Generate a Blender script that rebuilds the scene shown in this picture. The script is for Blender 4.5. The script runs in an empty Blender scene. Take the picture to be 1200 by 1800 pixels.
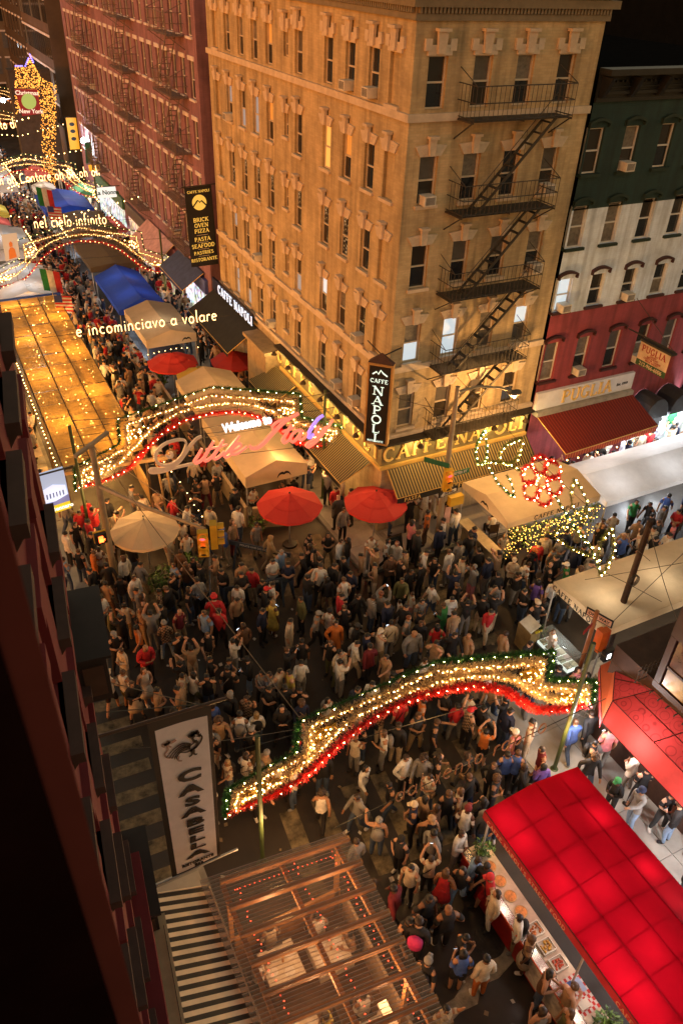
import bpy, math, random
import numpy as np
from mathutils import Vector, Matrix, Euler
random.seed(7)
SC = bpy.context.scene
COL = SC.collection
PI = math.pi
# ------------------------------------------------------------------ camera (28 mm lens, 19.5 m up, looking up the street)
FPX, PPX, PPY, CAMH = 1370.0, 600.0, 900.0, 19.5
def _rc(p):
    v = np.array([p[0]-PPX, p[1]-PPY, FPX]); return v/np.linalg.norm(v)
_U, _S, _Vt = np.linalg.svd(np.stack([_rc((3725, 46)), _rc((-258, -138)), -_rc((520, 2810))]))
RW = _U @ _Vt                       # rows: world X (cross street), Y (main street), Z in lens axes
CAMP = np.array([0, 0, CAMH])
cam_d = bpy.data.cameras.new('camera'); cam = bpy.data.objects.new('camera', cam_d); COL.objects.link(cam)
cx, cy, cz = RW @ np.array([1, 0, 0]), RW @ np.array([0, -1, 0]), RW @ np.array([0, 0, -1])
cam.matrix_world = Matrix(((cx[0], cy[0], cz[0], 0), (cx[1], cy[1], cz[1], 0), (cx[2], cy[2], cz[2], CAMH), (0, 0, 0, 1)))
cam_d.sensor_fit = 'VERTICAL'; cam_d.sensor_height = 36; cam_d.lens = FPX/1800*36
cam_d.dof.use_dof = True; cam_d.dof.focus_distance = 30; cam_d.dof.aperture_fstop = 4.0
cam_d.clip_start = 0.05; cam_d.clip_end = 600
SC.camera = cam
# ------------------------------------------------------------------ night sky, faint moon-like sun, exposure
w = bpy.data.worlds.new('World'); SC.world = w; w.use_nodes = True
nt = w.node_tree; bg = nt.nodes['Background']
sky = nt.nodes.new('ShaderNodeTexSky'); sky.sky_type = 'NISHITA'; sky.sun_disc = False
sky.sun_elevation = math.radians(2); sky.sun_rotation = math.radians(250)
tint = nt.nodes.new('ShaderNodeVectorMath'); tint.operation = 'MULTIPLY'; tint.inputs[1].default_value = (1.0, .66, .42)   # warm sky fill standing in for unseen sodium street lamps
nt.links.new(sky.outputs['Color'], tint.inputs[0]); nt.links.new(tint.outputs[0], bg.inputs['Color']); bg.inputs['Strength'].default_value = 0.66
sd = bpy.data.lights.new('sun', 'SUN'); sun = bpy.data.objects.new('sun', sd); COL.objects.link(sun)
sd.energy = 0.02; sd.angle = math.radians(20); sd.color = (1, .8, .6); sun.rotation_euler = (math.radians(40), 0, math.radians(20))
vs = SC.view_settings; vs.view_transform = 'Standard'; vs.look = 'None'; vs.exposure = 0.32; vs.gamma = 1; vs.use_curve_mapping = False
SC.render.engine = 'CYCLES'
SC.cycles.use_denoising = True; SC.cycles.sample_clamp_indirect = 4; SC.cycles.max_bounces = 6
SC.cycles.diffuse_bounces = 3; SC.cycles.glossy_bounces = 3; SC.cycles.transparent_max_bounces = 12; SC.cycles.transmission_bounces = 4
SC.cycles.caustics_reflective = False; SC.cycles.caustics_refractive = False
# ------------------------------------------------------------------ helpers
def at(px, py, z=None, x=None, y=None, pl=None):
    """point of the place seen at photo position (px, py) at a known height, facade plane or slanted plane y = a + b*x"""
    d = RW @ _rc((px, py))
    if z is not None: t = (z-CAMH)/d[2]
    elif x is not None: t = x/d[0]
    elif y is not None: t = y/d[1]
    else: t = pl[0]/(d[1]-pl[1]*d[0])
    return Vector(CAMP + d*t)
def pix(P):
    c = RW.T @ (np.array(P, float)-CAMP); return PPX+FPX*c[0]/c[2], PPY+FPX*c[1]/c[2]
MATS = {}
def lin(h):
    if not isinstance(h, str): return h
    r = [int(h[i:i+2], 16)/255 for i in (0, 2, 4)]
    return tuple(c/12.92 if c <= .04045 else ((c+.055)/1.055)**2.4 for c in r)
def M(name, col=(.5, .5, .5), rough=.7, metal=0, var=.25, scale=3.0, bump=0, trans=0, spec=.4, coat=0, sheen=0):
    if name in MATS: return MATS[name]
    col = lin(col)
    m = bpy.data.materials.new(name); MATS[name] = m; m.use_nodes = True; n = m.node_tree; b = n.nodes['Principled BSDF']
    b.inputs['Roughness'].default_value = rough; b.inputs['Metallic'].default_value = metal; b.inputs['Specular IOR Level'].default_value = spec
    tc = n.nodes.new('ShaderNodeTexCoord'); nz = n.nodes.new('ShaderNodeTexNoise'); nz.inputs['Scale'].default_value = scale; nz.inputs['Detail'].default_value = 5
    nz.inputs['Roughness'].default_value = .65
    n.links.new(tc.outputs['Object'], nz.inputs['Vector'])
    rp = n.nodes.new('ShaderNodeValToRGB'); e = rp.color_ramp.elements
    e[0].position = .3; e[1].position = .7
    e[0].color = (*[max(0, c*(1-var)) for c in col], 1); e[1].color = (*[min(1, c*(1+var)) for c in col], 1)
    n.links.new(nz.outputs['Fac'], rp.inputs['Fac']); n.links.new(rp.outputs['Color'], b.inputs['Base Color'])
    if bump:
        bn = n.nodes.new('ShaderNodeBump'); bn.inputs['Strength'].default_value = bump; bn.inputs['Distance'].default_value = .02
        n2 = n.nodes.new('ShaderNodeTexNoise'); n2.inputs['Scale'].default_value = scale*9; n2.inputs['Detail'].default_value = 3
        n.links.new(tc.outputs['Object'], n2.inputs['Vector']); n.links.new(n2.outputs['Fac'], bn.inputs['Height']); n.links.new(bn.outputs['Normal'], b.inputs['Normal'])
    if trans:                                      # thin cloth lit through from below
        tr = n.nodes.new('ShaderNodeBsdfTranslucent'); mx = n.nodes.new('ShaderNodeMixShader'); mx.inputs[0].default_value = trans
        n.links.new(rp.outputs['Color'], tr.inputs['Color']); n.links.new(b.outputs[0], mx.inputs[1]); n.links.new(tr.outputs[0], mx.inputs[2])
        n.links.new(mx.outputs[0], n.nodes['Material Output'].inputs['Surface'])
    return m
def E(name, col, strength, sample=True):
    if name in MATS: return MATS[name]
    col = lin(col)
    m = bpy.data.materials.new(name); MATS[name] = m; m.use_nodes = True; b = m.node_tree.nodes['Principled BSDF']
    b.inputs['Base Color'].default_value = (*[c*.6 for c in col], 1)
    b.inputs['Emission Color'].default_value = (*col, 1); b.inputs['Emission Strength'].default_value = strength
    if not sample: m.cycles.emission_sampling = 'NONE'
    return m
def GLASS(name, tint=(.02, .022, .025), rough=.08, clear=0.0):
    if name in MATS: return MATS[name]
    m = bpy.data.materials.new(name); MATS[name] = m; m.use_nodes = True; n = m.node_tree; b = n.nodes['Principled BSDF']
    b.inputs['Base Color'].default_value = (*tint, 1); b.inputs['Roughness'].default_value = rough; b.inputs['Specular IOR Level'].default_value = .8
    if clear:
        t = n.nodes.new('ShaderNodeBsdfTransparent'); mx = n.nodes.new('ShaderNodeMixShader'); mx.inputs[0].default_value = clear
        n.links.new(b.outputs[0], mx.inputs[1]); n.links.new(t.outputs[0], mx.inputs[2]); n.links.new(mx.outputs[0], n.nodes['Material Output'].inputs['Surface'])
    return m
class MB:
    """collects pieces of ONE part"""
    def __init__(s): s.v = []; s.f = []; s.mi = []; s.cur = 0
    def add(s, vs, fs):
        o = len(s.v); s.v += [tuple(p) for p in vs]; s.f += [tuple(i+o for i in f) for f in fs]; s.mi += [s.cur]*len(fs); return s
    def poly(s, *pts): return s.add(pts, [tuple(range(len(pts)))])
    def box(s, a, b):
        x0, x1 = sorted((a[0], b[0])); y0, y1 = sorted((a[1], b[1])); z0, z1 = sorted((a[2], b[2]))
        return s.add([(x0, y0, z0), (x1, y0, z0), (x1, y1, z0), (x0, y1, z0), (x0, y0, z1), (x1, y0, z1), (x1, y1, z1), (x0, y1, z1)],
                     [(0, 3, 2, 1), (4, 5, 6, 7), (0, 1, 5, 4), (1, 2, 6, 5), (2, 3, 7, 6), (3, 0, 4, 7)])
    def obox(s, c, ax, ay, az):
        """box from centre and three half-axis vectors"""
        c, ax, ay, az = Vector(c), Vector(ax), Vector(ay), Vector(az)
        vs = [c+i*ax+j*ay+k*az for k in (-1, 1) for i, j in ((-1, -1), (1, -1), (1, 1), (-1, 1))]
        return s.add(vs, [(0, 3, 2, 1), (4, 5, 6, 7), (0, 1, 5, 4), (1, 2, 6, 5), (2, 3, 7, 6), (3, 0, 4, 7)])
    def bar(s, a, b, w, h=None, up=(0, 0, 1)):
        a, b = Vector(a), Vector(b); d = b-a; L = d.length
        if L < 1e-6: return s
        d /= L; u = Vector(up); r = d.cross(u)
        if r.length < 1e-3: r = d.cross(Vector((1, 0, 0)))
        r.normalize(); u = r.cross(d)
        return s.obox((a+b)/2, d*L/2, r*w/2, u*(h or w)/2)
    def tube(s, pts, r, n=6, cap=True, radii=None):
        pts = [Vector(p) for p in pts]; o = len(s.v); k = len(pts); prev = None
        for i, p in enumerate(pts):
            d = (pts[min(i+1, k-1)]-pts[max(i-1, 0)])
            if d.length < 1e-9: d = Vector((0, 0, 1))
            d.normalize()
            if prev is None:
                a = d.cross(Vector((0, 0, 1)))
                if a.length < .05: a = d.cross(Vector((1, 0, 0)))
            else:
                a = prev-d*prev.dot(d)
                if a.length < .01: a = d.cross(Vector((.3, 1, .2)))
            a.normalize(); prev = a; b = d.cross(a); rr = radii[i] if radii else r
            for j in range(n):
                t = 2*PI*j/n; s.v.append(tuple(p+a*(math.cos(t)*rr)+b*(math.sin(t)*rr)))
        for i in range(k-1):
            for j in range(n):
                s.f.append((o+i*n+j, o+i*n+(j+1) % n, o+(i+1)*n+(j+1) % n, o+(i+1)*n+j)); s.mi.append(s.cur)
        if cap:
            s.f.append(tuple(o+j for j in range(n))[::-1]); s.f.append(tuple(o+(k-1)*n+j for j in range(n))); s.mi += [s.cur]*2
        return s
    def lathe(s, prof, c=(0, 0, 0), n=12, scale=(1, 1)):
        o = len(s.v); c = Vector(c)
        for r, z in prof:
            for j in range(n):
                t = 2*PI*j/n; s.v.append((c.x+r*math.cos(t)*scale[0], c.y+r*math.sin(t)*scale[1], c.z+z))
        for i in range(len(prof)-1):
            for j in range(n):
                s.f.append((o+i*n+j, o+i*n+(j+1) % n, o+(i+1)*n+(j+1) % n, o+(i+1)*n+j)); s.mi.append(s.cur)
        s.f.append(tuple(o+j for j in range(n))[::-1]); s.f.append(tuple(o+(len(prof)-1)*n+j for j in range(n))); s.mi += [s.cur]*2
        return s
    def prism(s, pts, off):
        n = len(pts); off = Vector(off); a = [Vector(p) for p in pts]
        return s.add(a+[p+off for p in a], [tuple(range(n))[::-1], tuple(range(n, 2*n))]+[(i, (i+1) % n, n+(i+1) % n, n+i) for i in range(n)])
    def ball(s, c, r, n=6, m=4, sz=1):
        return s.lathe([(r*math.sin(PI*(i+.15)/(m+.3)), -r*sz*math.cos(PI*(i+.15)/(m+.3))) for i in range(m+1)], c, n)
    def octa(s, c, r):
        x, y, z = c
        return s.add([(x+r, y, z), (x-r, y, z), (x, y+r, z), (x, y-r, z), (x, y, z+r), (x, y, z-r)],
                     [(0, 2, 4), (2, 1, 4), (1, 3, 4), (3, 0, 4), (2, 0, 5), (1, 2, 5), (3, 1, 5), (0, 3, 5)])
    def mesh(s, name, smooth=False):
        me = bpy.data.meshes.new(name); me.from_pydata(s.v, [], s.f); me.update()
        if max(s.mi, default=0): me.polygons.foreach_set('material_index', s.mi)
        if smooth: me.polygons.foreach_set('use_smooth', [True]*len(s.f))
        return me
    def build(s, name, mat, parent=None, smooth=False, **kw):
        return obj(name, s.mesh(name, smooth), mat, parent, **kw)
def obj(name, me, mat=None, parent=None, loc=None, rot=None, scale=None, world=True):
    """link a mesh; geometry in world space unless loc is given (then local to its parent)"""
    o = bpy.data.objects.new(name, me); COL.objects.link(o)
    if mat is not None and not me.materials:
        for m in (mat if isinstance(mat, (list, tuple)) else [mat]): me.materials.append(m)
    if parent is not None:
        o.parent = parent
        if loc is None: o.matrix_parent_inverse = pmat(parent).inverted()
    if loc is not None: o.location = loc
    if rot is not None: o.rotation_euler = rot
    if scale is not None: o.scale = scale
    return o
def pmat(o):
    m = o.matrix_basis.copy()
    if o.parent is not None: m = pmat(o.parent) @ o.matrix_parent_inverse @ m
    return m
def tag(o, label=None, cat=None, group=None, kind=None):
    if label: o['label'] = label
    if cat: o['category'] = cat
    if group: o['group'] = group
    if kind: o['kind'] = kind
    return o
def thing(name, label, cat, loc=(0, 0, 0), rz=0, group=None):
    o = bpy.data.objects.new(name, None); COL.objects.link(o); o.empty_display_size = .2
    o.location = loc; o.rotation_euler = (0, 0, rz)
    return tag(o, label, cat, group)
def copy_tree(o, parent=None):
    c = o.copy(); COL.objects.link(c); c.parent = parent
    for ch in o.children: copy_tree(ch, c)
    return c
def recolour(o, mat):
    """own material on a copy that shares its mesh"""
    o.material_slots[0].link = 'OBJECT'; o.material_slots[0].material = mat
def lamp(name, p, watt, col=(1, .6, .25), r=.08, kind='POINT', parent=None, spot=None, to=None, blend=.5):
    l = bpy.data.lights.new(name, kind); l.energy = watt; l.color = col
    if kind != 'AREA': l.shadow_soft_size = r
    if spot: l.spot_size = spot; l.spot_blend = blend
    o = bpy.data.objects.new(name, l); COL.objects.link(o); o.location = p
    if to is not None: o.rotation_euler = (Vector(to)-Vector(p)).to_track_quat('-Z', 'Y').to_euler()
    if parent is not None: o.parent = parent; o.matrix_parent_inverse = pmat(parent).inverted()
    return o
WARM = (1, .55, .2); SODIUM = (1, .42, .1); COOL = (.85, .93, 1); WHITE = (1, .85, .65)
# ---- lettering: built-in sans, a drawn serif and a drawn neon hand
def sans(s, size=1.0, depth=.01, bold=0.0, align='CENTER', space=1.0):
    c = bpy.data.curves.new('lettering', 'FONT'); c.body = s; c.size = size; c.extrude = depth; c.offset = bold; c.align_x = align; c.align_y = 'CENTER'; c.space_character = space; c.resolution_u = 3
    o = bpy.data.objects.new('lettering', c); COL.objects.link(o)
    me = bpy.data.meshes.new_from_object(o.evaluated_get(bpy.context.evaluated_depsgraph_get()))
    bpy.data.objects.remove(o); bpy.data.curves.remove(c); return me
def frame(o, origin, ux, uy):
    """put a text mesh (in its own XY plane) on a surface: reading direction ux, up uy"""
    ux = Vector(ux).normalized(); uy = Vector(uy); uy = (uy-ux*uy.dot(ux)).normalized(); n = ux.cross(uy)
    m = Matrix((ux, uy, n)).transposed().to_4x4(); m.translation = Vector(origin)
    return m
def put(name, me, mat, parent, origin, ux, uy):
    o = bpy.data.objects.new(name, me); COL.objects.link(o)
    if not me.materials: me.materials.append(mat)
    o.parent = parent
    if parent is not None: o.matrix_parent_inverse = pmat(parent).inverted()
    o.matrix_basis = frame(o, origin, ux, uy)
    if name == 'lettering': o['kind'] = 'stuff'          # small print, too fine to pick apart
    return o
def arc(cx, cy, rx, ry, a0, a1, n=9):
    return [(cx+rx*math.cos(math.radians(a0+(a1-a0)*i/n)), cy+ry*math.sin(math.radians(a0+(a1-a0)*i/n))) for i in range(n+1)]
T, t_ = .16, .07
SERIF = {  # glyph: (width, strokes [(points, half-width)], serif feet [(x, y)])
 'A': (.95, [([(.1, 0), (.47, 1)], t_/1.6), ([(.43, 1), (.83, 0)], T/1.6), ([(.25, .36), (.68, .36)], t_/2)], [(.1, 0), (.83, 0)]),
 'B': (.8, [([(.15, 0), (.15, 1)], T/1.7), ([(.15, .97)]+arc(.4, .75, .25, .22, 90, -90)+[(.15, .53)], t_), ([(.15, .5)]+arc(.42, .27, .3, .25, 90, -90)+[(.15, .03)], t_)], [(.15, 0), (.15, 1)]),
 'C': (.85, [(arc(.45, .5, .36, .46, 45, 315, 14), T/2), ([(.72, .98), (.72, .72)], t_/2)], []),
 'E': (.78, [([(.17, 0), (.17, 1)], T/1.7), ([(.1, .97), (.68, .97), (.68, .8)], t_/1.6), ([(.17, .52), (.52, .52)], t_/1.6), ([(.1, .03), (.7, .03), (.72, .24)], t_/1.6)], []),
 'F': (.74, [([(.17, 0), (.17, 1)], T/1.7), ([(.1, .97), (.66, .97), (.66, .78)], t_/1.6), ([(.17, .5), (.5, .5)], t_/1.6)], [(.17, 0)]),
 'G': (.9, [(arc(.45, .5, .36, .46, 45, 330, 14), T/2), ([(.74, .42), (.74, .1)], T/2), ([(.55, .42), (.85, .42)], t_/2)], []),
 'I': (.42, [([(.21, 0), (.21, 1)], T/1.7)], [(.21, 0), (.21, 1)]),
 'L': (.72, [([(.17, 0), (.17, 1)], T/1.7), ([(.1, .03), (.64, .03), (.66, .26)], t_/1.6)], [(.17, 1)]),
 'N': (.95, [([(.15, 0), (.15, 1)], t_/1.5), ([(.13, 1), (.8, 0)], T/1.7), ([(.8, 0), (.8, 1)], t_/1.5)], [(.15, 0), (.1, 1), (.8, 1)]),
 'O': (.95, [(arc(.47, .5, .37, .46, 0, 360, 20), T/2)], []),
 'P': (.76, [([(.17, 0), (.17, 1)], T/1.7), ([(.17, .97)]+arc(.38, .72, .27, .25, 90, -90)+[(.17, .47)], T/2.6)], [(.17, 0), (.17, 1)]),
 'R': (.85, [([(.17, 0), (.17, 1)], T/1.7), ([(.17, .97)]+arc(.38, .74, .27, .23, 90, -90)+[(.17, .51)], T/2.6), ([(.4, .5), (.78, 0)], T/1.8)], [(.17, 0), (.17, 1)]),
 'S': (.7, [(arc(.35, .74, .24, .22, 30, 270, 9)+arc(.35, .26, .26, .24, 90, -150, 9), T/2.3)], []),
 'T': (.78, [([(.39, 0), (.39, 1)], T/1.7), ([(.06, .78), (.06, .97), (.72, .97), (.72, .78)], t_/1.6)], [(.39, 0)]),
 'U': (.92, [([(.17, 1), (.17, .35)]+arc(.46, .33, .29, .3, 180, 360)+[(.75, 1)], T/2.3)], [(.17, 1), (.75, 1)]),
 'Z': (.8, [([(.1, .8), (.1, .97), (.7, .97)], t_/1.6), ([(.68, .97), (.1, .03)], T/1.8), ([(.1, .03), (.7, .03), (.72, .22)], t_/1.6)], []),
 'K': (.88, [([(.17, 0), (.17, 1)], T/1.7), ([(.17, .42), (.75, 1)], t_/1.5), ([(.36, .6), (.8, 0)], T/1.8)], [(.17, 0), (.17, 1), (.8, 0), (.74, 1)]),
 'D': (.88, [([(.17, 0), (.17, 1)], T/1.7), ([(.17, .97)]+arc(.38, .5, .4, .47, 90, -90)+[(.17, .03)], T/2.4)], []),
 'V': (.9, [([(.1, 1), (.45, 0)], T/1.7), ([(.45, 0), (.8, 1)], t_/1.6)], [(.1, 1), (.8, 1)]),
 "'": (.3, [([(.15, 1), (.12, .75)], t_)], []), '.': (.3, [([(.15, 0), (.15, .1)], t_)], []), ' ': (.45, [], [])}
def ribbon(mb, pts, hw, th, n=None):
    """flat stroke of half-width hw (number or list) and thickness th in the XY plane"""
    k = len(pts); P = [Vector((p[0], p[1], 0)) for p in pts]; o = len(mb.v)
    closed = k > 3 and (P[0]-P[-1]).length < 1e-4
    for i in range(k):
        a = P[i-1] if i else (P[-2] if closed else P[0]); b = P[i+1] if i < k-1 else (P[1] if closed else P[-1])
        d = b-a; d = d.normalized() if d.length > 1e-9 else Vector((1, 0, 0)); nn = Vector((-d.y, d.x, 0)); h = hw[i] if isinstance(hw, (list, tuple)) else hw
        for s_, z in ((1, 0), (-1, 0), (1, th), (-1, th)): q = P[i]+nn*(h*s_); mb.v.append((q.x, q.y, z))
    for i in range(k-1):
        a, b = o+4*i, o+4*(i+1)
        for f in ((a+2, b+2, b+3, a+3), (a, a+1, b+1, b), (a, b, b+2, a+2), (a+1, a+3, b+3, b+1)): mb.f.append(f); mb.mi.append(mb.cur)
    if not closed:
        e = o+4*(k-1); mb.f += [(o, o+2, o+3, o+1), (e, e+1, e+3, e+2)]; mb.mi += [mb.cur]*2
def serif(s, size=1, th=.02, align='C', space=.06, width=1.0):
    mb = MB(); x = 0
    for ch in s:
        w_, st, ft = SERIF.get(ch, SERIF['I'])
        for pts, hw in st: ribbon(mb, [((x+p[0])*width, p[1]) for p in pts], hw, th/size)
        for fx, fy in ft:
            yy = .035 if fy == 0 else .965; ribbon(mb, [((x+fx-.15)*width, yy), ((x+fx+.15)*width, yy)], .035, th/size*.98)
        x += w_+space
    off = x*width/2 if align == 'C' else 0
    mb.v = [((p[0]-off)*size, (p[1]-.5)*size, p[2]*size) for p in mb.v]
    return mb.mesh('lettering')
def put_letters(s, size, th, mat, parent, origin, ux, uy, space=.06, width=1.0):
    """each large serif letter is a part of its own"""
    tot = sum(SERIF.get(c, SERIF['I'])[0]+space for c in s)*width*size; x = -tot/2; U = Vector(ux).normalized()
    for c in s:
        w_ = (SERIF.get(c, SERIF['I'])[0]+space)*width*size
        if c != ' ': put('letter', serif(c, size, th, space=space, width=width), mat, parent, Vector(origin)+U*(x+w_/2), ux, uy)
        x += w_
NEON = {
 'a': (.62, [arc(.28, .27, .22, .25, 60, 360, 12), [(.5, .52), (.5, .1), (.58, .02)]]), 'b': (.6, [[(.1, 1), (.1, 0)], arc(.3, .26, .2, .25, 180, -180, 12)]),
 'c': (.55, [arc(.3, .27, .22, .26, 50, 310, 10)]), 'd': (.62, [arc(.28, .26, .22, .25, 0, 360, 12), [(.5, 1), (.5, 0)]]),
 'e': (.6, [[(.08, .28), (.5, .32)]+arc(.29, .27, .22, .26, 15, 310, 11)]), 'f': (.4, [arc(.3, .82, .15, .17, 60, 180, 5)+[(.15, 0)], [(.02, .5), (.32, .5)]]),
 'h': (.6, [[(.1, 1), (.1, 0)], [(.1, .3)]+arc(.28, .32, .18, .2, 160, 0, 7)+[(.46, 0)]]), 'i': (.24, [[(.1, .5), (.1, 0)], [(.1, .7), (.12, .75)]]),
 'l': (.24, [[(.1, 1), (.1, .08), (.16, 0)]]), 'm': (.86, [[(.1, .5), (.1, 0)], [(.1, .3)]+arc(.24, .33, .15, .18, 160, 0, 6)+[(.39, 0)], [(.39, .3)]+arc(.54, .33, .15, .18, 160, 0, 6)+[(.69, 0)]]),
 'n': (.6, [[(.1, .5), (.1, 0)], [(.1, .3)]+arc(.28, .32, .18, .2, 160, 0, 7)+[(.46, 0)]]), 'o': (.62, [arc(.29, .26, .22, .26, 90, 450, 14)]),
 'p': (.6, [[(.1, .5), (.1, -.3)], arc(.3, .26, .2, .25, 180, -180, 12)]), 'r': (.42, [[(.1, .5), (.1, 0)], [(.1, .28)]+arc(.27, .34, .16, .18, 160, 50, 5)]),
 't': (.4, [[(.18, .85), (.18, .1), (.28, .01), (.34, .03)], [(.02, .5), (.34, .5)]]), 'u': (.6, [[(.1, .5), (.1, .2)]+arc(.28, .2, .18, .19, 180, 360, 7)+[(.46, .5)], [(.46, .5), (.46, 0)]]),
 'v': (.52, [[(.04, .52), (.24, 0), (.44, .52)]]), 'w': (.8, [[(.04, .5), (.2, 0), (.36, .45), (.52, 0), (.68, .5)]]), 'C': (.8, [arc(.42, .45, .34, .46, 50, 310, 12)]),
 'W': (1.0, [[(.04, .95), (.26, 0), (.47, .75), (.68, 0), (.92, .95)]]), ' ': (.34, [])}
def neon(s, size, r, align='C', slant=0.0, space=.08):
    mb = MB(); x = 0
    for ch in s:
        w_, st = NEON.get(ch, NEON['i'])
        for p in st: mb.tube([((x+a+b*slant)*size, b*size, 0) for a, b in p], r, 5)
        x += w_+space
    if align == 'C': mb.v = [(p[0]-x*size/2, p[1], p[2]) for p in mb.v]
    return mb.mesh('letters', True), x*size
def crom(P, n=5):
    """smooth curve through points"""
    out = []; k = len(P)
    for i in range(k-1):
        p0, p1, p2, p3 = P[max(i-1, 0)], P[i], P[i+1], P[min(i+2, k-1)]
        for j in range(n):
            t = j/n; out.append(tuple(.5*((2*p1[a])+(-p0[a]+p2[a])*t+(2*p0[a]-5*p1[a]+4*p2[a]-p3[a])*t*t+(-p0[a]+3*p1[a]-3*p2[a]+p3[a])*t**3) for a in range(len(p1))))
    return out+[tuple(P[-1])]
# ================================================================== ground, road, pavements
def asphalt():
    m = M('asphalt', (.03, .022, .015), .5, var=.35, scale=.8, bump=.25, spec=.45)
    n = m.node_tree; b = n.nodes['Principled BSDF']; tc = n.nodes.new('ShaderNodeTexCoord'); nz = n.nodes.new('ShaderNodeTexNoise')
    nz.inputs['Scale'].default_value = .35; nz.inputs['Detail'].default_value = 6; n.links.new(tc.outputs['Object'], nz.inputs['Vector'])
    mr = n.nodes.new('ShaderNodeMapRange'); mr.inputs[1].default_value = .35; mr.inputs[2].default_value = .65; mr.inputs[3].default_value = .32; mr.inputs[4].default_value = .75
    n.links.new(nz.outputs['Fac'], mr.inputs[0]); n.links.new(mr.outputs[0], b.inputs['Roughness']); return m
g = MB().poly((-300, -300, 0), (300, -300, 0), (300, 300, 0), (-300, 300, 0)).build('ground', asphalt()); tag(g, kind='structure')
CONC = M('pavement_concrete', (.3, .285, .25), .8, var=.22, scale=1.2, bump=.15)
KERB = M('kerb_stone', (.2, .19, .17), .8, var=.3, scale=2)
def sidewalk(name, x0, y0, x1, y1, fs=1.5, kerb=''):
    b = MB().box((x0, y0, -.2), (x1, y1, .125)).build(name, KERB); tag(b, kind='structure')
    nx, ny = max(1, round((x1-x0-.3)/fs)), max(1, round((y1-y0-.3)/fs)); sx, sy = (x1-x0-.3)/nx, (y1-y0-.3)/ny
    me = MB().box((-sx/2+.012, -sy/2+.012, 0), (sx/2-.012, sy/2-.012, .03)).mesh('paving_slab'); me.materials.append(CONC)
    for i in range(nx):
        for j in range(ny):
            o = obj('paving_slab', me, None, b, loc=(x0+.15+sx*(i+.5), y0+.15+sy*(j+.5), .118+random.uniform(-.004, .004)))
    return b
sidewalk('pavement_corner_south_east', 11.9, -2, 15.6, 12.4)
sidewalk('pavement_side_street_south', 15.61, 10.2, 34, 12.4)
sidewalk('pavement_side_street_north', 13.5, 19.6, 34, 21.8)
sidewalk('pavement_main_street_east', 11.7, 19.6, 13.49, 60)
sidewalk('pavement_south_west', -.2, -2, 2.4, 11.2)
sidewalk('pavement_north_west', -2, 21.5, 2.4, 60)
PAINT = M('road_paint', (.12, .095, .055), .75, var=.95, scale=2.6)
def crosswalk(name, stripes):
    root = None
    for q in stripes:
        o = MB().poly(*[(p[0], p[1], .004) for p in q])
        if root is None: root = tag(o.build(name, PAINT), kind='structure')
        else: o.build('painted_stripe', PAINT, root)
def stripe(cx, cy, L, W, ang):
    c, s = math.cos(ang), math.sin(ang); return [(cx+a*c-b*s, cy+a*s+b*c) for a, b in ((-L/2, -W/2), (L/2, -W/2), (L/2, W/2), (-L/2, W/2))]
crosswalk('crosswalk_west', [stripe(.9, 11.4+.88*i, 2.3, .42, -.05) for i in range(9)])
crosswalk('crosswalk_north', [stripe(3.9+1.0*i, 21.3, 3.0, .5, PI/2-.12) for i in range(8)])
crosswalk('crosswalk_south', [stripe(4.9+.95*i, 10.3, 2.8, .5, PI/2-.1) for i in range(7)])
crosswalk('crosswalk_east', [stripe(13.2, 13.0+.9*i, 2.6, .42, 0) for i in range(7)])
# kerb ramp arc at the corner, patch, manhole covers, litter
ac = MB().tube([(11.7+1.6*math.cos(a), 19.6+1.5+1.6*math.sin(a)-1.5, .06) for a in [PI+.2+i*.12 for i in range(12)]], .09, 6)
tag(ac.build('kerb_ramp', KERB), kind='structure')
pt = MB(); random.seed(3)
pts = [(6.1+i*.42+random.uniform(-.1, .1), 5.2+i*.1+random.uniform(-.12, .12)) for i in range(7)]+[(8.7-i*.42+random.uniform(-.1, .1), 6.35-i*.12+random.uniform(-.12, .12)) for i in range(7)]
pt.poly(*[(p[0], p[1], .006) for p in pts]); tag(pt.build('concrete_patch', M('patch', (.22, .19, .14), .85, var=.6, scale=2.5, bump=.4)), kind='structure')
def manhole(x, y, r, label):
    t = thing('manhole_cover', label, 'manhole cover', (x, y, 0))
    MB().lathe([(r, 0), (r, .008), (r*.86, .012), (r*.84, .006), (r*.1, .007)], (0, 0, .004), 28).build('rim', M('cast_iron', (.05, .045, .04), .45, .6, scale=8), t, loc=(0, 0, 0))
    mb = MB()
    for i in range(-4, 5):
        h = math.sqrt(max(0, (r*.8)**2-(i*r*.19)**2)); mb.box((i*r*.19-.012, -h, .008), (i*r*.19+.012, h, .016))
    mb.build('cover_ribs', M('cast_iron'), t, loc=(0, 0, 0))
manhole(8.0, 6.35, .42, 'round iron manhole cover on the asphalt beside the red stall')
manhole(8.45, 3.9, .45, 'dark iron manhole cover at the bottom edge by the stall queue')
manhole(7.5, 13.2, .38, 'iron manhole cover in the middle of the crowded crossing')
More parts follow.
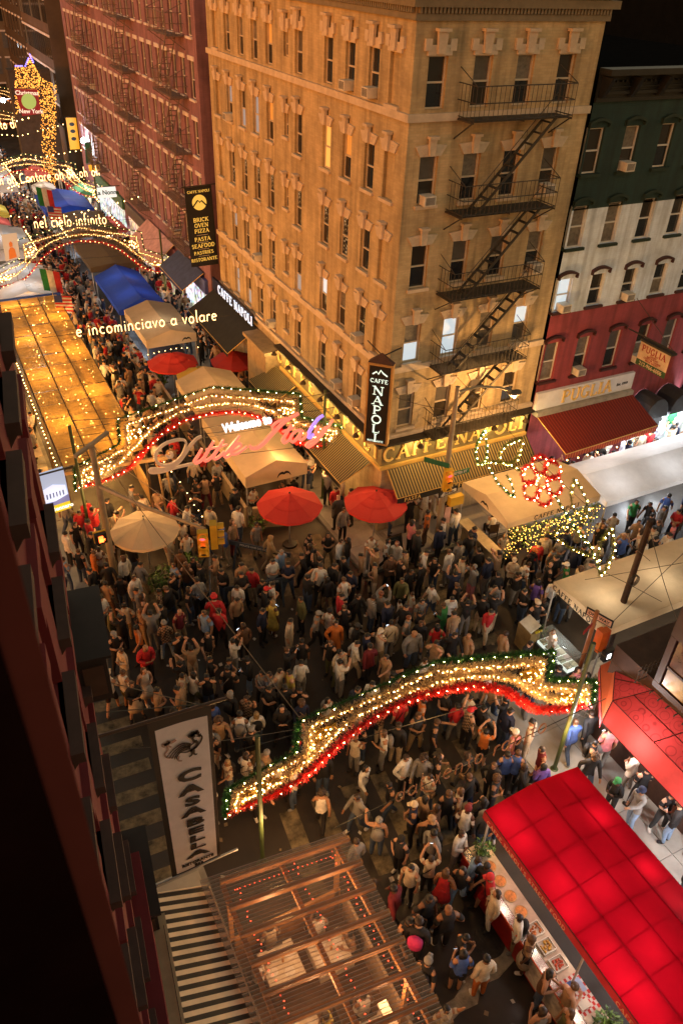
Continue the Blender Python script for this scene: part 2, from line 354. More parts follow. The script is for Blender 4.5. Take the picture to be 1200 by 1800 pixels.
# ================================================================== facade kit
def facade(mb, O, u, n, W, z0, z1, holes, depth=.2):
    """wall face with real openings; holes are (u0, u1, za, zb)"""
    O, u, n = Vector(O), Vector(u), Vector(n)
    us = sorted({0, W, *[h[0] for h in holes], *[h[1] for h in holes]}); zs = sorted({z0, z1, *[h[2] for h in holes], *[h[3] for h in holes]})
    P = lambda a, z, d=0: tuple(O+u*a+n*(-d)+Vector((0, 0, z)))
    flip = u.cross(Vector((0, 0, 1))).dot(n) < 0
    def q(*p): mb.poly(*(p[::-1] if flip else p))
    for i in range(len(us)-1):
        run = None
        for j in range(len(zs)-1):
            a, b, c, d = us[i], us[i+1], zs[j], zs[j+1]; m_ = ((a+b)/2, (c+d)/2)
            if any(h[0] < m_[0] < h[1] and h[2] < m_[1] < h[3] for h in holes):
                if run: q(P(a, run[0]), P(b, run[0]), P(b, run[1]), P(a, run[1])); run = None
            else: run = (run[0] if run else c, d)
        if run: q(P(a, run[0]), P(b, run[0]), P(b, run[1]), P(a, run[1]))
    for a, b, c, d in holes:
        for p, r_ in (((a, c), (a, d)), ((a, d), (b, d)), ((b, d), (b, c)), ((b, c), (a, c))):
            q(P(*p), P(*p, depth), P(*r_, depth), P(*r_))
def brickmat(name, c1, c2, cm, scale=1.0, zones=None, bump=.35):
    """painted or bare brick, courses from the object's own coordinates"""
    m = bpy.data.materials.new(name); MATS[name] = m; m.use_nodes = True; n = m.node_tree; b = n.nodes['Principled BSDF']; b.inputs['Roughness'].default_value = .8
    tc = n.nodes.new('ShaderNodeTexCoord'); sp = n.nodes.new('ShaderNodeSeparateXYZ'); ad = n.nodes.new('ShaderNodeMath'); cb = n.nodes.new('ShaderNodeCombineXYZ')
    n.links.new(tc.outputs['Object'], sp.inputs[0]); n.links.new(sp.outputs[0], ad.inputs[0]); n.links.new(sp.outputs[1], ad.inputs[1])
    n.links.new(ad.outputs[0], cb.inputs[0]); n.links.new(sp.outputs[2], cb.inputs[1])
    br = n.nodes.new('ShaderNodeTexBrick'); br.inputs['Scale'].default_value = scale; br.inputs['Brick Width'].default_value = .23; br.inputs['Row Height'].default_value = .078
    br.inputs['Mortar Size'].default_value = .007; br.inputs['Color1'].default_value = (*c1, 1); br.inputs['Color2'].default_value = (*c2, 1); br.inputs['Mortar'].default_value = (*cm, 1); br.inputs['Bias'].default_value = -.25
    n.links.new(cb.outputs[0], br.inputs['Vector'])
    nz = n.nodes.new('ShaderNodeTexNoise'); nz.inputs['Scale'].default_value = .9; nz.inputs['Detail'].default_value = 7; nz.inputs['Roughness'].default_value = .7; n.links.new(tc.outputs['Object'], nz.inputs['Vector'])
    mr = n.nodes.new('ShaderNodeMapRange'); mr.inputs[1].default_value = .3; mr.inputs[2].default_value = .7; mr.inputs[3].default_value = .7; mr.inputs[4].default_value = 1.14; n.links.new(nz.outputs['Fac'], mr.inputs[0])
    mp = n.nodes.new('ShaderNodeMapping'); mp.inputs['Scale'].default_value = (3, 3, .25); n.links.new(tc.outputs['Object'], mp.inputs[0])
    n3 = n.nodes.new('ShaderNodeTexNoise'); n3.inputs['Scale'].default_value = 1.2; n3.inputs['Detail'].default_value = 5; n.links.new(mp.outputs[0], n3.inputs['Vector'])
    m3 = n.nodes.new('ShaderNodeMapRange'); m3.inputs[1].default_value = .42; m3.inputs[2].default_value = .7; m3.inputs[3].default_value = 1; m3.inputs[4].default_value = .6; n.links.new(n3.outputs['Fac'], m3.inputs[0])
    mm = n.nodes.new('ShaderNodeMath'); mm.operation = 'MULTIPLY'; n.links.new(mr.outputs[0], mm.inputs[0]); n.links.new(m3.outputs[0], mm.inputs[1])
    mx = n.nodes.new('ShaderNodeVectorMath'); mx.operation = 'SCALE'; n.links.new(br.outputs['Color'], mx.inputs[0]); n.links.new(mm.outputs[0], mx.inputs['Scale'])
    n.links.new(mx.outputs[0], b.inputs['Base Color'])
    bp = n.nodes.new('ShaderNodeBump'); bp.inputs['Strength'].default_value = bump; bp.inputs['Distance'].default_value = .01; bp.invert = True
    n.links.new(br.outputs['Fac'], bp.inputs['Height']); n.links.new(bp.outputs['Normal'], b.inputs['Normal'])
    return m
def CURT(name, c1, c2, emis=0, ecol=None):
    m = M(name, c1, .35, var=.35, scale=2.2, spec=.7)
    return m
PANE = {'dark': GLASS('window_glass'), 'dim': GLASS('window_glass_warm', (.035, .028, .02)), 'blind': M('window_blind', (.09, .08, .07), .4, var=.3, scale=4, spec=.6),
        'curtain': M('window_curtain', (.16, .14, .115), .45, var=.45, scale=6, spec=.6), 'gold': E('window_lit_gold', (1, .55, .12), .55), 'amber': E('window_lit_amber', (1, .5, .1), .22),
        'cool': E('window_lit_cool', (.75, .9, 1), .5), 'blue': E('window_lit_blue', (.45, .6, .8), .16), 'reflected_lights': None}
def reflected_lights():  # emissive spots imitating coloured lights reflected in the glass
    m = bpy.data.materials.new('window_reflections'); m.use_nodes = True; n = m.node_tree; b = n.nodes['Principled BSDF']; b.inputs['Base Color'].default_value = (.03, .03, .03, 1); b.inputs['Roughness'].default_value = .1
    tc = n.nodes.new('ShaderNodeTexCoord'); v = n.nodes.new('ShaderNodeTexVoronoi'); v.inputs['Scale'].default_value = 9; n.links.new(tc.outputs['Object'], v.inputs[0])
    r = n.nodes.new('ShaderNodeValToRGB'); r.color_ramp.elements[0].color = (.3, .55, .7, 1); r.color_ramp.elements[1].color = (0, 0, 0, 1); r.color_ramp.elements[1].position = .45
    e = r.color_ramp.elements.new(.2); e.color = (.6, .3, .1, 1); n.links.new(v.outputs['Distance'], r.inputs[0]); n.links.new(r.outputs[0], b.inputs['Emission Color']); b.inputs['Emission Strength'].default_value = .8
    return m
PANE['reflected_lights'] = reflected_lights()
_WM = {}
def wmesh(key, fn):
    if key not in _WM: _WM[key] = fn()
    return _WM[key]
def window(parent, O, rz, w_, h, frame_m, kind=('dark', 'dark'), depth=.17, sill=None, hood=None, ac=None, name='window', casing=None):
    """O = middle of the opening's foot on the wall face; local Y runs into the wall"""
    fr, d = .045, depth
    def mk():
        mb = MB(); a, b = -w_/2, w_/2
        for x0, x1, z0, z1 in ((a, a+fr, 0, h), (b-fr, b, 0, h), (a+fr, b-fr, 0, fr), (a+fr, b-fr, h-fr, h)): mb.box((x0, d-.07, z0), (x1, d, z1))
        mb.box((a+fr, d-.075, h/2-.025), (b-fr, d-.005, h/2+.025)); return mb.mesh('window')
    me = wmesh(('f', w_, h, d), mk)
    if not me.materials: me.materials.append(frame_m)
    o = obj(name, me, None, parent, loc=Vector(O)-parent.location, rot=(0, 0, rz)); recolour(o, frame_m)
    for i, k in enumerate(kind):
        z0, z1 = (h/2+.025, h-fr) if i else (fr, h/2-.025)
        pm = wmesh(('p', w_, h, i, d), lambda: MB().box((-w_/2+fr, d-.04+(.02 if i else 0), z0), (w_/2-fr, d-.033+(.02 if i else 0), z1)).mesh('pane'))
        if not pm.materials: pm.materials.append(PANE['dark'])
        recolour(obj('pane', pm, None, o, loc=(0, 0, 0)), PANE[k])
    if sill:
        sm = wmesh(('s', w_, sill), lambda: MB().box((-w_/2-.09, -.1, -.11), (w_/2+.09, d, 0)).mesh('sill'))
        if not sm.materials: sm.materials.append(sill)
        obj('sill', sm, None, o, loc=(0, 0, -.002))
    if hood:
        hm = wmesh(('h', w_, hood[0].__name__), lambda: hood[0](w_))
        if not hm.materials: hm.materials.append(hood[1])
        obj('hood', hm, None, o, loc=(0, 0, h))
    if casing:
        cm = wmesh(('c', w_, h, d), lambda: MB().box((w_/2-.001, -.01, 0), (w_/2+.07, .02, h)).box((-w_/2-.07, -.01, 0), (-w_/2+.001, .02, h)).mesh('casing'))
        if not cm.materials: cm.materials.append(casing)
        obj('casing', cm, None, o, loc=(0, 0, 0))
    if ac is not None:
        am = wmesh('ac', acmesh); obj('air_conditioner', am, None, o, loc=(ac, 0, .02))
    return o
def acmesh():
    mb = MB(); mb.box((-.21, -.3, 0), (.21, .12, .3)); mb.cur = 1; mb.box((-.17, -.306, .04), (.17, -.301, .26)); mb.cur = 2
    for i in range(6): mb.box((-.17, -.312, .06+i*.033), (.17, -.307, .066+i*.033))
    me = mb.mesh('air_conditioner')
    for m in (M('ac_case', (.62, .58, .5), .5), M('ac_grille', (.16, .15, .14), .5), M('ac_slat', (.5, .47, .42), .5)): me.materials.append(m)
    return me
def hood_flared(w_):
    mb = MB(); b, t = w_/2+.05, w_/2+.24
    mb.prism([(-b, 0, 0), (b, 0, 0), (t, 0, .3), (.13, 0, .34), (-.13, 0, .34), (-t, 0, .3)], (0, -.07, 0))
    for s in (-1, 1):
        for k in range(3): mb.box((s*.16, -.085, .07+k*.07), (s*(.26+.03*k), -.066, .1+k*.07))
    mb.prism([(-.09, -.06, .02), (.09, -.06, .02), (.13, -.06, .52), (-.13, -.06, .52)], (0, -.11, 0))
    mb.box((-.16, -.24, .5), (.16, -.02, .58)); return mb.mesh('hood')
def hood_crown(w_):
    mb = MB(); b = w_/2+.08
    mb.box((-b, -.07, 0), (b, 0, .2))
    for s in (-1, 1): mb.box((s*(b-.1), -.09, .12), (s*(b+.12), -.001, .42)); mb.box((s*(b-.32), -.08, .19), (s*(b-.1), -.002, .27))
    mb.prism([(-.12, -.06, .05), (.12, -.06, .05), (.17, -.06, .62), (-.17, -.06, .62)], (0, -.1, 0))
    mb.box((-.21, -.24, .6), (.21, -.01, .68)); return mb.mesh('hood')
def hood_brow(w_):
    mb = MB(); b = w_/2+.12; pts = []
    n = 10
    for i in range(n+1):
        t = -1+2*i/n; pts.append((t*b, 0, .2+.13*(1-t*t)))
    low = [(p[0], 0, p[2]-.1) for p in pts][::-1]
    for i in range(n): mb.prism([pts[i], pts[i+1], (pts[i+1][0], 0, pts[i+1][2]-.1), (pts[i][0], 0, pts[i][2]-.1)], (0, -.13, 0))
    for s in (-1, 1): mb.box((s*(b-.06), -.12, .02), (s*(b+.005), -.001, .1))
    return mb.mesh('hood')
def hood_lintel(w_): return MB().box((-w_/2-.1, -.05, 0), (w_/2+.1, 0, .2)).mesh('hood')
# ================================================================== corner building with the cafe
TAN = brickmat('tan_brick', (.54, .42, .24), (.45, .34, .185), (.46, .37, .22))
STONE = M('cream_stone', (.56, .47, .36), .75, var=.18, scale=3)
TRIM = M('cream_paint', (.55, .47, .36), .5, var=.12)
XN, YN, YE, XE = 13.5, 21.85, 39.9, 20.4
ROWS = [(15.7, 17.1), (12.95, 14.4), (10.22, 11.68), (7.5, 8.95), (4.83, 6.27)]
COLY = [38.8, 37.3, 35.7, 34.15, 32.6, 30.95, 29.8, 27.35, 25.75, 24.15, 22.85]
COLX = [14.34, 15.95, 17.53, 19.14]
nap = thing('corner_building', 'tan brick corner building with cream keystones and iron fire escape above the cafe', 'building', (XN, YN, 0))
mb = MB(); holes = []
for r, (za, zb) in enumerate(ROWS):
    for c, y in enumerate(COLY):
        hw = .2 if c == 5 else .33
        holes.append((YE-y-hw, YE-y+hw, za+(.45 if c == 5 else 0), zb-(.0 if c != 5 else .15)))
facade(mb, (XN, YE, 0), (0, -1, 0), (-1, 0, 0), YE-YN, 0, 17.95, holes)
facade(mb, (XN, YN, 0), (1, 0, 0), (0, -1, 0), XE-XN, 0, 17.95, [(x-XN-.33, x-XN+.33, za, zb) for za, zb in ROWS for x in COLX])
facade(mb, (XN, YE, 0), (1, 0, 0), (0, 1, 0), XE-XN, 0, 17.95, [])
facade(mb, (XE, YN, 0), (0, 1, 0), (1, 0, 0), YE-YN, 0, 17.95, [])
mb.poly((XN, YN, 17.95), (XE, YN, 17.95), (XE, YE, 17.95), (XN, YE, 17.95)); mb.build('wall', TAN, nap)
LIT = {(0, 4): ('dark', 'amber'), (1, 7): ('gold', 'gold'), (1, 8): ('dim', 'amber'), (1, 4): ('dim', 'amber'), (1, 3): ('blue', 'blue'), (1, 2): ('blue', 'dim'), (1, 1): ('dim', 'blue'), (2, 1): ('reflected_lights', 'dim'),
       (2, 2): ('dim', 'reflected_lights'), (2, 4): ('dim', 'reflected_lights'), (2, 6): ('dim', 'reflected_lights'), (2, 7): ('dim', 'reflected_lights'), (2, 8): ('reflected_lights', 'reflected_lights'), (2, 3): ('dim', 'reflected_lights'), (3, 1): ('dim', 'blue'), (3, 4): ('reflected_lights', 'dim'), (3, 6): ('blue', 'dim'),
       (3, 7): ('dim', 'cool'), (3, 8): ('dim', 'curtain'), (4, 1): ('blue', 'blue'), (4, 2): ('blue', 'dim'), (4, 4): ('dim', 'blind'), (4, 8): ('blind', 'dim')}
ACL = {(0, 8): 0, (0, 9): 0, (1, 1): 0, (3, 3): 0, (3, 9): 0, (4, 8): 0, (4, 9): 0, (4, 4): 0}
for r, (za, zb) in enumerate(ROWS):
    for c, y in enumerate(COLY):
        nw = c == 5
        if c in (0, 10):          # bricked-up openings
            o = MB().box((XN+.12, y-.33, za), (XN+.19, y+.33, zb)).build('blind_window', TAN, nap)
            obj('sill', wmesh(('s', .66, 'b'), lambda: MB().box((-.42, -.1, -.11), (.42, .15, 0)).mesh('sill')), STONE, o, loc=(XN, y, za-.002), rot=(0, 0, -PI/2))
            obj('hood', wmesh(('h', .66, (hood_crown if r == 0 else hood_flared).__name__), lambda: (hood_crown if r == 0 else hood_flared)(.66)), STONE, o, loc=(XN, y, zb), rot=(0, 0, -PI/2))
        else:
            k = LIT.get((r, c), random.choice([('dark', 'dark')]*4+[('dark', 'dim'), ('dim', 'blind'), ('dark', 'curtain'), ('dark', 'blind')]))
            window(nap, (XN, y, za+(.45 if nw else 0)), -PI/2, .4 if nw else .66, (zb-za-.6) if nw else zb-za, TRIM, k, sill=STONE if r else None, hood=(hood_crown if r == 0 else hood_flared, STONE), ac=ACL.get((r, c)))
    for c, x in enumerate(COLX):
        k = {(3, 0): ('cool', 'curtain'), (3, 1): ('cool', 'cool'), (3, 2): ('blind', 'curtain'), (3, 3): ('blind', 'cool'), (4, 0): ('blind', 'blind'), (4, 1): ('dim', 'blind'), (2, 1): ('dark', 'blind'), (2, 2): ('dark', 'blind')}.get((r, c), random.choice([('dark', 'dark'), ('dim', 'blind'), ('dark', 'curtain'), ('dark', 'dim')]))
        window(nap, (x, YN, za), 0, .66, zb-za, TRIM, k, sill=STONE if r else None, hood=(hood_crown if r == 0 else hood_flared, STONE), ac={(1, 0): 0, (1, 3): 0, (2, 3): .1}.get((r, c)))
def belt(name, z0, z1, p, mat=STONE, x1=XE):
    m_ = MB(); m_.box((XN-p, YN-p, z0), (x1, YN-.001, z1)); m_.box((XN-p, YN, z0), (XN-.001, YE, z1-.002)); return m_.build(name, mat, nap)
belt('stone_band', 15.38, 15.6, .12); belt('stone_band', 7.18, 7.4, .09); belt('stone_band', 4.5, 4.66, .16)
CORN = M('cornice_paint', (.2, .17, .12), .6, var=.2)
cn = belt('cornice', 17.96, 18.12, .1, CORN, XE+.1); belt('cornice_moulding', 18.28, 18.5, .26, CORN, XE+.26); belt('cornice_crown', 18.78, 18.98, .75, CORN, XE+.6); belt('cornice_top', 18.985, 19.1, .85, M('cornice_grey', (.27, .25, .21), .6), XE+.7); belt('cornice_frieze', 18.12, 18.78, .06, CORN, XE+.05)
dm = MB().box((-.035, -.18, 0), (.035, 0, .14)).mesh('dentil'); dm.materials.append(CORN)
bm_ = MB().prism([(0, 0, 0), (0, -.2, .05), (0, -.62, .27), (0, 0, .27)], (.16, 0, 0)).mesh('bracket'); bm_.materials.append(CORN)
for i in range(55): obj('dentil', dm, None, nap, loc=(i*.127+.02, 0, 18.135))
for i in range(60): obj('dentil', dm, None, nap, loc=(0, .07+i*.127, 18.135), rot=(0, 0, -PI/2))
for i in range(9): obj('bracket', bm_, None, nap, loc=(.1+i*.82, -.02, 18.505))
for i in range(10): obj('bracket', bm_, None, nap, loc=(-.02, .7+i*.82, 18.505), rot=(0, 0, -PI/2))
# --- cafe sign bands, awnings
FASC = M('sign_fascia', (.2, .16, .07), .5, var=.2); GOLD = M('gold_trim', (.65, .42, .12), .4, .3, var=.15); GOLDL = M('gold_letters', (.85, .6, .2), .4, .1, var=.05); BLACK = M('black_paint', (.012, .011, .01), .5, var=.2)
sg = MB(); sg.box((XN-.14, YN-.14, 3.36), (XE-.1, YN-.003, 4.3)); sg.box((XN-.141, YN, 3.36), (XN-.003, 31.4, 4.3))
so = sg.build('sign_board', FASC, nap)
for a, b in ((3.22, 3.36), (4.3, 4.4)):
    m_ = MB(); m_.box((XN-.24, YN-.24, a), (XE-.1, YN-.004, b)); m_.box((XN-.241, YN, a), (XN-.004, 31.4, b)); m_.build('gold_moulding', GOLD, so)
MB().box((XN-.5, YN-.5, 4.41), (XE-.1, YN-.005, 4.49)).box((XN-.5, YN, 4.41), (XN-.005, 31.4, 4.489)).build('shop_cornice', M('dark_cornice', (.03, .025, .018), .6), so)
put_letters('CAFFE NAPOLI', .62, .05, GOLDL, so, (XN+3.3, YN-.15, 3.86), (1, 0, 0), (0, 0, 1), .14)
put_letters('CAFFE NAPOLI', .66, .05, GOLDL, so, (XN-.15, 26.7, 3.86), (0, -1, 0), (0, 0, 1), .5)
def stripes(name, c1, c2, axis, period, duty=.5, rough=.75, trans=0):
    m = M(name, c1, rough, var=.12, trans=trans); n = m.node_tree; tc = n.nodes.new('ShaderNodeTexCoord'); sp = n.nodes.new('ShaderNodeSeparateXYZ'); n.links.new(tc.outputs['Object'], sp.inputs[0])
    a = n.nodes.new('ShaderNodeMath'); a.operation = 'MULTIPLY'; a.inputs[1].default_value = 1/period; n.links.new(sp.outputs[axis], a.inputs[0])
    f_ = n.nodes.new('ShaderNodeMath'); f_.operation = 'FRACT'; n.links.new(a.outputs[0], f_.inputs[0]); c = n.nodes.new('ShaderNodeMath'); c.operation = 'GREATER_THAN'; c.inputs[1].default_value = duty; n.links.new(f_.outputs[0], c.inputs[0])
    mx = n.nodes.new('ShaderNodeMix'); mx.data_type = 'RGBA'; n.links.new(c.outputs[0], mx.inputs[0]); old = n.nodes['Principled BSDF'].inputs['Base Color'].links[0].from_socket
    n.links.new(old, mx.inputs[6]); mx.inputs[7].default_value = (*lin(c2), 1); n.links.new(mx.outputs[2], n.nodes['Principled BSDF'].inputs['Base Color'])
    return m
def awning(label, P, drop, mat, val=.25, vmat=None, group=None, name='awning', thick=.03, scallop=0, bars=True):
    """P: wall-left, wall-right, outer-right, outer-left corners; cloth sheet, hanging valance, end bars"""
    P = [Vector(p) for p in P]; c = sum(P, Vector())/4
    t = thing(name, label, 'awning', (c.x, c.y, 0), group=group)
    n = (P[1]-P[0]).cross(P[3]-P[0]).normalized(); n = n if n.z > 0 else -n
    mb = MB().prism(P, n*thick); mb.build('canopy_cloth', mat, t)
    mb = MB(); k = 14
    for i in range(k):
        a, b = P[3].lerp(P[2], i/k), P[3].lerp(P[2], (i+1)/k); d = Vector((0, 0, -val)); d2 = Vector((0, 0, -val-(.04 if scallop and i % 2 else 0)))
        mb.poly(a, b, b+d2, a+d2)
    mb.build('valance', vmat or mat, t)
    if bars:
        mb = MB(); mb.tube([P[3], P[2]], .025, 6); mb.build('front_bar', M('gold_trim'), t)
        for a, b in ((P[0], P[3]), (P[1], P[2])): MB().tube([a, b], .02, 6).build('side_bar', M('gold_trim'), t)
    return t
AWM = stripes('awning_stripe_x', (.035, .028, .012), (.26, .18, .06), 0, .125, .62)
AWY = stripes('awning_stripe_y', (.03, .024, .01), (.2, .14, .045), 1, .125, .62)
a1 = awning('dark striped cafe awning with lettered valance on the side-street front', [(XN+.1, YN-.25, 3.2), (XE-.1, YN-.25, 3.2), (XE-.05, YN-1.15, 2.42), (XN+.1, YN-1.15, 2.42)], 0, AWM, .28, BLACK)
put('lettering', serif('CAFFE NAPOLI', .2, .008, space=.12), GOLDL, a1, (16.9, YN-1.165, 2.28), (1, 0, 0), (0, 0, 1))
put('lettering', serif('PASTA', .16, .008, space=.12), GOLDL, a1, (14.3, YN-1.165, 2.28), (1, 0, 0), (0, 0, 1))
awning('dark striped cafe awning along the main street, nearest the corner', [(XN-.26, 22.3, 3.2), (XN-.26, 29.2, 3.2), (12.1, 29.3, 2.35), (12.1, 22.6, 2.35)], 0, AWY, .25, BLACK)
awning('dark striped cafe awning along the main street beside the entrance porch', [(XN-.26, 29.45, 3.2), (XN-.26, 31.7, 3.2), (12.1, 32.4, 2.4), (12.1, 29.6, 2.4)], 0, AWY, .25, BLACK)
# porch and the black awning with its sign
MB().box((12.75, 31.8, 0), (XN-.002, 34.2, 3.85)).box((12.6, 31.6, 3.86), (XN-.003, 34.4, 4.02)).build('entrance_porch', M('porch_stone', (.33, .24, .13), .7), nap)
bw = awning('black cloth awning with blue and white cafe sign above it', [(XN-.1, 34.5, 4.0), (XN-.1, 40.6, 4.0), (11.95, 41.2, 2.75), (11.95, 34.9, 2.75)], 0, M('black_cloth', (.012, .013, .014), .8, var=.3), .2)
SB = MB().box((XN-.34, 34.6, 4.1), (XN-.22, 40.4, 4.75)).build('sign_board', M('sign_navy', (.01, .012, .03), .4), bw)
put_letters('CAFFE NAPOLI', .46, .03, E('sign_letters_cool', (.75, .85, 1), .8, False), SB, (XN-.345, 36.9, 4.42), (0, -1, 0), (0, 0, 1), .14)
# gooseneck lamps along the bands
SHADE = M('lamp_shade_brown', (.07, .045, .02), .5, .3)
LAMPN = 0
def gooseneck(p, n, label):
    p, n = Vector(p), Vector(n); t = thing('gooseneck_lamp', label, 'wall lamp', p, group='gooseneck lamps over the cafe sign')
    MB().tube([p, p+n*.25+Vector((0, 0, .12)), p+n*.45+Vector((0, 0, .08)), p+n*.5], .018, 6).build('arm', SHADE, t)
    c = p+n*.5; MB().lathe([(.03, .06), (.07, .03), (.13, -.06), (.14, -.1)], c, 12).build('shade', SHADE, t)
    MB().ball(c+Vector((0, 0, -.08)), .05).build('bulb', E('lamp_bulb', (1, .72, .3), 25, False), t)
    lamp('sign_light', c+n*(-.08)+Vector((0, 0, -.17)), 40, (1, .66, .24), .05, 'POINT', t)
for i, x in enumerate((14.75, 16.3, 18.2, 19.75)): gooseneck((x, YN-.15, 4.28), (0, -1, 0), 'brown gooseneck lamp over the side-street cafe sign, %s from the corner' % ('nearest', 'second', 'third', 'farthest')[i])
for i, y in enumerate((22.9, 24.5, 26.1, 27.8, 29.4, 31.0)): gooseneck((XN-.15, y, 4.28), (-1, 0, 0), 'brown gooseneck lamp over the main-street cafe sign, %s from the corner' % ('nearest', 'second', 'third', 'fourth', 'fifth', 'farthest')[i])
# corner blade sign NAPOLI
bl = thing('blade_sign', 'tall black sign reading CAFFE NAPOLI hung diagonally on the building corner', 'sign', (13.05, 21.45, 4.45))
ux = Vector((.72, -.69, 0)).normalized(); nn = Vector((-ux.y, ux.x, 0)) * -1; cB = Vector((13.0, 21.6, 6.2)); nn = Vector((-.69, -.72, 0)).normalized()
MB().obox(cB, ux*.46, nn*.14, (0, 0, 1.62)).build('case', M('sign_case_gold', (.45, .27, .1), .45, .2), bl)
MB().obox(cB+nn*.145, ux*.385, nn*.006, (0, 0, 1.53)).build('face_panel', BLACK, bl)
MB().add([tuple(cB+ux*a*.46+nn*b*.14+Vector((0, 0, 1.63))) for a, b in ((-1, -1), (1, -1), (1, 1), (-1, 1))]+[tuple(cB+Vector((0, 0, 2.0)))], [(0, 1, 4), (1, 2, 4), (2, 3, 4), (3, 0, 4)]).build('cap', M('cap_brown', (.05, .02, .015), .6), bl)
MB().tube([cB+Vector((0, 0, 1.85)), cB+Vector((.9, .2, 1.95))], .025).tube([cB+Vector((0, 0, 1.9)), cB+Vector((-.1, .9, 2.1))], .02).build('bracket', BLACK, bl)
NEONW = E('sign_letters_white', (.8, 1, .85), .75, False)
for i, ch in enumerate('NAPOLI'):
    put('letter', serif(ch, .34, .012, width=1.25), NEONW, bl, cB+nn*.153+Vector((0, 0, .6-i*.385)), ux, (0, 0, 1))
put('lettering', serif('CAFFE', .15, .012), NEONW, bl, cB+nn*.153+Vector((0, 0, .98)), ux, (0, 0, 1))
put('lettering', serif('RISTORANTE', .07, .012), NEONW, bl, cB+nn*.153+Vector((0, 0, -1.46)), ux, (0, 0, 1))
mb = MB(); ribbon(mb, [(-.26, -.08), (-.12, .03), (-.05, -.06), (.03, .1), (.12, 0), (.28, -.1)], .025, .012); put('mountain_emblem', mb.mesh('mountain_emblem'), NEONW, bl, cB+nn*.153+Vector((0, 0, 1.3)), ux, (0, 0, 1))
# ------------------------------------------------------------------ iron fire escape
IRON = M('black_iron', (.05, .045, .036), .6, .2, var=.3)
def fire_escape(label, O, ux, n, W, levels, stairs=True, D=.95, slats=14, name='fire_escape', mat=None, rails=22, ladder=False):
    O, ux, n = Vector(O), Vector(ux), Vector(n); mat = mat or IRON; t = thing(name, label, 'fire escape', O+Vector((0, 0, levels[-1])))
    Zv = lambda z: Vector((0, 0, z))
    for i, z in enumerate(levels):
        mb = MB()
        for k in range(slats): a = O+n*(D*(k+.5)/slats)+Zv(z); mb.bar(a, a+ux*W, D/slats*.62, .02)
        for a in (0, W/2, W): mb.bar(O+ux*a+Zv(z-.03), O+ux*a+n*D+Zv(z-.03), .04)
        p = mb.build('platform', mat, t)
        mb = MB()
        for zz in (.06, .5, .95): mb.tube([O+Zv(z+zz), O+n*D+Zv(z+zz), O+ux*W+n*D+Zv(z+zz), O+ux*W+Zv(z+zz)], .016, 4)
        for k in range(rails+1): a = O+ux*(W*k/rails)+n*D; mb.tube([a+Zv(z), a+Zv(z+.95)], .011, 4, False)
        for k in range(1, 5):
            for e in (0, W): a = O+ux*e+n*(D*k/5); mb.tube([a+Zv(z), a+Zv(z+.95)], .011, 4, False)
        for e in (0, W): mb.tube([O+ux*e+n*D+Zv(z+.95), O+ux*e+Zv(z+1.35)], .016, 4)
        mb.build('railing', mat, t)
        mb = MB()
        for e in (.02, W-.02): mb.bar(O+ux*e+Zv(z-.6), O+ux*e+n*D*.9+Zv(z-.05), .035)
        mb.build('bracket', mat, t)
        if stairs and i < len(levels)-1:
            zb = levels[i+1]; a0 = O+ux*(W*.86)+n*(D*.62)+Zv(z); a1 = O+ux*(W*.16)+n*(D*.62)+Zv(zb); d = n*.24
            s = MB(); s.bar(a0+d, a1+d, .03, .09); s.bar(a0-d, a1-d, .03, .09); st = s.build('stair', mat, t)
            s2 = MB(); s2.tube([a0+d+Zv(.8), a1+d+Zv(.8)], .015, 4)
            for k in range(6): q = (a0+d).lerp(a1+d, k/5); s2.tube([q, q+Zv(.8)], .01, 4)
            s2.build('handrail', mat, st)
            N = 9; tm = wmesh(('tread', W, round(z-zb, 1), name), lambda: MB().obox((0, 0, 0), d*.95, ux*.085, (0, 0, .01)).mesh('tread'))
            if not tm.materials: tm.materials.append(mat)
            for k in range(N):
                q = a0.lerp(a1, (k+.5)/N); o = obj('tread', tm, None, st, loc=(0, 0, 0)); o.matrix_parent_inverse = pmat(st).inverted(); o.location = q
    return t
fire_escape('black iron fire escape zigzagging down the side-street front of the tan building', (15.15, YN-.002, 0), (1, 0, 0), (0, -1, 0), 3.75, [15.45, 12.7, 9.95, 7.25, 4.55])
# ================================================================== green, white and red painted building
P0, P1, YP = 20.62, 31.0, 21.9
pug = thing('tricolour_building', 'tenement painted in dark green, white and red bands with a bracketed black cornice', 'building', (P0, YP, 0))
PZ = [(13.42, 14.88), (10.85, 12.33), (8.42, 9.68), (5.45, 7.1)]; PX = [21.05, 22.68, 24.38, 26.02, 27.6, 29.2]
GRN = brickmat('green_painted_brick', (.014, .045, .042), (.013, .04, .037), (.012, .037, .034), bump=.15)
WHT = brickmat('white_painted_brick', (.72, .84, .98), (.68, .8, .95), (.66, .78, .93), bump=.15)  # white paint tinted blue, standing in for cool shop light on it
RED = brickmat('red_painted_brick', (.33, .06, .075), (.3, .055, .068), (.29, .055, .065), bump=.15)
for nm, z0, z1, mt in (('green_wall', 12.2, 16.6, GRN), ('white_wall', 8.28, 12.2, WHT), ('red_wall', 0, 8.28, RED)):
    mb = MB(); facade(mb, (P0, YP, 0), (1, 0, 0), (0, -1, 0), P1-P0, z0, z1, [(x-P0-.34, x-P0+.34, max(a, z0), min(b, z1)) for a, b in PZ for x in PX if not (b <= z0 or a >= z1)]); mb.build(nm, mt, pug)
MB().box((P0, YP+.02, 16.3), (P1, YP+14, 16.62)).build('roof', M('roof_tar', (.006, .006, .006), 1.0, spec=0), pug)
MB().box((P0+.002, YP+.4, 12), (P0+.3, YP+14, 16.3)).build('party_wall', BLACK, pug)
WTR = M('white_sash', (.6, .58, .54), .5, var=.1)
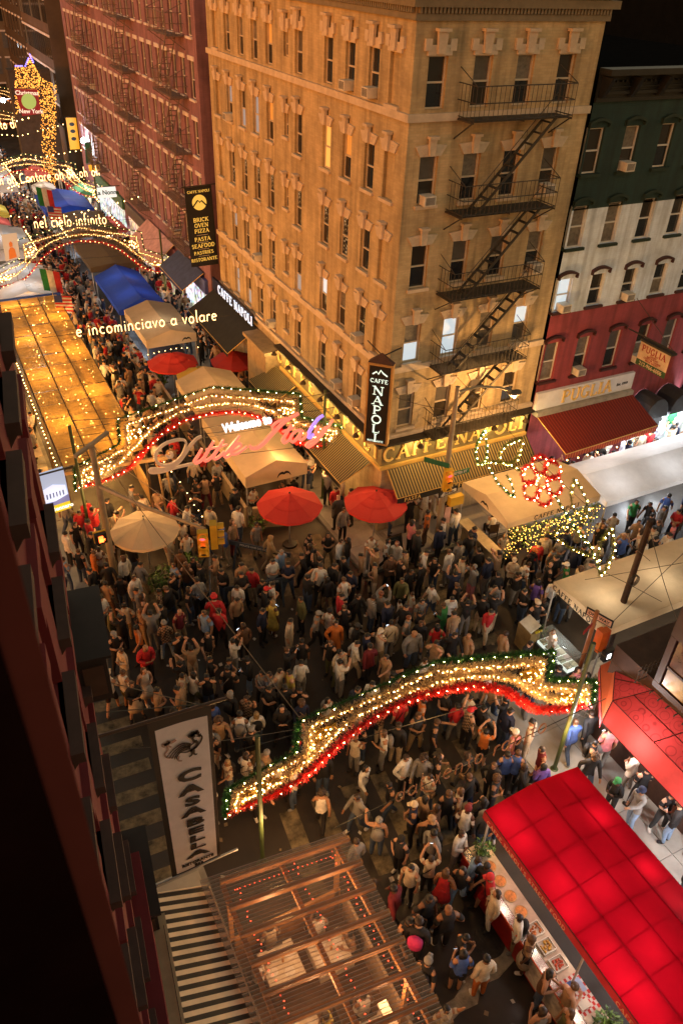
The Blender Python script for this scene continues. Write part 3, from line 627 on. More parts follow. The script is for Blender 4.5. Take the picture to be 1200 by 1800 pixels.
for r, (a, b) in enumerate(PZ):
    hm = (GRN, GRN, RED, RED)[r] if r != 1 else M('black_hood', (.02, .02, .02), .6)
    hmat = [M('green_hood', (.014, .032, .026), .6), M('green_hood2', (.013, .03, .024), .6), M('dark_hood', (.05, .02, .02), .6), M('dark_hood2', (.045, .012, .012), .6)][r]
    for c, x in enumerate(PX):
        k = {(2, 0): ('cool', 'cool'), (3, 0): ('curtain', 'blind'), (1, 0): ('curtain', 'curtain'), (1, 1): ('curtain', 'curtain'), (0, 0): ('dim', 'dim'), (0, 1): ('dim', 'curtain'), (2, 3): ('curtain', 'dark'), (3, 1): ('dark', 'curtain'), (3, 2): ('dark', 'blind'), (3, 3): ('curtain', 'dim'), (3, 4): ('blind', 'blind')}.get((r, c), ('dark', 'dim'))
        o = window(pug, (x, YP, a), 0, .68, b-a, WTR, k, ac={(2, 0): .05, (3, 1): 0, (2, 2): 0, (0, 1): 0, (3, 3): -.1}.get((r, c)), sill=None)
        h = obj('hood', wmesh(('h', .68, 'brow', r), lambda: hood_brow(.68)), hmat, o, loc=(0, 0, b-a))
        s = obj('sill', wmesh(('s', .68, r, 'p'), lambda: MB().box((-.45, -.12, -.1), (.45, .17, 0)).mesh('sill')), hmat, o, loc=(0, 0, -.002))
BCO = M('black_cornice', (.014, .015, .015), .5, var=.3)
MB().box((P0, YP-.1, 15.68), (P1, YP-.002, 15.8)).box((P0, YP-.55, 16.5), (P1, YP+.02, 16.68)).box((P0, YP-.06, 15.8), (P1, YP-.003, 16.5)).build('cornice', BCO, pug)
bk = MB().prism([(0, 0, 0), (0, -.16, 0), (0, -.5, .6), (0, 0, .6)], (.17, 0, 0)).mesh('bracket'); bk.materials.append(BCO)
pn = MB().box((0, -.1, 0), (.42, 0, .1)).box((.0, -.09, .2), (.42, 0, .24)).box((.1, -.14, .36), (.16, 0, .42)).box((.28, -.14, .36), (.34, 0, .42)).mesh('cornice_panel'); pn.materials.append(BCO)
for i in range(8): obj('bracket', bk, None, pug, loc=(.1+i*1.27, -.06, 15.83))
for i in range(24): obj('cornice_panel', pn, None, pug, loc=(.36+i*.42+(i//2)*.0, -.06, 15.9))
# shop sign and red awning
sb = thing('shop_sign', 'white shop sign with gold PUGLIA lettering above the red awning', 'sign', (23.3, YP, 4.2))
MB().box((20.66, YP-.16, 4.2), (26.0, YP-.004, 4.98)).build('board', M('sign_white', (.75, .77, .82), .45, var=.08), sb)
MB().box((20.66, YP-.35, 3.98), (26.0, YP-.005, 4.18)).build('shutter_box', M('shutter_grey', (.35, .33, .28), .6), sb)
put_letters('PUGLIA', .56, .04, M('gold_letters'), sb, (23.4, YP-.165, 4.6), (1, 0, 0), (0, 0, 1))
put('lettering', sans('Est. 1919', .17, .01, .003), BLACK, sb, (25.35, YP-.165, 4.55), (1, 0, 0), (0, 0, 1))
AWR = stripes('awning_red_stripe', (.16, .012, .008), (.34, .05, .02), 0, .15, .8)
ra = awning('dark red ribbed awning with scalloped edge under the white sign', [(20.75, YP-.3, 3.95), (26.0, YP-.3, 3.95), (26.35, 20.1, 3.1), (20.85, 19.7, 3.2)], 0, AWR, .25, stripes('valance_red', (.3, .03, .012), (.5, .12, .04), 0, .15, .6), scallop=1)
bs = thing('hanging_sign', 'cream and green hanging sign reading PUGLIA with a phone number, on an iron bracket', 'sign', (25.0, 20.2, 6))
MB().box((24.9, 19.35, 5.93), (25.12, 20.97, 6.93)).build('case', M('sign_red_edge', (.3, .05, .045), .6), bs)
MB().box((24.885, 19.36, 6.2), (24.898, 20.96, 6.92)).build('cream_panel', M('sign_cream', (.55, .42, .28), .5), bs)
MB().box((24.885, 19.36, 5.94), (24.898, 20.96, 6.195)).build('green_panel', M('sign_green', (.03, .08, .03), .5), bs)
MB().box((24.86, 19.3, 6.94), (25.16, 21.0, 7.02)).tube([(25, 21.85, 7.1), (25, 19.3, 7.1)], .03).tube([(25, 21.85, 8.4), (25, 19.4, 7.1)], .012).build('bracket', IRON, bs)
put('lettering', serif('PUGLIA', .26, .01), M('sign_red_ink', (.3, .03, .025), .5), bs, (24.88, 20.16, 6.72), (0, -1, 0), (0, 0, 1))
for i, s in enumerate(('ITALIAN', 'RESTAURANT', 'COCKTAIL LOUNGE', 'BREAD BAKERY')): put('lettering', sans(s, .1, .004, .002), M('sign_red_ink'), bs, (24.88, 20.16, 6.52-i*.085), (0, -1, 0), (0, 0, 1))
put('lettering', sans('212-966-6006', .22, .004, .004), M('sign_cream'), bs, (24.88, 20.16, 6.06), (0, -1, 0), (0, 0, 1))
# dome awnings of the souvenir shop next door
for i, x in enumerate((27.0, 28.5, 30.0)):
    t = thing('dome_awning', 'dark grey half-dome awning of the souvenir shop, %s from the red awning' % ('first', 'second', 'third')[i], 'awning', (x, YP-.6, 2.9), group='dome awnings over the souvenir shop')
    mb = MB(); k = 8
    for j in range(k):
        a0, a1 = PI*j/k, PI*(j+1)/k; p = lambda a, s, yy: (x+math.cos(a)*.68*s, yy, 2.95+math.sin(a)*.95*s)
        mb.poly(p(a0, 1, YP-1.1), p(a1, 1, YP-1.1), p(a1, 1, YP-.01), p(a0, 1, YP-.01)); mb.poly((x, YP-1.1, 2.95), p(a0, 1, YP-1.1), p(a1, 1, YP-1.1))
    mb.build('cloth', M('dome_cloth', (.03, .032, .036), .7), t)
# dark buildings behind
db = thing('rear_building', 'unlit dark building rising behind the tricolour tenement with a lit fanlight', 'building', (26, 37, 0))
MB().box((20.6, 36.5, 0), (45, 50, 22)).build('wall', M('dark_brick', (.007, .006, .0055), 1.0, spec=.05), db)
fl = MB()
for i in range(6):
    a0, a1 = PI*i/6+.05, PI*(i+1)/6-.05; fl.poly(*[(31.5+r*math.cos(a), 36.48, 18.9+r*math.sin(a)) for r, a in ((.15, a0), (.95, a0), (.95, a1), (.15, a1))])
fl.build('fanlight', E('fanlight_glow', (1, .7, .15), .3, False), db)
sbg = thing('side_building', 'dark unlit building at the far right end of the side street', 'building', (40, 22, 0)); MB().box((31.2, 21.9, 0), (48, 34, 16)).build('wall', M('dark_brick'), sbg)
# ================================================================== long red tenement up the street
REDB = brickmat('dull_red_brick', (.28, .14, .19), (.25, .125, .165), (.235, .13, .165), bump=.15)  # red shifted towards purple in place of cool street lamp light
LINT = M('white_lintel', (.6, .56, .58), .7, var=.2)
rb = thing('red_tenement', 'long dull red tenement with white lintels and grey fire escapes up the street', 'building', (XN, 41.6, 0))
RY0, RY1 = 41.6, 75.2
RR = [(15.8, 17.45), (13.08, 14.78), (10.42, 12.1), (7.76, 9.43), (5.1, 6.78)]
RC = [42.55+1.485*i for i in range(22)]
mb = MB(); facade(mb, (XN, RY1, 0), (0, -1, 0), (-1, 0, 0), RY1-RY0, 0, 19.5, [(RY1-y-.36, RY1-y+.36, a, b) for y in RC for a, b in RR]); facade(mb, (XN, RY0, 0), (1, 0, 0), (0, -1, 0), 9, 0, 19.5, [])
mb.build('wall', REDB, rb)
for r, (a, b) in enumerate(RR):
    for c, y in enumerate(RC):
        k = random.choice([('dark', 'dark'), ('dark', 'curtain'), ('dim', 'dark'), ('blind', 'dark'), ('dark', 'blind'), ('curtain', 'blind')])
        if (r, c) in ((2, 2), (3, 2), (3, 0), (2, 14), (4, 17)): k = ('dim', 'reflected_lights')
        window(rb, (XN, y, a), -PI/2, .72, b-a, WTR, k, sill=LINT, hood=(hood_lintel, LINT), ac=0 if (r, c) in ((1, 19), (2, 16), (4, 3)) else None)
GIR = M('grey_iron', (.16, .12, .115), .7, .1, var=.2)
for i, (y, nm) in enumerate(((43.4, 'nearest the tan building'), (53.2, 'in the middle of the front'), (64.6, 'at the far end'))):
    fire_escape('grey iron fire escape on the red tenement, %s' % nm, (XN-.003, y+3.4, 0), (0, -1, 0), (-1, 0, 0), 3.4, [15.75, 13.03, 10.37, 7.7, 5.05], True, .9, 9, mat=GIR, rails=14)
# recessed dark building between
gp = thing('gap_building', 'narrow unlit brown building set back between tan and red buildings', 'building', (16, 40, 0))
MB().box((15.2, 39.95, 0), (22, 41.55, 18.2)).box((14.6, 39.95, 0), (15.2, 41.55, 13)).build('wall', M('gap_brown', (.03, .018, .012), .9), gp)
def shopglow(i, col, em):
    nm = 'shop_window_%s' % i
    if nm in MATS: return MATS[nm]
    m = E(nm, col, em*.8); n = m.node_tree; b = n.nodes['Principled BSDF']; tc = n.nodes.new('ShaderNodeTexCoord'); v = n.nodes.new('ShaderNodeTexVoronoi'); v.inputs['Scale'].default_value = 3.2; v.feature = 'F1'; n.links.new(tc.outputs['Object'], v.inputs[0])
    mx = n.nodes.new('ShaderNodeMix'); mx.data_type = 'RGBA'; mx.inputs[0].default_value = .55; n.links.new(v.outputs['Color'], mx.inputs[6]); mx.inputs[7].default_value = (*col, 1); g_ = n.nodes.new('ShaderNodeMath'); g_.operation = 'MULTIPLY_ADD'; g_.inputs[1].default_value = -1.1*em; g_.inputs[2].default_value = em; n.links.new(v.outputs['Distance'], g_.inputs[0])
    n.links.new(mx.outputs[2], b.inputs['Emission Color']); n.links.new(g_.outputs[0], b.inputs['Emission Strength']); return m
# shop fronts of the tenement: fascias, lit windows, awnings
for i, (y0, y1, col, em, lab) in enumerate([(42.2, 46.6, (.75, .9, 1), 2.2, 'bright white lit souvenir shop front below the red tenement, nearest'), (47.2, 52.5, (1, .75, .45), 1.0, 'warm lit shop front below the red tenement behind the pink awning'), (53.5, 60, (1, .8, .55), 1.0, 'lit restaurant front below the red tenement past the pink awning'), (61, 70, (.8, .92, 1), 1.5, 'cool lit shop front at the far end of the red tenement')]):
    t = thing('lit_shop', lab, 'shop', (XN-.2, (y0+y1)/2, 0))
    MB().box((XN-.2, y0, 3.1), (XN-.005, y1, 3.9)).build('fascia', M('fascia%d' % i, [(.08, .12, .4), (.3, .12, .14), (.1, .1, .12), (.05, .16, .1)][i], .5), t)
    k = int((y1-y0)/1.1)
    for j in range(k): MB().box((XN-.06, y0+.1+(y1-y0-.1)*j/k, .5), (XN-.03, y0+(y1-y0)*(j+1)/k-.05, 3.0)).build('pane', shopglow(i, col, em), t)
    MB().box((XN-.1, y0, 0), (XN-.006, y1, .45)).build('stall_riser', BLACK, t)
pk = awning('pale pink awning on the red tenement shop front', [(XN-.1, 48.2, 4.2), (XN-.1, 54.2, 4.2), (12.1, 54.4, 3.0), (12.1, 48.4, 3.0)], 0, M('pink_cloth', (.5, .3, .32), .7), .2)
awning('navy awning with a lit blue sign next to the pink one', [(XN-.1, 42.6, 4.2), (XN-.1, 47.2, 4.2), (12.2, 47.6, 3.2), (12.2, 43.0, 3.2)], 0, M('navy_cloth', (.04, .06, .16), .7), .25)
# ================================================================== far end of the street
def block(name, label, p0, p1, mat, win=None, cols=0, rows=0, face='x', zr=(5, 16)):
    t = thing(name, label, 'building', ((p0[0]+p1[0])/2, (p0[1]+p1[1])/2, 0)); MB().box(p0, p1).build('wall', mat, t)
    for c in range(cols):
        for r in range(rows):
            z = zr[0]+(zr[1]-zr[0])*r/max(1, rows-1)
            if face[0] == 'x':
                x = p0[0] if face == 'x-' else p1[0]; s = -1 if face == 'x-' else 1; y = p0[1]+(p1[1]-p0[1])*(c+.5)/cols
                o = MB().box((x+s*.002, y-.42, z), (x+s*.03, y+.42, z+1.7)).build('window', PANE[random.choice(['dark', 'dark', 'dim', 'blind'])], t); MB().box((x+s*.002, y-.52, z+1.71), (x+s*.07, y+.52, z+1.9)).build('lintel', LINT, o)
            else:
                x = p0[0]+(p1[0]-p0[0])*(c+.5)/cols; y = p0[1]
                o = MB().box((x-.42, y-.03, z), (x+.42, y-.002, z+1.7)).build('window', PANE[random.choice(['dark', 'dark', 'dim', 'blind'])], t); MB().box((x-.52, y-.07, z+1.71), (x+.52, y-.002, z+1.9)).build('lintel', LINT, o)
    return t
BRB = M('brown_brick', (.09, .055, .035), .85, var=.25, scale=.6); 
block('far_tenement', 'brown tenement beyond the red one on the right side of the street', (13.6, 83, 0), (22, 98, 19), BRB, cols=14, rows=5, face='x-')
block('distant_tenement', 'dim brown tenement at the far end on the right', (14.2, 98.5, 0), (26, 130, 20), M('dim_brick', (.05, .034, .024), .9), cols=14, rows=5, face='x-')
xl = at(27, 97, y=118).x
block('west_tenement', 'pale grey-brown tenement at the far left end of the street', (xl-16, 118, 0), (xl, 140, 20.5), M('grey_brick', (.15, .11, .075), .85, var=.25, scale=.6), cols=11, rows=6, face='y', zr=(2.5, 16.5))
block('end_building', 'dark building closing the view at the street end', (-12, 170, 0), (60, 180, 30), M('dim_brick'))
# building wrapped in golden string lights
gl = thing('light_curtain', 'golden curtain of string lights draped over a building front with a peaked top', 'string lights', tuple(at(70, 300, y=77)))
mb = MB(); A0 = at(28, 150, y=77); A1 = at(98, 320, y=77)
prof = [(28, 118), (45, 118), (53, 98), (62, 118), (72, 135), (85, 142), (97, 150)]
for i in range(1300):
    px_ = random.uniform(27, 99) if random.random() < .75 else random.uniform(74, 99); top = np.interp(px_, [p[0] for p in prof], [p[1] for p in prof]); py_ = top+(random.random()**1.1)*((200 if px_ < 72 else 330)-top)
    q = at(px_, py_, y=77+.05*(px_-27)); mb.octa(q, .05)
mb.build('bulbs', E('curtain_gold', (1, .4, .06), 1.6, False), gl); gl.children[-1]['kind'] = 'stuff'
mb = MB()
for a, b in zip(prof[:3], prof[1:4]):
    for k in range(5):
        f = k/6; mb.octa(at(a[0]+(b[0]-a[0])*f, a[1]+(b[1]-a[1])*f-2, y=77), .07)
mb.build('blue_edge_bulbs', E('curtain_blue', (.2, .15, 1), 4, False), gl); gl.children[-1]['kind'] = 'stuff'
x0, x1 = at(28, 150, y=77.4).x, at(98, 160, y=80).x
MB().box((x0, 81.2, 0), (x1, 82.5, at(45, 122, y=81.2).z)).build('backing_front', M('dim_brick'), gl)
lamp('curtain_light', at(65, 260, y=75), 120, (1, .5, .12), .5, parent=gl)
# banners and projecting signs up the street
def banner(name, label, Y, quad, mat, thick=.03):
    P = [at(*p, y=Y) for p in quad]; c = sum(P, Vector())/4; t = thing(name, label, 'banner', c)
    MB().prism(P, (0, thick, 0)).build('cloth', mat, t); MB().tube([P[0]+Vector((-.15, 0, .04)), P[1]+Vector((.3, 0, .04))], .03).build('pole', IRON, t)
    return t, P
def onq(P, u, v, off=.01): return P[0].lerp(P[1], u).lerp(P[3].lerp(P[2], u), v)+Vector((0, -off, 0))
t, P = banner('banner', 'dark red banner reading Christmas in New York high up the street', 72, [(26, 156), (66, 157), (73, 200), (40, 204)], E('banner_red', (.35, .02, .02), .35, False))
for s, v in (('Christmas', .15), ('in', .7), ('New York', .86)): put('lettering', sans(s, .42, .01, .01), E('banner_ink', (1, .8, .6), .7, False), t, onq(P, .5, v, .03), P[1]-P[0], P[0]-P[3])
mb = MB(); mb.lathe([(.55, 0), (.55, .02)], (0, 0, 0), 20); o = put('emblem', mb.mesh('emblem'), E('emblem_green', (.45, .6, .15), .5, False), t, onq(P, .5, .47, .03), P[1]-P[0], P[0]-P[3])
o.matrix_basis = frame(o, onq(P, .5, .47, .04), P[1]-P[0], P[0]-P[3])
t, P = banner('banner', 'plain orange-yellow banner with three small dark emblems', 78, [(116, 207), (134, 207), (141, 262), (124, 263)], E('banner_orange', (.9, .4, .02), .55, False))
for v in (.2, .42, .66): o = put('emblem', MB().lathe([(.22, 0), (.22, .02)], n=14, scale=(1, .7)).mesh('emblem'), BLACK, t, onq(P, .5, v, .03), P[1]-P[0], P[0]-P[3])
t, P = banner('banner', 'narrow dark green vertical banner below the orange one', 70, [(149, 251), (160, 250), (165, 286), (152, 288)], M('banner_green', (.03, .14, .08), .6))
t, P = banner('banner', 'tall black banner with a volcano emblem listing brick oven pizza, pasta and seafood', 40.2, [(324, 331), (371, 325), (384, 464), (337, 470)], M('banner_black', (.012, .012, .014), .6))
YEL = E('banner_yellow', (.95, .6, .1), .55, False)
o = put('volcano_emblem', MB().lathe([(.38, 0), (.38, .012)], n=24).mesh('volcano_emblem'), YEL, t, onq(P, .5, .19, .02), P[1]-P[0], P[0]-P[3])
mb = MB(); ribbon(mb, [(-.36, -.14), (-.08, .16), (.02, .05), (.12, .12), (.36, -.14)], .035, .01); put('emblem_mountain', mb.mesh('emblem_mountain'), M('banner_black'), t, onq(P, .5, .2, .04), P[1]-P[0], P[0]-P[3])
put('lettering', serif('CAFFE NAPOLI', .12, .01, space=.05), YEL, t, onq(P, .5, .055, .03), P[1]-P[0], P[0]-P[3])
for s, v in (('BRICK', .4), ('OVEN', .47), ('PIZZA', .54), ('PASTA', .645), ('SEAFOOD', .73), ('PASTRIES', .82), ('RISTORANTE', .91)):
    put('lettering', serif(s, .2 if len(s) < 8 else .17, .01, space=.05), YEL, t, onq(P, .5, v, .03), P[1]-P[0], P[0]-P[3])
for v in (.595, .69, .775, .865): MB().tube([onq(P, .3, v, .03), onq(P, .7, v, .03)], .012, 4).build('rule', M('white_sash'), t)
t, P = banner('sign', 'white lit sign reading La Nonna on the right side of the street', 58, [(171, 330), (203, 328), (206, 346), (173, 349)], E('sign_lit_white', (.9, .9, .85), .75, False), .15)
put('lettering', sans('La Nonna', .42, .01, .01), M('sign_green'), t, onq(P, .5, .5, .03), P[1]-P[0], P[0]-P[3])
t, P = banner('sign', 'small orange lit sign under the green banner', 68, [(156, 290), (175, 289), (177, 300), (158, 301)], E('sign_lit_orange', (1, .4, .03), .9, False), .15)
t, P = banner('hanging_sign', 'lit box sign with a villa picture and yellow San Gennaro strip at left', 22.6, [(66, 839), (112, 825), (126, 892), (78, 908)], E('gennaro_face', (.45, .55, .75), .55, False), .2)
# picture on the sign: sky, villa, street, yellow strip
q = lambda u, v, o_=.012: onq(P, u, v, o_)
MB().prism([q(0, .8), q(1, .8), q(1, 1), q(0, 1)], (0, -.01, 0)).build('yellow_strip', E('gennaro_yellow', (.75, .55, .02), .6, False), t)
MB().prism([q(.05, .68), q(.1, .35), q(.5, .28), q(.95, .38), q(.97, .62), q(.5, .7)], (0, -.01, 0)).build('villa_print', E('villa_white', (.65, .7, .85), .8, False), t)
MB().prism([q(.0, .8), q(.0, .7), q(.5, .71), q(1, .63), q(1, .8)], (0, -.012, 0)).build('street_print', E('villa_street', (.2, .2, .4), .5, False), t)
mb = MB()
for u in range(6): mb.prism([q(.2+.12*u, .48, .025), q(.25+.12*u, .48, .025), q(.25+.12*u, .6, .025), q(.2+.12*u, .6, .025)], (0, -.005, 0))
mb.build('window_print', E('villa_dark', (.1, .13, .3), .4, False), t)
put('lettering', sans('San Gennaro', .2, .006, .006), E('gennaro_ink', (1, .95, .8), 1.0, False), t, q(.5, .9, .04), P[1]-P[0], P[0]-P[3])
lamp('sign_light', (1.7, 22.2, 4.6), 6, (1, .85, .7), .2, parent=t)
# far street lamps with bright white heads
for i, (px_, py_, Y) in enumerate(((6, 176, 92), (147, 247, 72))):
    p = at(px_, py_, y=Y); t = thing('street_lamp', 'bright white street lamp %s' % ('at the far left end of the street' if i == 0 else 'beside the orange banner up the street'), 'street lamp', (p.x, p.y, 0))
    MB().tube([(p.x+1.2, p.y, 0), (p.x+1.2, p.y, p.z+.2)], .07).tube([(p.x+1.2, p.y, p.z+.15), (p.x, p.y, p.z+.1)], .05).build('post', M('grey_iron'), t)
    MB().ball(p, .22, 8, 6).build('lamp_head', E('street_lamp_white', (.9, .97, 1), 30, False), t); lamp('street_light', p-Vector((0, .4, .4)), 900, COOL, .25, parent=t)
# ================================================================== the dark red building the view is taken from
MRD = M('maroon_paint', (.13, .012, .016), .8, var=.18, scale=1.5, bump=.05); SILL = M('sill_stone', (.06, .032, .026), .8, var=.2); DARKW = GLASS('window_black', (.006, .006, .007), .25)  # sill stone darkened to stand for tops that get no light
FA = math.radians(6.6); FU = Vector((math.sin(FA), math.cos(FA), 0)); FN = Vector((FU.y, -FU.x, 0)); FO = Vector((-.6, 0, 0))
hb = thing('maroon_building', 'dark maroon building in shadow with stone sills, seen steeply down its front', 'building', FO+FU*5)
FL = 10.2; mb = MB(); cols = [.55+1.62*i for i in range(6)]; rows = [(4.9, 6.6), (7.65, 9.35), (10.4, 12.1), (13.15, 14.85), (15.9, 17.6)]
facade(mb, FO, FU, FN, FL, 0, 24, [(c, c+.85, a, b) for c in cols for a, b in rows], .32)
mb.poly(FO+FU*FL, FO+FU*FL-FN*12, FO+FU*FL-FN*12+Vector((0, 0, 24)), FO+FU*FL+Vector((0, 0, 24)))
mb.build('wall', MRD, hb)
PI_ = MB()
for c in cols:
    for a, b in rows:
        O_ = FO+FU*(c+.425); P_ = lambda u, n, z: O_+FU*u+FN*n+Vector((0, 0, z))
        wo = MB().obox(P_(0, -.26, (a+b)/2), FU*.42, FN*.02, (0, 0, .84)).build('window', DARKW, hb)
        MB().obox(P_(0, .04, a-.07), FU*.56, FN*.09, (0, 0, .07)).prism([P_(-.5, .1, a-.14), P_(-.5, -.0, a-.3), P_(-.5, -.0, a-.14)], FU*.12).prism([P_(.38, .1, a-.14), P_(.38, 0, a-.3), P_(.38, 0, a-.14)], FU*.12).build('sill', SILL, wo)
        MB().obox(P_(0, .035, b+.12), FU*.6, FN*.05, (0, 0, .12)).build('hood', MRD, wo)
for c in (0.05, 2.05+.3, 5.4, 8.7): pass
# near window frame beside the viewpoint, its shade put into the colour, shop cornice boxes
MB().box((-.045, .8, 0), (0, .9, 24)).build('window_jamb', M('maroon_near', (.085, .022, .02), .9, var=.1, spec=.1), hb)
MB().box((-1.4, .79, 0), (-.046, .9, 24)).build('near_window_frame', M('frame_in_shade', (.01, .004, .004), 1.0, spec=0), hb)
MB().obox(FO+FU*6.3+FN*.15+Vector((0, 0, 4.15)), FU*3.2, FN*.145, (0, 0, .45)).build('shop_fascia', MRD, hb)
CBX = M('cornice_dark', (.02, .014, .012), .7)
def cbox(s0, s1, z0, z1, d, nm='shop_cornice'):
    o = MB().obox(FO+FU*((s0+s1)/2)+FN*(d/2)+Vector((0, 0, (z0+z1)/2)), FU*((s1-s0)/2), FN*d/2, (0, 0, (z1-z0)/2)).build(nm, CBX, hb)
    f = FO+FU*(s0-.012)+FN*(d/2)
    MB().obox(f+Vector((0, 0, (z0+z1)/2)), FU*.01, FN*d*.36, (0, 0, (z1-z0)*.34)).build('end_panel', M('panel_brown', (.06, .03, .018), .7), o)
    MB().obox(FO+FU*((s0+s1)/2)+FN*(d/2+.03)+Vector((0, 0, z1+.03)), FU*((s1-s0)/2+.05), FN*(d/2+.05), (0, 0, .025)).build('cap_moulding', CBX, o)
cbox(8.75, 10.3, 10.0, 10.9, .42, 'bay_cornice'); cbox(8.3, 10.2, 3.6, 4.25, .42)
MB().obox(FO+FU*5.6+FN*.36+Vector((0, 0, 3.6)), FU*3.0, FN*.2, (0, 0, .06)).build('shop_ledge', M('beige_ledge', (.42, .3, .18), .7, var=.12), hb)
mb = MB()
for i in range(12): a = FO+FU*(6.4+i*.15)+FN*.5; mb.bar(a+Vector((0, 0, 3.67)), a+FU*.15+Vector((0, 0, 3.95)), .012); mb.bar(a+Vector((0, 0, 3.95)), a+FU*.15+Vector((0, 0, 3.67)), .012)
mb.build('ledge_mesh_rail', IRON, hb)
# ================================================================== south-east corner building with the red canopy
BRN = M('brown_bay_paint', (.035, .012, .01), .5, var=.2)
sb2 = thing('corner_house', 'brown building with a glazed bay above the red patterned canopy at right', 'building', (16, 7, 0))
MB().box((14.45, -8, 0), (30, 10.15, 3.9)).build('ground_floor', M('brown_wall', (.06, .03, .02), .8), sb2)
MB().box((14.25, -8, 5.75), (30, 8.62, 9)).build('upper_wall', BRN, sb2)
MB().box((14.25, -8, 3.92), (30, 8.62, 4.12)).build('bay_sill', BRN, sb2)
mb = MB()
for y in (8.5, 7.35, 6.2, 5.05): MB().box((14.25, y-.07, 4.13), (14.4, y+.11, 5.74)).build('bay_post', BRN, sb2)
for i, y in enumerate((7.9, 6.75, 5.6)):
    MB().box((14.29, y-.46, 4.14), (14.36, y+.48, 4.75)).build('pane', M('bay_glass_low', (.16, .1, .05), .25, var=.5, scale=2, spec=.8), sb2)
    MB().box((14.29, y-.46, 4.83), (14.36, y+.48, 5.73)).build('pane', M('bay_glass_high', (.09, .045, .04), .2, var=.5, scale=2, spec=.8), sb2)
    MB().box((14.26, y-.5, 4.755), (14.39, y+.5, 4.825)).build('glazing_bar', BRN, sb2)
MB().box((14.42, 8.63, 3.92), (30, 8.7, 9)).build('side_wall', BRN, sb2)
mb = MB(); zz = 4.0
for i in range(16):
    x = 14.15+.0*i; y = 8.4-i*.28; mb.tube([(14.1, y, 3.98), (13.98, y, 3.98), (13.95, y, 3.93)], .02, 5)
mb.build('bead_row', IRON, sb2); sb2.children[-1]['kind'] = 'stuff'
mb = MB()
for i in range(9):
    x = 14.05+.16*i
    mb.tube([(x, 8.95, 3.75), (x, 8.95, 4.3), (x+.04, 8.95, 4.36), (x+.07, 8.95, 4.32)], .012, 4); mb.tube([(x, 8.95, 4.0), (x+.06, 8.95, 4.06), (x+.1, 8.95, 4.0)], .01, 4)
mb.tube([(14.0, 8.95, 3.8), (15.5, 8.95, 3.8)], .014, 4).tube([(14.0, 8.95, 4.2), (15.5, 8.95, 4.2)], .014, 4); mb.build('iron_cresting', IRON, sb2); sb2.children[-1]['kind'] = 'stuff'
def canvas(name, col, tr=.5, pat=True):
    m = M(name, col, .6, var=.1, trans=tr)
    if pat:
        n = m.node_tree; tc = n.nodes.new('ShaderNodeTexCoord'); v = n.nodes.new('ShaderNodeTexVoronoi'); v.inputs['Scale'].default_value = 2.4; v.inputs['Randomness'].default_value = .35; n.links.new(tc.outputs['Object'], v.inputs[0])
        s = n.nodes.new('ShaderNodeMath'); s.operation = 'SINE'; k = n.nodes.new('ShaderNodeMath'); k.operation = 'MULTIPLY'; k.inputs[1].default_value = 26; n.links.new(v.outputs['Distance'], k.inputs[0]); n.links.new(k.outputs[0], s.inputs[0])
        r = n.nodes.new('ShaderNodeMapRange'); r.inputs[1].default_value = .75; r.inputs[2].default_value = 1; r.inputs[3].default_value = 1; r.inputs[4].default_value = .6; n.links.new(s.outputs[0], r.inputs[0])
        old = n.nodes['Principled BSDF'].inputs['Base Color'].links[0].from_socket; vm = n.nodes.new('ShaderNodeVectorMath'); vm.operation = 'SCALE'; n.links.new(old, vm.inputs[0]); n.links.new(r.outputs[0], vm.inputs['Scale'])
        n.links.new(vm.outputs[0], n.nodes['Principled BSDF'].inputs['Base Color']); n.links.new(vm.outputs[0], n.nodes['Translucent BSDF'].inputs['Color'])
    return m
CAN = canvas('red_patterned_canvas', (.5, .045, .045)); CANP = canvas('red_canvas_skirt', (.62, .06, .055), .5, False)
rc = thing('restaurant_canopy', 'large red patterned canvas canopy wrapping the corner of the brown building', 'canopy', (13.7, 8, 0))
ZC = 3.05
K = [(16.95, 10.3, ZC), (14.85, 10.3, ZC), (13.62, 9.12, ZC), (13.62, 1.5, ZC)]; W_ = [(16.95, 8.75, 3.6), (14.5, 8.75, 3.6), (14.5, 8.62, 3.6), (14.5, 1.5, 3.6)]
L3 = lambda a, b, t: tuple(a[i]+(b[i]-a[i])*t for i in range(3))
for i in range(3): MB().poly(L3(K[1], K[0], i/3), L3(K[1], K[0], (i+1)/3), L3(W_[1], W_[0], (i+1)/3), L3(W_[1], W_[0], i/3)).build('roof_panel', CAN, rc)
MB().poly(K[1], W_[1], L3(K[1], K[2], .5)).build('roof_panel', CAN, rc); MB().poly(L3(K[1], K[2], .5), W_[1], W_[2], K[2]).build('roof_panel', CAN, rc)
for i in range(5):
    for j in range(2):
        a, b = L3(K[2], W_[2], j/2), L3(K[2], W_[2], (j+1)/2); c, d = L3(K[3], W_[3], j/2), L3(K[3], W_[3], (j+1)/2)
        MB().poly(L3(a, c, i/5), L3(b, d, i/5), L3(b, d, (i+1)/5), L3(a, c, (i+1)/5)).build('roof_panel', CAN, rc)
SEAM = M('seam_dark', (.06, .008, .008), .7)
for a, b in [(L3(K[1], K[0], i/3), L3(W_[1], W_[0], i/3)) for i in range(4)]+[(K[2], W_[2]), (L3(K[1], K[2], .5), W_[1]), (K[0], K[1]), (K[1], K[2]), (K[2], K[3]), (L3(K[2], W_[2], .5), L3(K[3], W_[3], .5))]+[(L3(K[2], K[3], i/5), L3(W_[2], W_[3], i/5)) for i in range(1, 5)]:
    MB().tube([a, b], .014, 5).build('seam_rib', SEAM, rc)
S2 = [(13.22, 8.95, 2.55), (13.22, 1.5, 2.55)]
MB().poly(K[2], K[3], S2[1], S2[0]).build('front_skirt', CANP, rc)
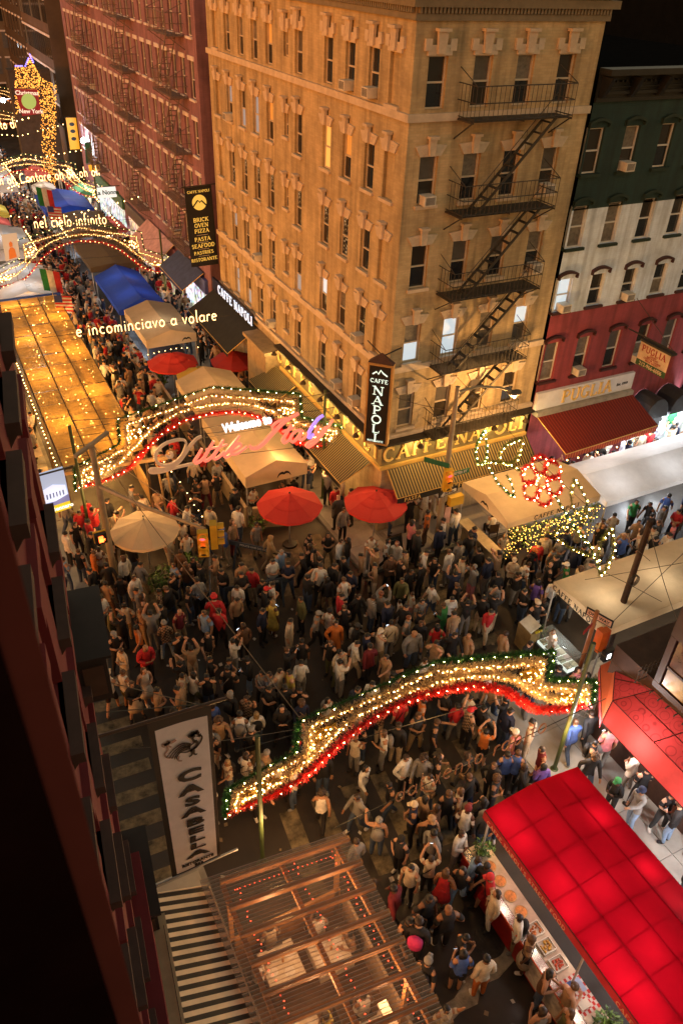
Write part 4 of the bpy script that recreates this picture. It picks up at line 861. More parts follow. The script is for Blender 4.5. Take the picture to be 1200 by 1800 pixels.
v1 = [(14.6, 10.55, 2.6), (13.22, 8.95, 2.55)]; MB().poly(K[1], K[2], v1[1], v1[0]).build('corner_skirt', canvas('orange_red_canvas', (.55, .1, .03), .5, False), rc)
MB().poly(K[0], K[1], v1[0], (16.95, 10.6, 2.6)).build('side_skirt', CANP, rc)
for a, b in ((K[2], v1[1]), (S2[0], S2[1]), (v1[0], v1[1])): MB().tube([a, b], .014, 5).build('seam_rib', SEAM, rc)
for i in range(7):
    a, b = L3(v1[0], v1[1], i/7), L3(v1[0], v1[1], (i+1)/7-.01); MB().poly(a, b, (b[0], b[1], b[2]-.28), (a[0], a[1], a[2]-.28)).build('valance_flap', CANP, rc)
for y in (3.2, 5.6, 7.8): lamp('canopy_light', (13.9, y, 2.5), 85, (1, .93, .85), .12, parent=rc)
for x in (14.6, 16): lamp('canopy_light', (x, 9.7, 2.4), 26, (1, .9, .8), .12, parent=rc)
lamp('canopy_light', (13.0, 4.5, 2.6), 300, (.95, .96, 1), .15, parent=rc); lamp('canopy_light', (13.0, 9.3, 2.4), 110, (.92, .95, 1), .15, parent=rc)

# souvenir shop past the red awning, its back wall made to glow for the lit interior
t = thing('souvenir_shop', 'brightly lit white souvenir shop with hanging shirts at the right edge', 'shop', (28.5, 21.6, 0))
MB().box((26.5, 21.78, .15), (31, 21.86, 2.9)).build('back_wall', shopglow('souvenir', (.85, .93, 1), 1.6), t)
for i in range(9):
    x = 26.7+i*.5; c_ = [(.6, .6, .62), (.05, .1, .4), (.45, .03, .03), (.02, .02, .02), (.6, .6, .62), (.03, .25, .08), (.6, .6, .62), (.5, .1, .2), (.1, .15, .4)][i]; z = 1.3+.55*(i % 2)
    MB().prism([(x-.2, 21.6, z+.5), (x-.32, 21.6, z+.3), (x-.24, 21.6, z+.2), (x-.17, 21.6, z+.28), (x-.17, 21.6, z-.1), (x+.17, 21.6, z-.1), (x+.17, 21.6, z+.28), (x+.24, 21.6, z+.2), (x+.32, 21.6, z+.3), (x+.2, 21.6, z+.5)], (0, .05, 0)).build('hanging_shirt', M('shirt_print%d' % i, c_, .8), t)
for x in (27.2, 29.3): lamp('shop_light', (x, 20.9, 2.7), 240, (.92, .96, 1), .15, parent=t)
lamp('shop_light', (24.0, 20.8, 2.9), 90, (1, .93, .85), .15, parent=t)
# ================================================================== tents, stalls, street furniture
POLEM = M('tent_pole', (.45, .43, .4), .4, .5)
def cloth(name, col, trans=.25, var=.1, rough=.75): return M(name, col, rough, var=var, scale=1.4, trans=trans, bump=.45)
BEIGE = cloth('beige_canvas', (.6, .47, .31), .35); WHITEC = cloth('white_canvas', (.75, .75, .74), .4); BLUEC = cloth('blue_canvas', (.02, .07, .42), .4); BROWNC = cloth('brown_canvas', (.16, .11, .06), .3)
def moustache(parent, p, ux, s=.25):
    mb = MB(); pts = crom([(-1, -.35), (-.7, .15), (-.25, .3), (0, .12), (.25, .3), (.7, .15), (1, -.35)], 4)
    ribbon(mb, [(a*s, b*s) for a, b in pts], [s*w_ for w_ in np.interp(np.linspace(0, 1, len(pts)), [0, .3, .5, .7, 1], [.02, .2, .12, .2, .02])], .006); return put('emblem', mb.mesh('emblem'), BLACK, parent, p, ux, (0, 0, 1))
def tent(label, x0, y0, x1, y1, ze, zr, mat, val=.28, axis='y', name='market_tent', text=None, posts=True, flat=None, sag=.05, light=None, cat='tent', group=None):
    """gabled cloth roof as two sagging slopes, hems on four sides and corner posts"""
    t = thing(name, label, cat, ((x0+x1)/2, (y0+y1)/2, 0), group=group); N = 8
    def pt(u, v):
        x, y = x0+(x1-x0)*u, y0+(y1-y0)*v; a = (u if axis == 'y' else v); b = (v if axis == 'y' else u)
        r = 1-abs(a-.5)*2; z = ze+(zr-ze)*r-sag*math.sin(PI*b)*math.sin(PI*min(1, 2*r*.98+.02) if r < .5 else PI/2)*.8+.012*math.sin(b*9+a*7)
        return (x, y, z)
    for h in (0, 1):
        mb = MB(); vs = []
        for i in range(N+1):
            for j in range(N+1):
                a = (i/N*.5)+.5*h; b = j/N; vs.append(pt(a, b) if axis == 'y' else pt(b, a))
        mb.add(vs, [(i*(N+1)+j, i*(N+1)+j+1, (i+1)*(N+1)+j+1, (i+1)*(N+1)+j) for i in range(N) for j in range(N)]); mb.build('roof_slope', mat, t, True)
    ring = [pt(i/N, 0) for i in range(N+1)], [pt(1, i/N) for i in range(N+1)], [pt(1-i/N, 1) for i in range(N+1)], [pt(0, 1-i/N) for i in range(N+1)]
    for e in ring:
        mb = MB()
        for a, b in zip(e[:-1], e[1:]): mb.poly(a, b, (b[0], b[1], ze-val), (a[0], a[1], ze-val))
        mb.build('valance', mat, t)
    if posts:
        for x in (x0+.05, x1-.05):
            for y in (y0+.05, y1-.05): MB().tube([(x, y, .01), (x, y, ze)], .03, 6).build('post', POLEM, t)
    if light:
        for (lx, ly, lz, w_, c) in light: lamp('tent_light', (lx, ly, lz), w_, c, .12, parent=t)
    return t
# -- glowing dining shed with clear panels
SHP = M('amber_panel', (.66, .4, .1), .25, var=.3, scale=2.5, trans=.55, spec=.5)
n_ = SHP.node_tree; o_ = n_.nodes['Material Output']; l_ = o_.inputs['Surface'].links[0].from_socket; tr_ = n_.nodes.new('ShaderNodeBsdfTransparent'); tr_.inputs[0].default_value = (1, .75, .4, 1); mx_ = n_.nodes.new('ShaderNodeMixShader'); mx_.inputs[0].default_value = .3
n_.links.new(l_, mx_.inputs[1]); n_.links.new(tr_.outputs[0], mx_.inputs[2]); n_.links.new(mx_.outputs[0], o_.inputs['Surface'])
sh = thing('dining_shed', 'long dining shed with amber translucent roof glowing with string lights', 'dining shed', (4.1, 36, 0))
SY0, SY1 = 27.4, 46.0; WOODD = M('dark_wood', (.09, .055, .025), .7, var=.3)
XS = [2.45, 3.53, 4.61, 5.68]
for i in range(3):
    for j in range(14):
        y0, y1 = SY0+(SY1-SY0)*j/14, SY0+(SY1-SY0)*(j+1)/14; dz = random.uniform(0, .03)
        MB().poly((XS[i]+.02, y0+.02, 2.8+dz), (XS[i+1]-.02, y0+.02, 2.8+dz), (XS[i+1]-.02, y1-.02, 2.8+dz), (XS[i]+.02, y1-.02, 2.8+dz)).build('roof_panel', SHP, sh)
for x in XS: MB().box((x-.03, SY0-.1, 2.7), (x+.03, SY1, 2.79)).build('beam', WOODD, sh)
for j in range(15): y = SY0+(SY1-SY0)*j/14; MB().box((XS[0], y-.02, 2.66), (XS[3], y+.02, 2.695)).build('rafter', WOODD, sh)
for j in range(5):
    for x in (XS[0], XS[3]): MB().box((x-.05, SY0+j*4.6-.05, 0), (x+.05, SY0+j*4.6+.05, 2.66)).build('post', WOODD, sh)
for j in range(8): MB().box((XS[3]-.04, SY0+j*2.3+.05, .1), (XS[3]+.04, SY0+(j+1)*2.3-.05, 1.05)).build('side_panel', M('amber_wood', (.3, .18, .07), .7), sh)
BULB = E('bulb_warm', (1, .6, .2), 90); BULBF = E('bulb_warm_far', (1, .6, .2), 9, False)
mb = MB()
for k in range(150):
    y = SY0+(SY1-SY0)*((k*.618) % 1); x = random.choice([2.7, 3.3, 3.8, 4.3, 4.9, 5.4])+random.uniform(-.12, .12); mb.octa((x, y, 2.6), .028)
mb.build('string_bulbs', E('shed_bulb', (1, .6, .2), 24, False), sh); sh.children[-1]['kind'] = 'stuff'
mb = MB()
for k in range(48): mb.octa((2.3, SY0+k*.38, 2.45+.05*math.sin(k)), .035)
mb.build('edge_bulbs', BULBF, sh); sh.children[-1]['kind'] = 'stuff'
for j in range(8): lamp('shed_light', (4.1+(-1)**j*.8, SY0+1.2+j*2.35, 1.9), 170, (1, .5, .12), .25, parent=sh)
MB().bar((2.3, SY0-.15, 2.62), (6.4, SY0-.6, 2.62), .12, .14).build('front_beam', M('pale_wood', (.4, .26, .12), .7), sh)
for x in (5.95, 6.3): MB().bar((x, SY0-.5, 2.6), (x+.15, SY0-.6, 0), .1, .06).build('front_post', M('pale_wood'), sh)
# small tables along the pavement by the shed
tb = None
for j in range(9):
    y = 29+j*1.75
    if tb is None:
        tb = thing('dining_table', '', 'table', (1.85, y, 0)); MB().box((-.3, -.38, .7), (.3, .38, .74)).build('table_top', M('table_cloth', (.5, .4, .27), .8), tb, loc=(0, 0, 0)); MB().tube([(0, 0, 0), (0, 0, .7)], .03).build('leg', IRON, tb, loc=(0, 0, 0)); t2 = tb
    else: t2 = copy_tree(tb); t2.location = (1.85, y, 0)
    tag(t2, 'pale pavement table beside the amber shed, %s from the crossing' % ['nearest', 'second', 'third', 'fourth', 'fifth', 'sixth', 'seventh', 'eighth', 'farthest'][j], 'table', 'pavement tables beside the shed')
# -- tents on the east side of the main street
t = tent('beige cafe tent with moustache emblem behind the red umbrellas, under the welcome arch', 8.85, 24.5, 11.55, 29.9, 2.35, 2.85, BEIGE, .5, light=[(10.2, 27, 1.9, 45, WARM)]); moustache(t, (10.5, 24.48, 2.1), (1, 0, 0), .3)
tent('beige cafe tent just past the welcome arch beside the yellow umbrella', 8.8, 30.1, 11.6, 33.5, 2.5, 3.0, BEIGE, .35, light=[(10.2, 31.8, 1.9, 40, WARM)])
t = tent('beige cafe tent below the volare lettering with a moustache emblem', 8.75, 38.4, 11.45, 43.0, 2.55, 2.95, BEIGE, .45, light=[(10.1, 40, 1.9, 45, WHITE)]); moustache(t, (10.9, 38.38, 2.3), (1, 0, 0), .25)
tent('royal blue gabled market tent', 8.55, 43.4, 11.3, 49.6, 2.35, 2.95, BLUEC, .25, light=[(10, 45, 1.8, 40, COOL), (10, 48, 1.8, 40, COOL)])
tent('dark brown flat market tent behind the blue tent', 8.5, 50.2, 11.6, 55.6, 2.7, 2.85, BROWNC, .3)
tent('brown market tent behind the second lettered arch', 8.6, 57.5, 12.0, 62.8, 2.7, 2.9, BROWNC, .3)
tent('blue market tent far up the street under the Cantare lettering', 8.2, 64, 11.8, 69.2, 2.6, 3.0, BLUEC, .3, light=[(10, 65, 1.8, 60, COOL)])
tent('white market tent with blue front beyond the amber shed', 2.6, 46.6, 5.9, 52.5, 2.5, 3.0, WHITEC, .3, light=[(4.2, 48, 1.9, 60, COOL), (4.2, 51, 1.9, 60, COOL)])
MB().box((2.55, 46.45, 2.35), (5.95, 46.55, 2.75)).build('blue_front', BLUEC, bpy.data.objects['market_tent.007'])
tent('grey market tent farther up on the left side of the street', 3.0, 55, 6.0, 61, 2.5, 2.9, WHITEC, .3, light=[(4.5, 58, 1.9, 60, COOL)])
tent('pale market tent at the far left below the blu lettering', 4.5, 72, 7.4, 80, 2.6, 3.1, WHITEC, .3, light=[(6, 75, 1.9, 90, COOL)])
t = thing('saint_poster', 'pale poster with an orange robed figure hanging at the left of the street', 'poster', (4.4, 47.5, 4))
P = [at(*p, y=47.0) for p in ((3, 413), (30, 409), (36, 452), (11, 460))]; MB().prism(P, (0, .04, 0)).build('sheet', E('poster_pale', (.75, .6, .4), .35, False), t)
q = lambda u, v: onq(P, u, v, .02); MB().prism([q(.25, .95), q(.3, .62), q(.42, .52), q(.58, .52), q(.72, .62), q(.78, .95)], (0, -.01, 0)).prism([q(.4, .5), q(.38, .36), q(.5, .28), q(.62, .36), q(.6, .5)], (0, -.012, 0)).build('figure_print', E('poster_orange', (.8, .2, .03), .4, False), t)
# -- beige dining fence along the tents
def fence(label, pts, h, mat, step=1.5, name='dining_fence'):
    t = thing(name, label, 'fence', (*pts[0], 0))
    for (ax, ay), (bx, by) in zip(pts[:-1], pts[1:]):
        L = math.hypot(bx-ax, by-ay); k = max(1, round(L/step))
        for i in range(k):
            a = Vector((ax+(bx-ax)*i/k, ay+(by-ay)*i/k, 0)); b = Vector((ax+(bx-ax)*(i+1)/k, ay+(by-ay)*(i+1)/k, 0)); d = (b-a).normalized()*.03
            MB().bar(a+d+Vector((0, 0, h/2+.05)), b-d+Vector((0, 0, h/2+.05)), .06, h).build('panel', mat, t); MB().bar(a+d+Vector((0, 0, h+.09)), b-d+Vector((0, 0, h+.09)), .14, .04).build('rail', mat, t)
    return t
FB = M('fence_beige', (.42, .3, .17), .7, var=.12)
f = fence('beige panelled dining fence along the tents on the main street', [(8.75, 24.3), (8.75, 43.2)], .95, FB)
for y in (26, 29.5, 33): moustache(f, (8.715, y, .6), (0, -1, 0), .22)
fence('short beige dining fence by the red umbrellas at the cafe corner', [(8.95, 24.2), (10.6, 23.7)], .95, FB)
f = fence('low cream counter fence at the left end of the side-street tent', [(16.35, 19.95), (16.35, 17.6)], .95, M('fence_cream', (.5, .4, .24), .7), 2.4); MB().box((16.1, 17.55, 1.02), (16.6, 20.0, 1.08)).build('counter_top', M('fence_cream'), f); moustache(f, (16.31, 18.6, .55), (0, -1, 0), .2)
# -- side street tents
nt_ = tent('beige cafe tent lettered CAFFE NAPOLI on the side street, hung with lit garlands', 16.4, 17.45, 20.85, 20.4, 2.6, 2.95, BEIGE, .26, axis='x', light=[(18.5, 18.6, 2.0, 50, WARM), (17.2, 18.2, 1.9, 30, WARM)])
put_letters('CAFFE NAPOLI', .2, .01, BLACK, nt_, (18.7, 17.43, 2.5), (1, 0, 0), (0, 0, 1), .14); moustache(nt_, (16.39, 18.9, 2.5), (0, -1, 0), .25)
wc = tent('long white tent down the side street beside the beige cafe tent', 20.95, 17.15, 31, 19.95, 2.4, 2.9, WHITEC, .2, axis='x', light=[(x, 18.3, 1.5, 75, (.95, .96, 1)) for x in (22, 25, 28)])
bt = tent('large beige cafe tent lettered CAFFE NAPOLI at right across the side street', 15.65, 11.5, 31, 14.0, 2.75, 2.9, BEIGE, .3, axis='x', light=[(16.6, 12.6, 2.1, 60, WHITE), (19, 12.6, 2.1, 60, WHITE), (22, 12.6, 2.1, 60, WHITE)])
put_letters('CAFFE NAPOLI', .2, .01, BLACK, bt, (15.63, 12.9, 2.6), (0, -1, 0), (0, 0, 1), .1)
mb = MB()
for a, b in (((16, 11.6, 2.95), (22, 13.6, 2.99)), ((18, 11.6, 2.97), (17.2, 13.9, 2.95)), ((16.5, 13.5, 2.94), (24, 12, 3.0))): mb.tube([a, ((a[0]+b[0])/2, (a[1]+b[1])/2, a[2]+.02), b], .012, 4)
mb.build('roof_cable', IRON, bt); bt.children[-1]['kind'] = 'stuff'
# -- umbrellas
def umbrella(label, x, y, z, r, mat, tiers=2, h=.42, name='parasol', sides=8, rot=.3, scal=0):
    t = thing(name, label, 'umbrella', (x, y, 0), group='market umbrellas')
    def ring(rr, zz, n=sides): return [(x+rr*math.cos(rot+2*PI*i/n), y+rr*math.sin(rot+2*PI*i/n), zz) for i in range(n)]
    lv = [(0.0, .3, 1.0), (.24, .6, .94), (.52, 1.0, .66)] if tiers == 2 else [(0, 1.0, 1.0)]
    for k, (a, b, zf) in enumerate(lv):
        mb = MB(); za = z-h+h*zf+.0; zb = z-h*(b**1.15); za = z-h*(a**1.15)+.035*(len(lv)-k)*(tiers == 2); zb += .035*(len(lv)-k-1)*(tiers == 2)
        n = sides*2; R = lambda rr, zz: [(x+rr*(1 if i % 2 == 0 else .955)*math.cos(rot+2*PI*i/n), y+rr*(1 if i % 2 == 0 else .955)*math.sin(rot+2*PI*i/n), zz-(.03*rr if i % 2 else 0)) for i in range(n)]
        if a == 0: A = [(x, y, z+.035*len(lv)*(tiers == 2))]*n
        else: A = R(r*a, za)
        B = R(r*b, zb); C_ = [(p[0], p[1], p[2]-(.09+(.03 if scal and i % 2 else 0))*(k == len(lv)-1 or .5)) for i, p in enumerate(B)]
        mb.add(A+B+C_, [(i, (i+1) % n, n+(i+1) % n, n+i) for i in range(n)]+[(n+i, n+(i+1) % n, 2*n+(i+1) % n, 2*n+i) for i in range(n)]); mb.build('canopy' if k == len(lv)-1 else 'vent_tier', mat, t)
    mb = MB()
    for p in ring(r*.97, z-h-.02): mb.tube([(x, y, z-.06), p], .012, 4)
    mb.build('rib_frame', POLEM, t); MB().tube([(x, y, 0), (x, y, z+.05)], .03, 8).build('pole', POLEM, t); MB().ball((x, y, z+.14), .04).build('finial', BLACK, t); MB().lathe([(.3, 0), (.28, .06), (.06, .1)], (x, y, .01), 12).build('base', BLACK, t)
    return t
UR = cloth('umbrella_red', (.6, .05, .04), .45, .06); UY = cloth('umbrella_yellow', (.6, .4, .07), .4); UW = cloth('umbrella_cream', (.66, .52, .35), .45)
umbrella('red tiered umbrella left of the pair at the cafe corner', 9.92, 22.6, 2.4, 1.28, UR); umbrella('red tiered umbrella right of the pair beside the cafe corner door', 13.0, 21.3, 2.45, 1.25, UR, rot=.1)
umbrella('red tiered umbrella farther up by the beige tent', 9.55, 36.6, 2.4, 1.3, UR); umbrella('red tiered umbrella in front of the black cafe awning', 12.5, 35.6, 2.4, 1.2, UR)
umbrella('yellow umbrella between the two far red ones', 10.3, 34.9, 2.3, 1.05, UY, 1); umbrella('large cream umbrella with scalloped edge beside the traffic signal pole', 4.45, 23.3, 2.45, 1.25, UW, 1, .45, sides=10, scal=1)
for p, w_ in (((9.9, 22.8, 1.7), 16), ((13, 21.5, 1.7), 18), ((9.5, 36.5, 1.7), 14), ((4.4, 23.5, 1.7), 14)): lamp('umbrella_fill', p, w_, WARM, .1)  # added lamps without a fitting, brightening the umbrella cloth from below
# -- red stall canopy with the food counter
REDC = M('red_stall_canvas', (.6, .004, .018), .6, var=.12, scale=.9, trans=.75, spec=.15); SX = [8.62, 9.35, 10.08, 10.8, 11.5]
ZR = {8.62: 2.75, 9.35: 2.87, 10.08: 2.98, 10.8: 2.88, 11.5: 2.76}
for lab, ys in (('red glowing canvas stall canopy over the food counter, the section nearest the crossing', [8.0, 7.15, 6.3, 5.5, 4.75]), ('red glowing canvas stall canopy, the section running out of the bottom edge', [4.748, 4.1, 3.4, 2.6, 1.8, 1.0, .2, -.8])):
    t = thing('stall_canopy', lab, 'canopy', (10, (ys[0]+ys[-1])/2, 0), group='red stall canopies')
    for a, b in zip(ys[:-1], ys[1:]):
        for i in range(4):
            x0, x1 = SX[i], SX[i+1]; mb = MB(); N = 4; vs = []
            for u in range(N+1):
                for v in range(N+1):
                    fu, fv = u/N, v/N; vs.append((x0+(x1-x0)*fu, a+(b-a)*fv, ZR[x0]+(ZR[x1]-ZR[x0])*fu-.004*math.sin(PI*fu)*math.sin(PI*fv)+.004*math.sin(fu*5+a*9+i*3)))
            mb.add(vs, [(p*(N+1)+q_, p*(N+1)+q_+1, (p+1)*(N+1)+q_+1, (p+1)*(N+1)+q_) for p in range(N) for q_ in range(N)]); mb.build('roof_panel', REDC, t, True)
    for y in ys:
        MB().tube([(x, y, ZR[x]-.02) for x in SX], .01, 5).build('roof_rib', M('seam_dark'), t)
    for x in SX: MB().tube([(x, ys[0], ZR[x]-.02), (x, ys[-1], ZR[x]-.02)], .014, 5).build('roof_bar', M('seam_dark'), t)
    MB().poly((8.6, ys[0], 2.74), (8.6, ys[-1], 2.74), (8.58, ys[-1], 2.5), (8.58, ys[0], 2.5)).build('valance', M('red_valance', (.3, .015, .015), .6, trans=.3), t)
    if ys[0] > 7: MB().poly((8.6, ys[0]+.01, 2.74), (10.08, ys[0]+.01, 2.97), (11.52, ys[0]+.01, 2.75), (11.52, ys[0]+.01, 2.5), (8.6, ys[0]+.01, 2.5)).build('end_flap', M('red_valance'), t)
    put('lettering', serif("CAFFE NAPOLI'S STREET FOOD", .13, .006, space=.1), M('valance_ink', (.55, .3, .2), .6), t, (8.565, (ys[0]+ys[-1])/2, 2.61), (0, -1, 0), (0, 0, 1))
    for x in (8.75, 11.4):
        for y in ((ys[0]-.08,) if ys[0] > 7 else (ys[0]-.3, ys[-1]+.08)): MB().tube([(x, y, 0), (x, y, 2.72)], .03, 6).build('post', POLEM, t)
    for y in [yy-.4 for yy in ys[:-1]]:
        for x in (8.98, 9.85, 11.05):
            if x < 9.2 or random.random() < .8: lamp('stall_light', (x+random.uniform(-.12, .12), y+random.uniform(-.2, .2), 2.4 if x < 9.2 else 2.5), 6 if x < 9.2 else random.choice((.9, 2, 3, 6)), (1, .86, .72), .1, parent=t)
STEEL = M('steel_top', (.5, .47, .42), .25, .8, var=.1); REDP = M('red_counter', (.3, .015, .012), .45)
ct = thing('food_counter', 'long red food counter with steel top under the red canopy', 'counter', (8.6, 4, 0))
MB().box((8.3, -1, .05), (8.36, 8.1, .95)).build('front_panel', REDP, ct); MB().box((8.36, -1, .05), (9.0, 8.1, .85)).build('cabinet', M('cabinet_dark', (.05, .03, .02), .6), ct)
MB().box((8.28, -1, .955), (8.5, 8.15, .985)).build('ledge', STEEL, ct); MB().box((8.52, -1, .955), (9.02, 8.15, .975)).build('steel_top', M('steel_warm', (.55, .46, .34), .3, .5), ct); MB().box((8.27, -1, .95), (8.295, 8.16, .99)).build('red_edge', M('red_edge', (.55, .1, .03), .4), ct)
MB().box((8.285, 3.4, .15), (8.299, 5.3, .92)).build('white_poster', M('poster_white', (.5, .46, .4), .6, var=.4, scale=6), ct)
PIZ = M('pizza', (.55, .2, .05), .6, var=.5, scale=14); CR = M('crust', (.5, .3, .12), .7)
for i in range(4):
    t = thing('pizza', 'round pizza on the stall counter, %s from the canopy corner' % ['first', 'second', 'third', 'fourth'][i], 'pizza', (8.72, 7.5-i*.42, .98), group='pizzas on the stall counter')
    MB().lathe([(.15, 0), (.16, .012), (.15, .025), (.135, .02)], (0, 0, 0), 18).build('crust', CR, t, loc=(0, 0, 0)); MB().lathe([(.135, .018), (.13, .024)], (0, 0, 0), 18).build('topping', PIZ, t, loc=(0, 0, 0))
for i, (c, nm) in enumerate((((.5, .16, .04), 'orange pasta'), ((.55, .3, .05), 'golden pasta'), ((.5, .08, .03), 'red sauce'))):
    t = thing('food_tray', 'white rectangular tray of %s on the stall counter' % nm, 'food tray', (8.74, 5.75-i*.42, .98), group='food trays on the stall counter')
    MB().box((-.17, -.15, 0), (.17, .15, .02)).box((-.18, -.16, 0), (-.16, .16, .07)).box((.16, -.16, 0), (.18, .16, .07)).box((-.16, -.16, 0), (.16, -.14, .069)).box((-.16, .14, 0), (.16, .16, .069)).build('tray', M('tray_white', (.65, .6, .5), .4), t, loc=(0, 0, 0))
    mb = MB()
    for k in range(26): mb.ball((random.uniform(-.12, .12), random.uniform(-.1, .1), .045), random.uniform(.02, .035), 5, 3)
    mb.build('food', M('food%d' % i, c, .5, var=.5, scale=20), t, loc=(0, 0, 0)); t.children[-1]['kind'] = 'stuff'
t = thing('checked_cloth', 'red and white checked cloth with papers and a card reader on the counter', 'cloth', (8.75, 4.25, .98)); mb = MB(); ca = MB()
for i in range(8):
    for j in range(10): (mb if (i+j) % 2 else ca).poly(*[(8.5+.065*(i+a), 3.8+.08*(j+b), .981) for a, b in ((0, 0), (1, 0), (1, 1), (0, 1))])
mb.build('red_checks', M('check_red', (.5, .04, .03), .8), t); t.children[-1]['kind'] = 'stuff'; ca.build('white_checks', M('check_white', (.6, .55, .5), .8), t); t.children[-1]['kind'] = 'stuff'
MB().box((8.58, 3.9, .984), (8.84, 4.08, 1.01)).build('baking_tray', M('tray_white'), t); MB().box((8.6, 4.35, .984), (8.75, 4.5, 1.04)).build('card_reader', M('reader_blue', (.05, .1, .3), .4), t); MB().box((8.85, 4.2, .984), (8.98, 4.5, .99)).build('leaflet', M('paper_blue', (.3, .4, .6), .6), t)
t = thing('mixing_bowl', 'steel bowl of orange dough balls at the bottom end of the counter', 'bowl', (8.78, 2.35, .98)); MB().lathe([(.12, 0), (.2, .06), (.26, .13), (.25, .13), (.18, .06), (.02, .02)], (0, 0, 0), 20).build('bowl', STEEL, t, loc=(0, 0, 0))
mb = MB(); [mb.ball((random.uniform(-.12, .12), random.uniform(-.12, .12), .1), .035, 6, 4) for _ in range(16)]; mb.build('dough_balls', M('food0'), t, loc=(0, 0, 0)); t.children[-1]['kind'] = 'stuff'
t = thing('equipment_box', 'white and grey serving box on the counter near the bottom edge', 'box', (8.72, 3.0, .98)); MB().box((-.2, -.25, 0), (.22, .25, .1)).build('case', M('tray_white'), t, loc=(0, 0, 0)); MB().box((-.1, -.05, .1), (.12, .15, .22)).build('gadget', BLACK, t, loc=(0, 0, 0)); MB().lathe([(.07, .1), (.08, .2)], (-.1, -.15, 0), 12).build('cup', STEEL, t, loc=(0, 0, 0))
LEAF = [M('leaf_light', (.12, .22, .04), .6, var=.5, scale=5), M('leaf_mid', (.06, .13, .025), .6, var=.5, scale=5), M('leaf_dark', (.02, .05, .012), .6, var=.5)]
def leaves(c, r, n, s=.06, sz=1.0):
    mb = MB(); c = Vector(c)
    for i in range(n):
        d = Vector((random.gauss(0, 1), random.gauss(0, 1), random.gauss(0, .8))).normalized()*r*random.random()**.45; d.z *= sz; p = c+d
        a = Vector((random.gauss(0, 1), random.gauss(0, 1), random.gauss(0, .6))).normalized(); b = a.cross(Vector((random.random(), random.random(), 1))).normalized(); L = s*random.uniform(.6, 1.4); mb.cur = random.choice((0, 0, 1, 1, 2))
        mb.poly(p-a*L, p+b*L*.45, p+a*L, p-b*L*.45)
    return mb
def plant(label, x, y, z, r, n, pot=.2, s=.07):
    t = thing('potted_plant', label, 'plant', (x, y, z)); o = leaves((x, y, z+pot+r*.6), r, n, s).build('foliage', LEAF, t); o['kind'] = 'stuff'
    MB().lathe([(pot*.8, 0), (pot, pot), (pot*.9, pot), (pot*.85, pot*.7)], (x, y, z+.005), 12).build('pot', M('pot_green', (.12, .14, .07), .6), t); MB().tube([(x, y, z+pot*.5), (x, y, z+pot+r*.6)], .02).build('stem', WOODD, t); return t
plant('leafy basil plant at the canopy corner of the food counter', 8.75, 7.85, .98, .28, 160, .1, .06); plant('tall basil plant in the middle of the food counter', 8.8, 3.45, .98, .3, 220, .1, .06)
plant('big bushy planter at the cream umbrella, left one', 4.6, 21.7, 0, .62, 420, .35, .1); plant('big bushy planter by the cream umbrella, right one', 5.6, 22.2, 0, .55, 360, .35, .1)
plant('small shrub in a pot at the dining fence end by the red umbrella', 9.1, 23.9, 0, .4, 260, .25, .07); plant('palm-like plant by the beige tent under the volare lettering', 9.1, 38.0, 0, .6, 220, .3, .12)
# -- timber pergola with clear corrugated roof
pg = thing('pergola', 'timber pergola with clear corrugated roof over a dining room of white tables', 'pergola', (3.6, 6, 0))
WOOD = M('pine_wood', (.42, .2, .07), .6, var=.3, scale=4); PLAS = GLASS('corrugated_plastic', (.38, .24, .14), .2, .46)
sk = -.1
mb = MB(); n = 150; y0_ = 9.1; vs = []
for i in range(n+1):
    y = y0_-i*.045; z = 3.12+.02*math.cos(i*PI); vs += [(1.85, y, z), (5.2, y+3.35*sk, z)]
mb.add(vs, [(2*i, 2*i+1, 2*i+3, 2*i+2) for i in range(n)]); o = mb.build('corrugated_sheet', PLAS, pg); mb = MB()
for i in range(0, n, 2): y = y0_-i*.045; mb.tube([(1.85, y, 3.142), (5.2, y+3.35*sk, 3.142)], .007, 3, False)
mb.build('sheet_ridges', M('ridge_plastic', (.3, .2, .15), .25, spec=.9), pg); pg.children[-1]['kind'] = 'stuff'
for i in range(11): y = 8.95-i*.62; MB().bar((2.25, y, 2.98), (5.25, y+3.0*sk, 2.98), .09, .16).build('rafter', WOOD, pg)
for x in (2.3, 3.65, 4.95): MB().bar((x, 9.0+(x-2.25)*sk, 2.82), (x, 2.5, 2.82), .1, .15).build('beam', WOOD, pg)
for x in (2.3, 4.95):
    for y in (8.6, 5.5): MB().box((x-.05, y-.05, 0), (x+.05, y+.05, 2.75)).build('post', WOOD, pg)
REDL = E('bulb_red', (1, .06, .02), 9, False); mb = MB()
for x in (2.55, 3.9, 4.75):
    for k in range(46): mb.octa((x+.03*math.sin(k*2.1), 8.7-k*.13, 2.88+.04*math.sin(k*1.3)), .018)
for k in range(22): mb.octa((2.5+k*.11, 8.72+(k*.11)*sk, 2.88), .018)
mb.build('red_string_lights', REDL, pg); pg.children[-1]['kind'] = 'stuff'
MB().box((2.0, 2.5, .0), (5.1, 8.7, .06)).build('deck', M('deck_wood', (.12, .06, .03), .7, var=.3), pg)
MB().box((5.05, 2.5, .06), (5.12, 8.4, 1.1)).build('side_wall', M('cream_panel', (.42, .3, .2), .6), pg); MB().box((2.2, 8.55, .06), (5.05, 8.62, 1.1)).build('front_wall', WOOD, pg)
MB().box((4.35, 2.5, 2.1), (4.55, 5.6, 2.2)).build('ceiling_duct', M('duct_white', (.5, .42, .34), .5), pg)
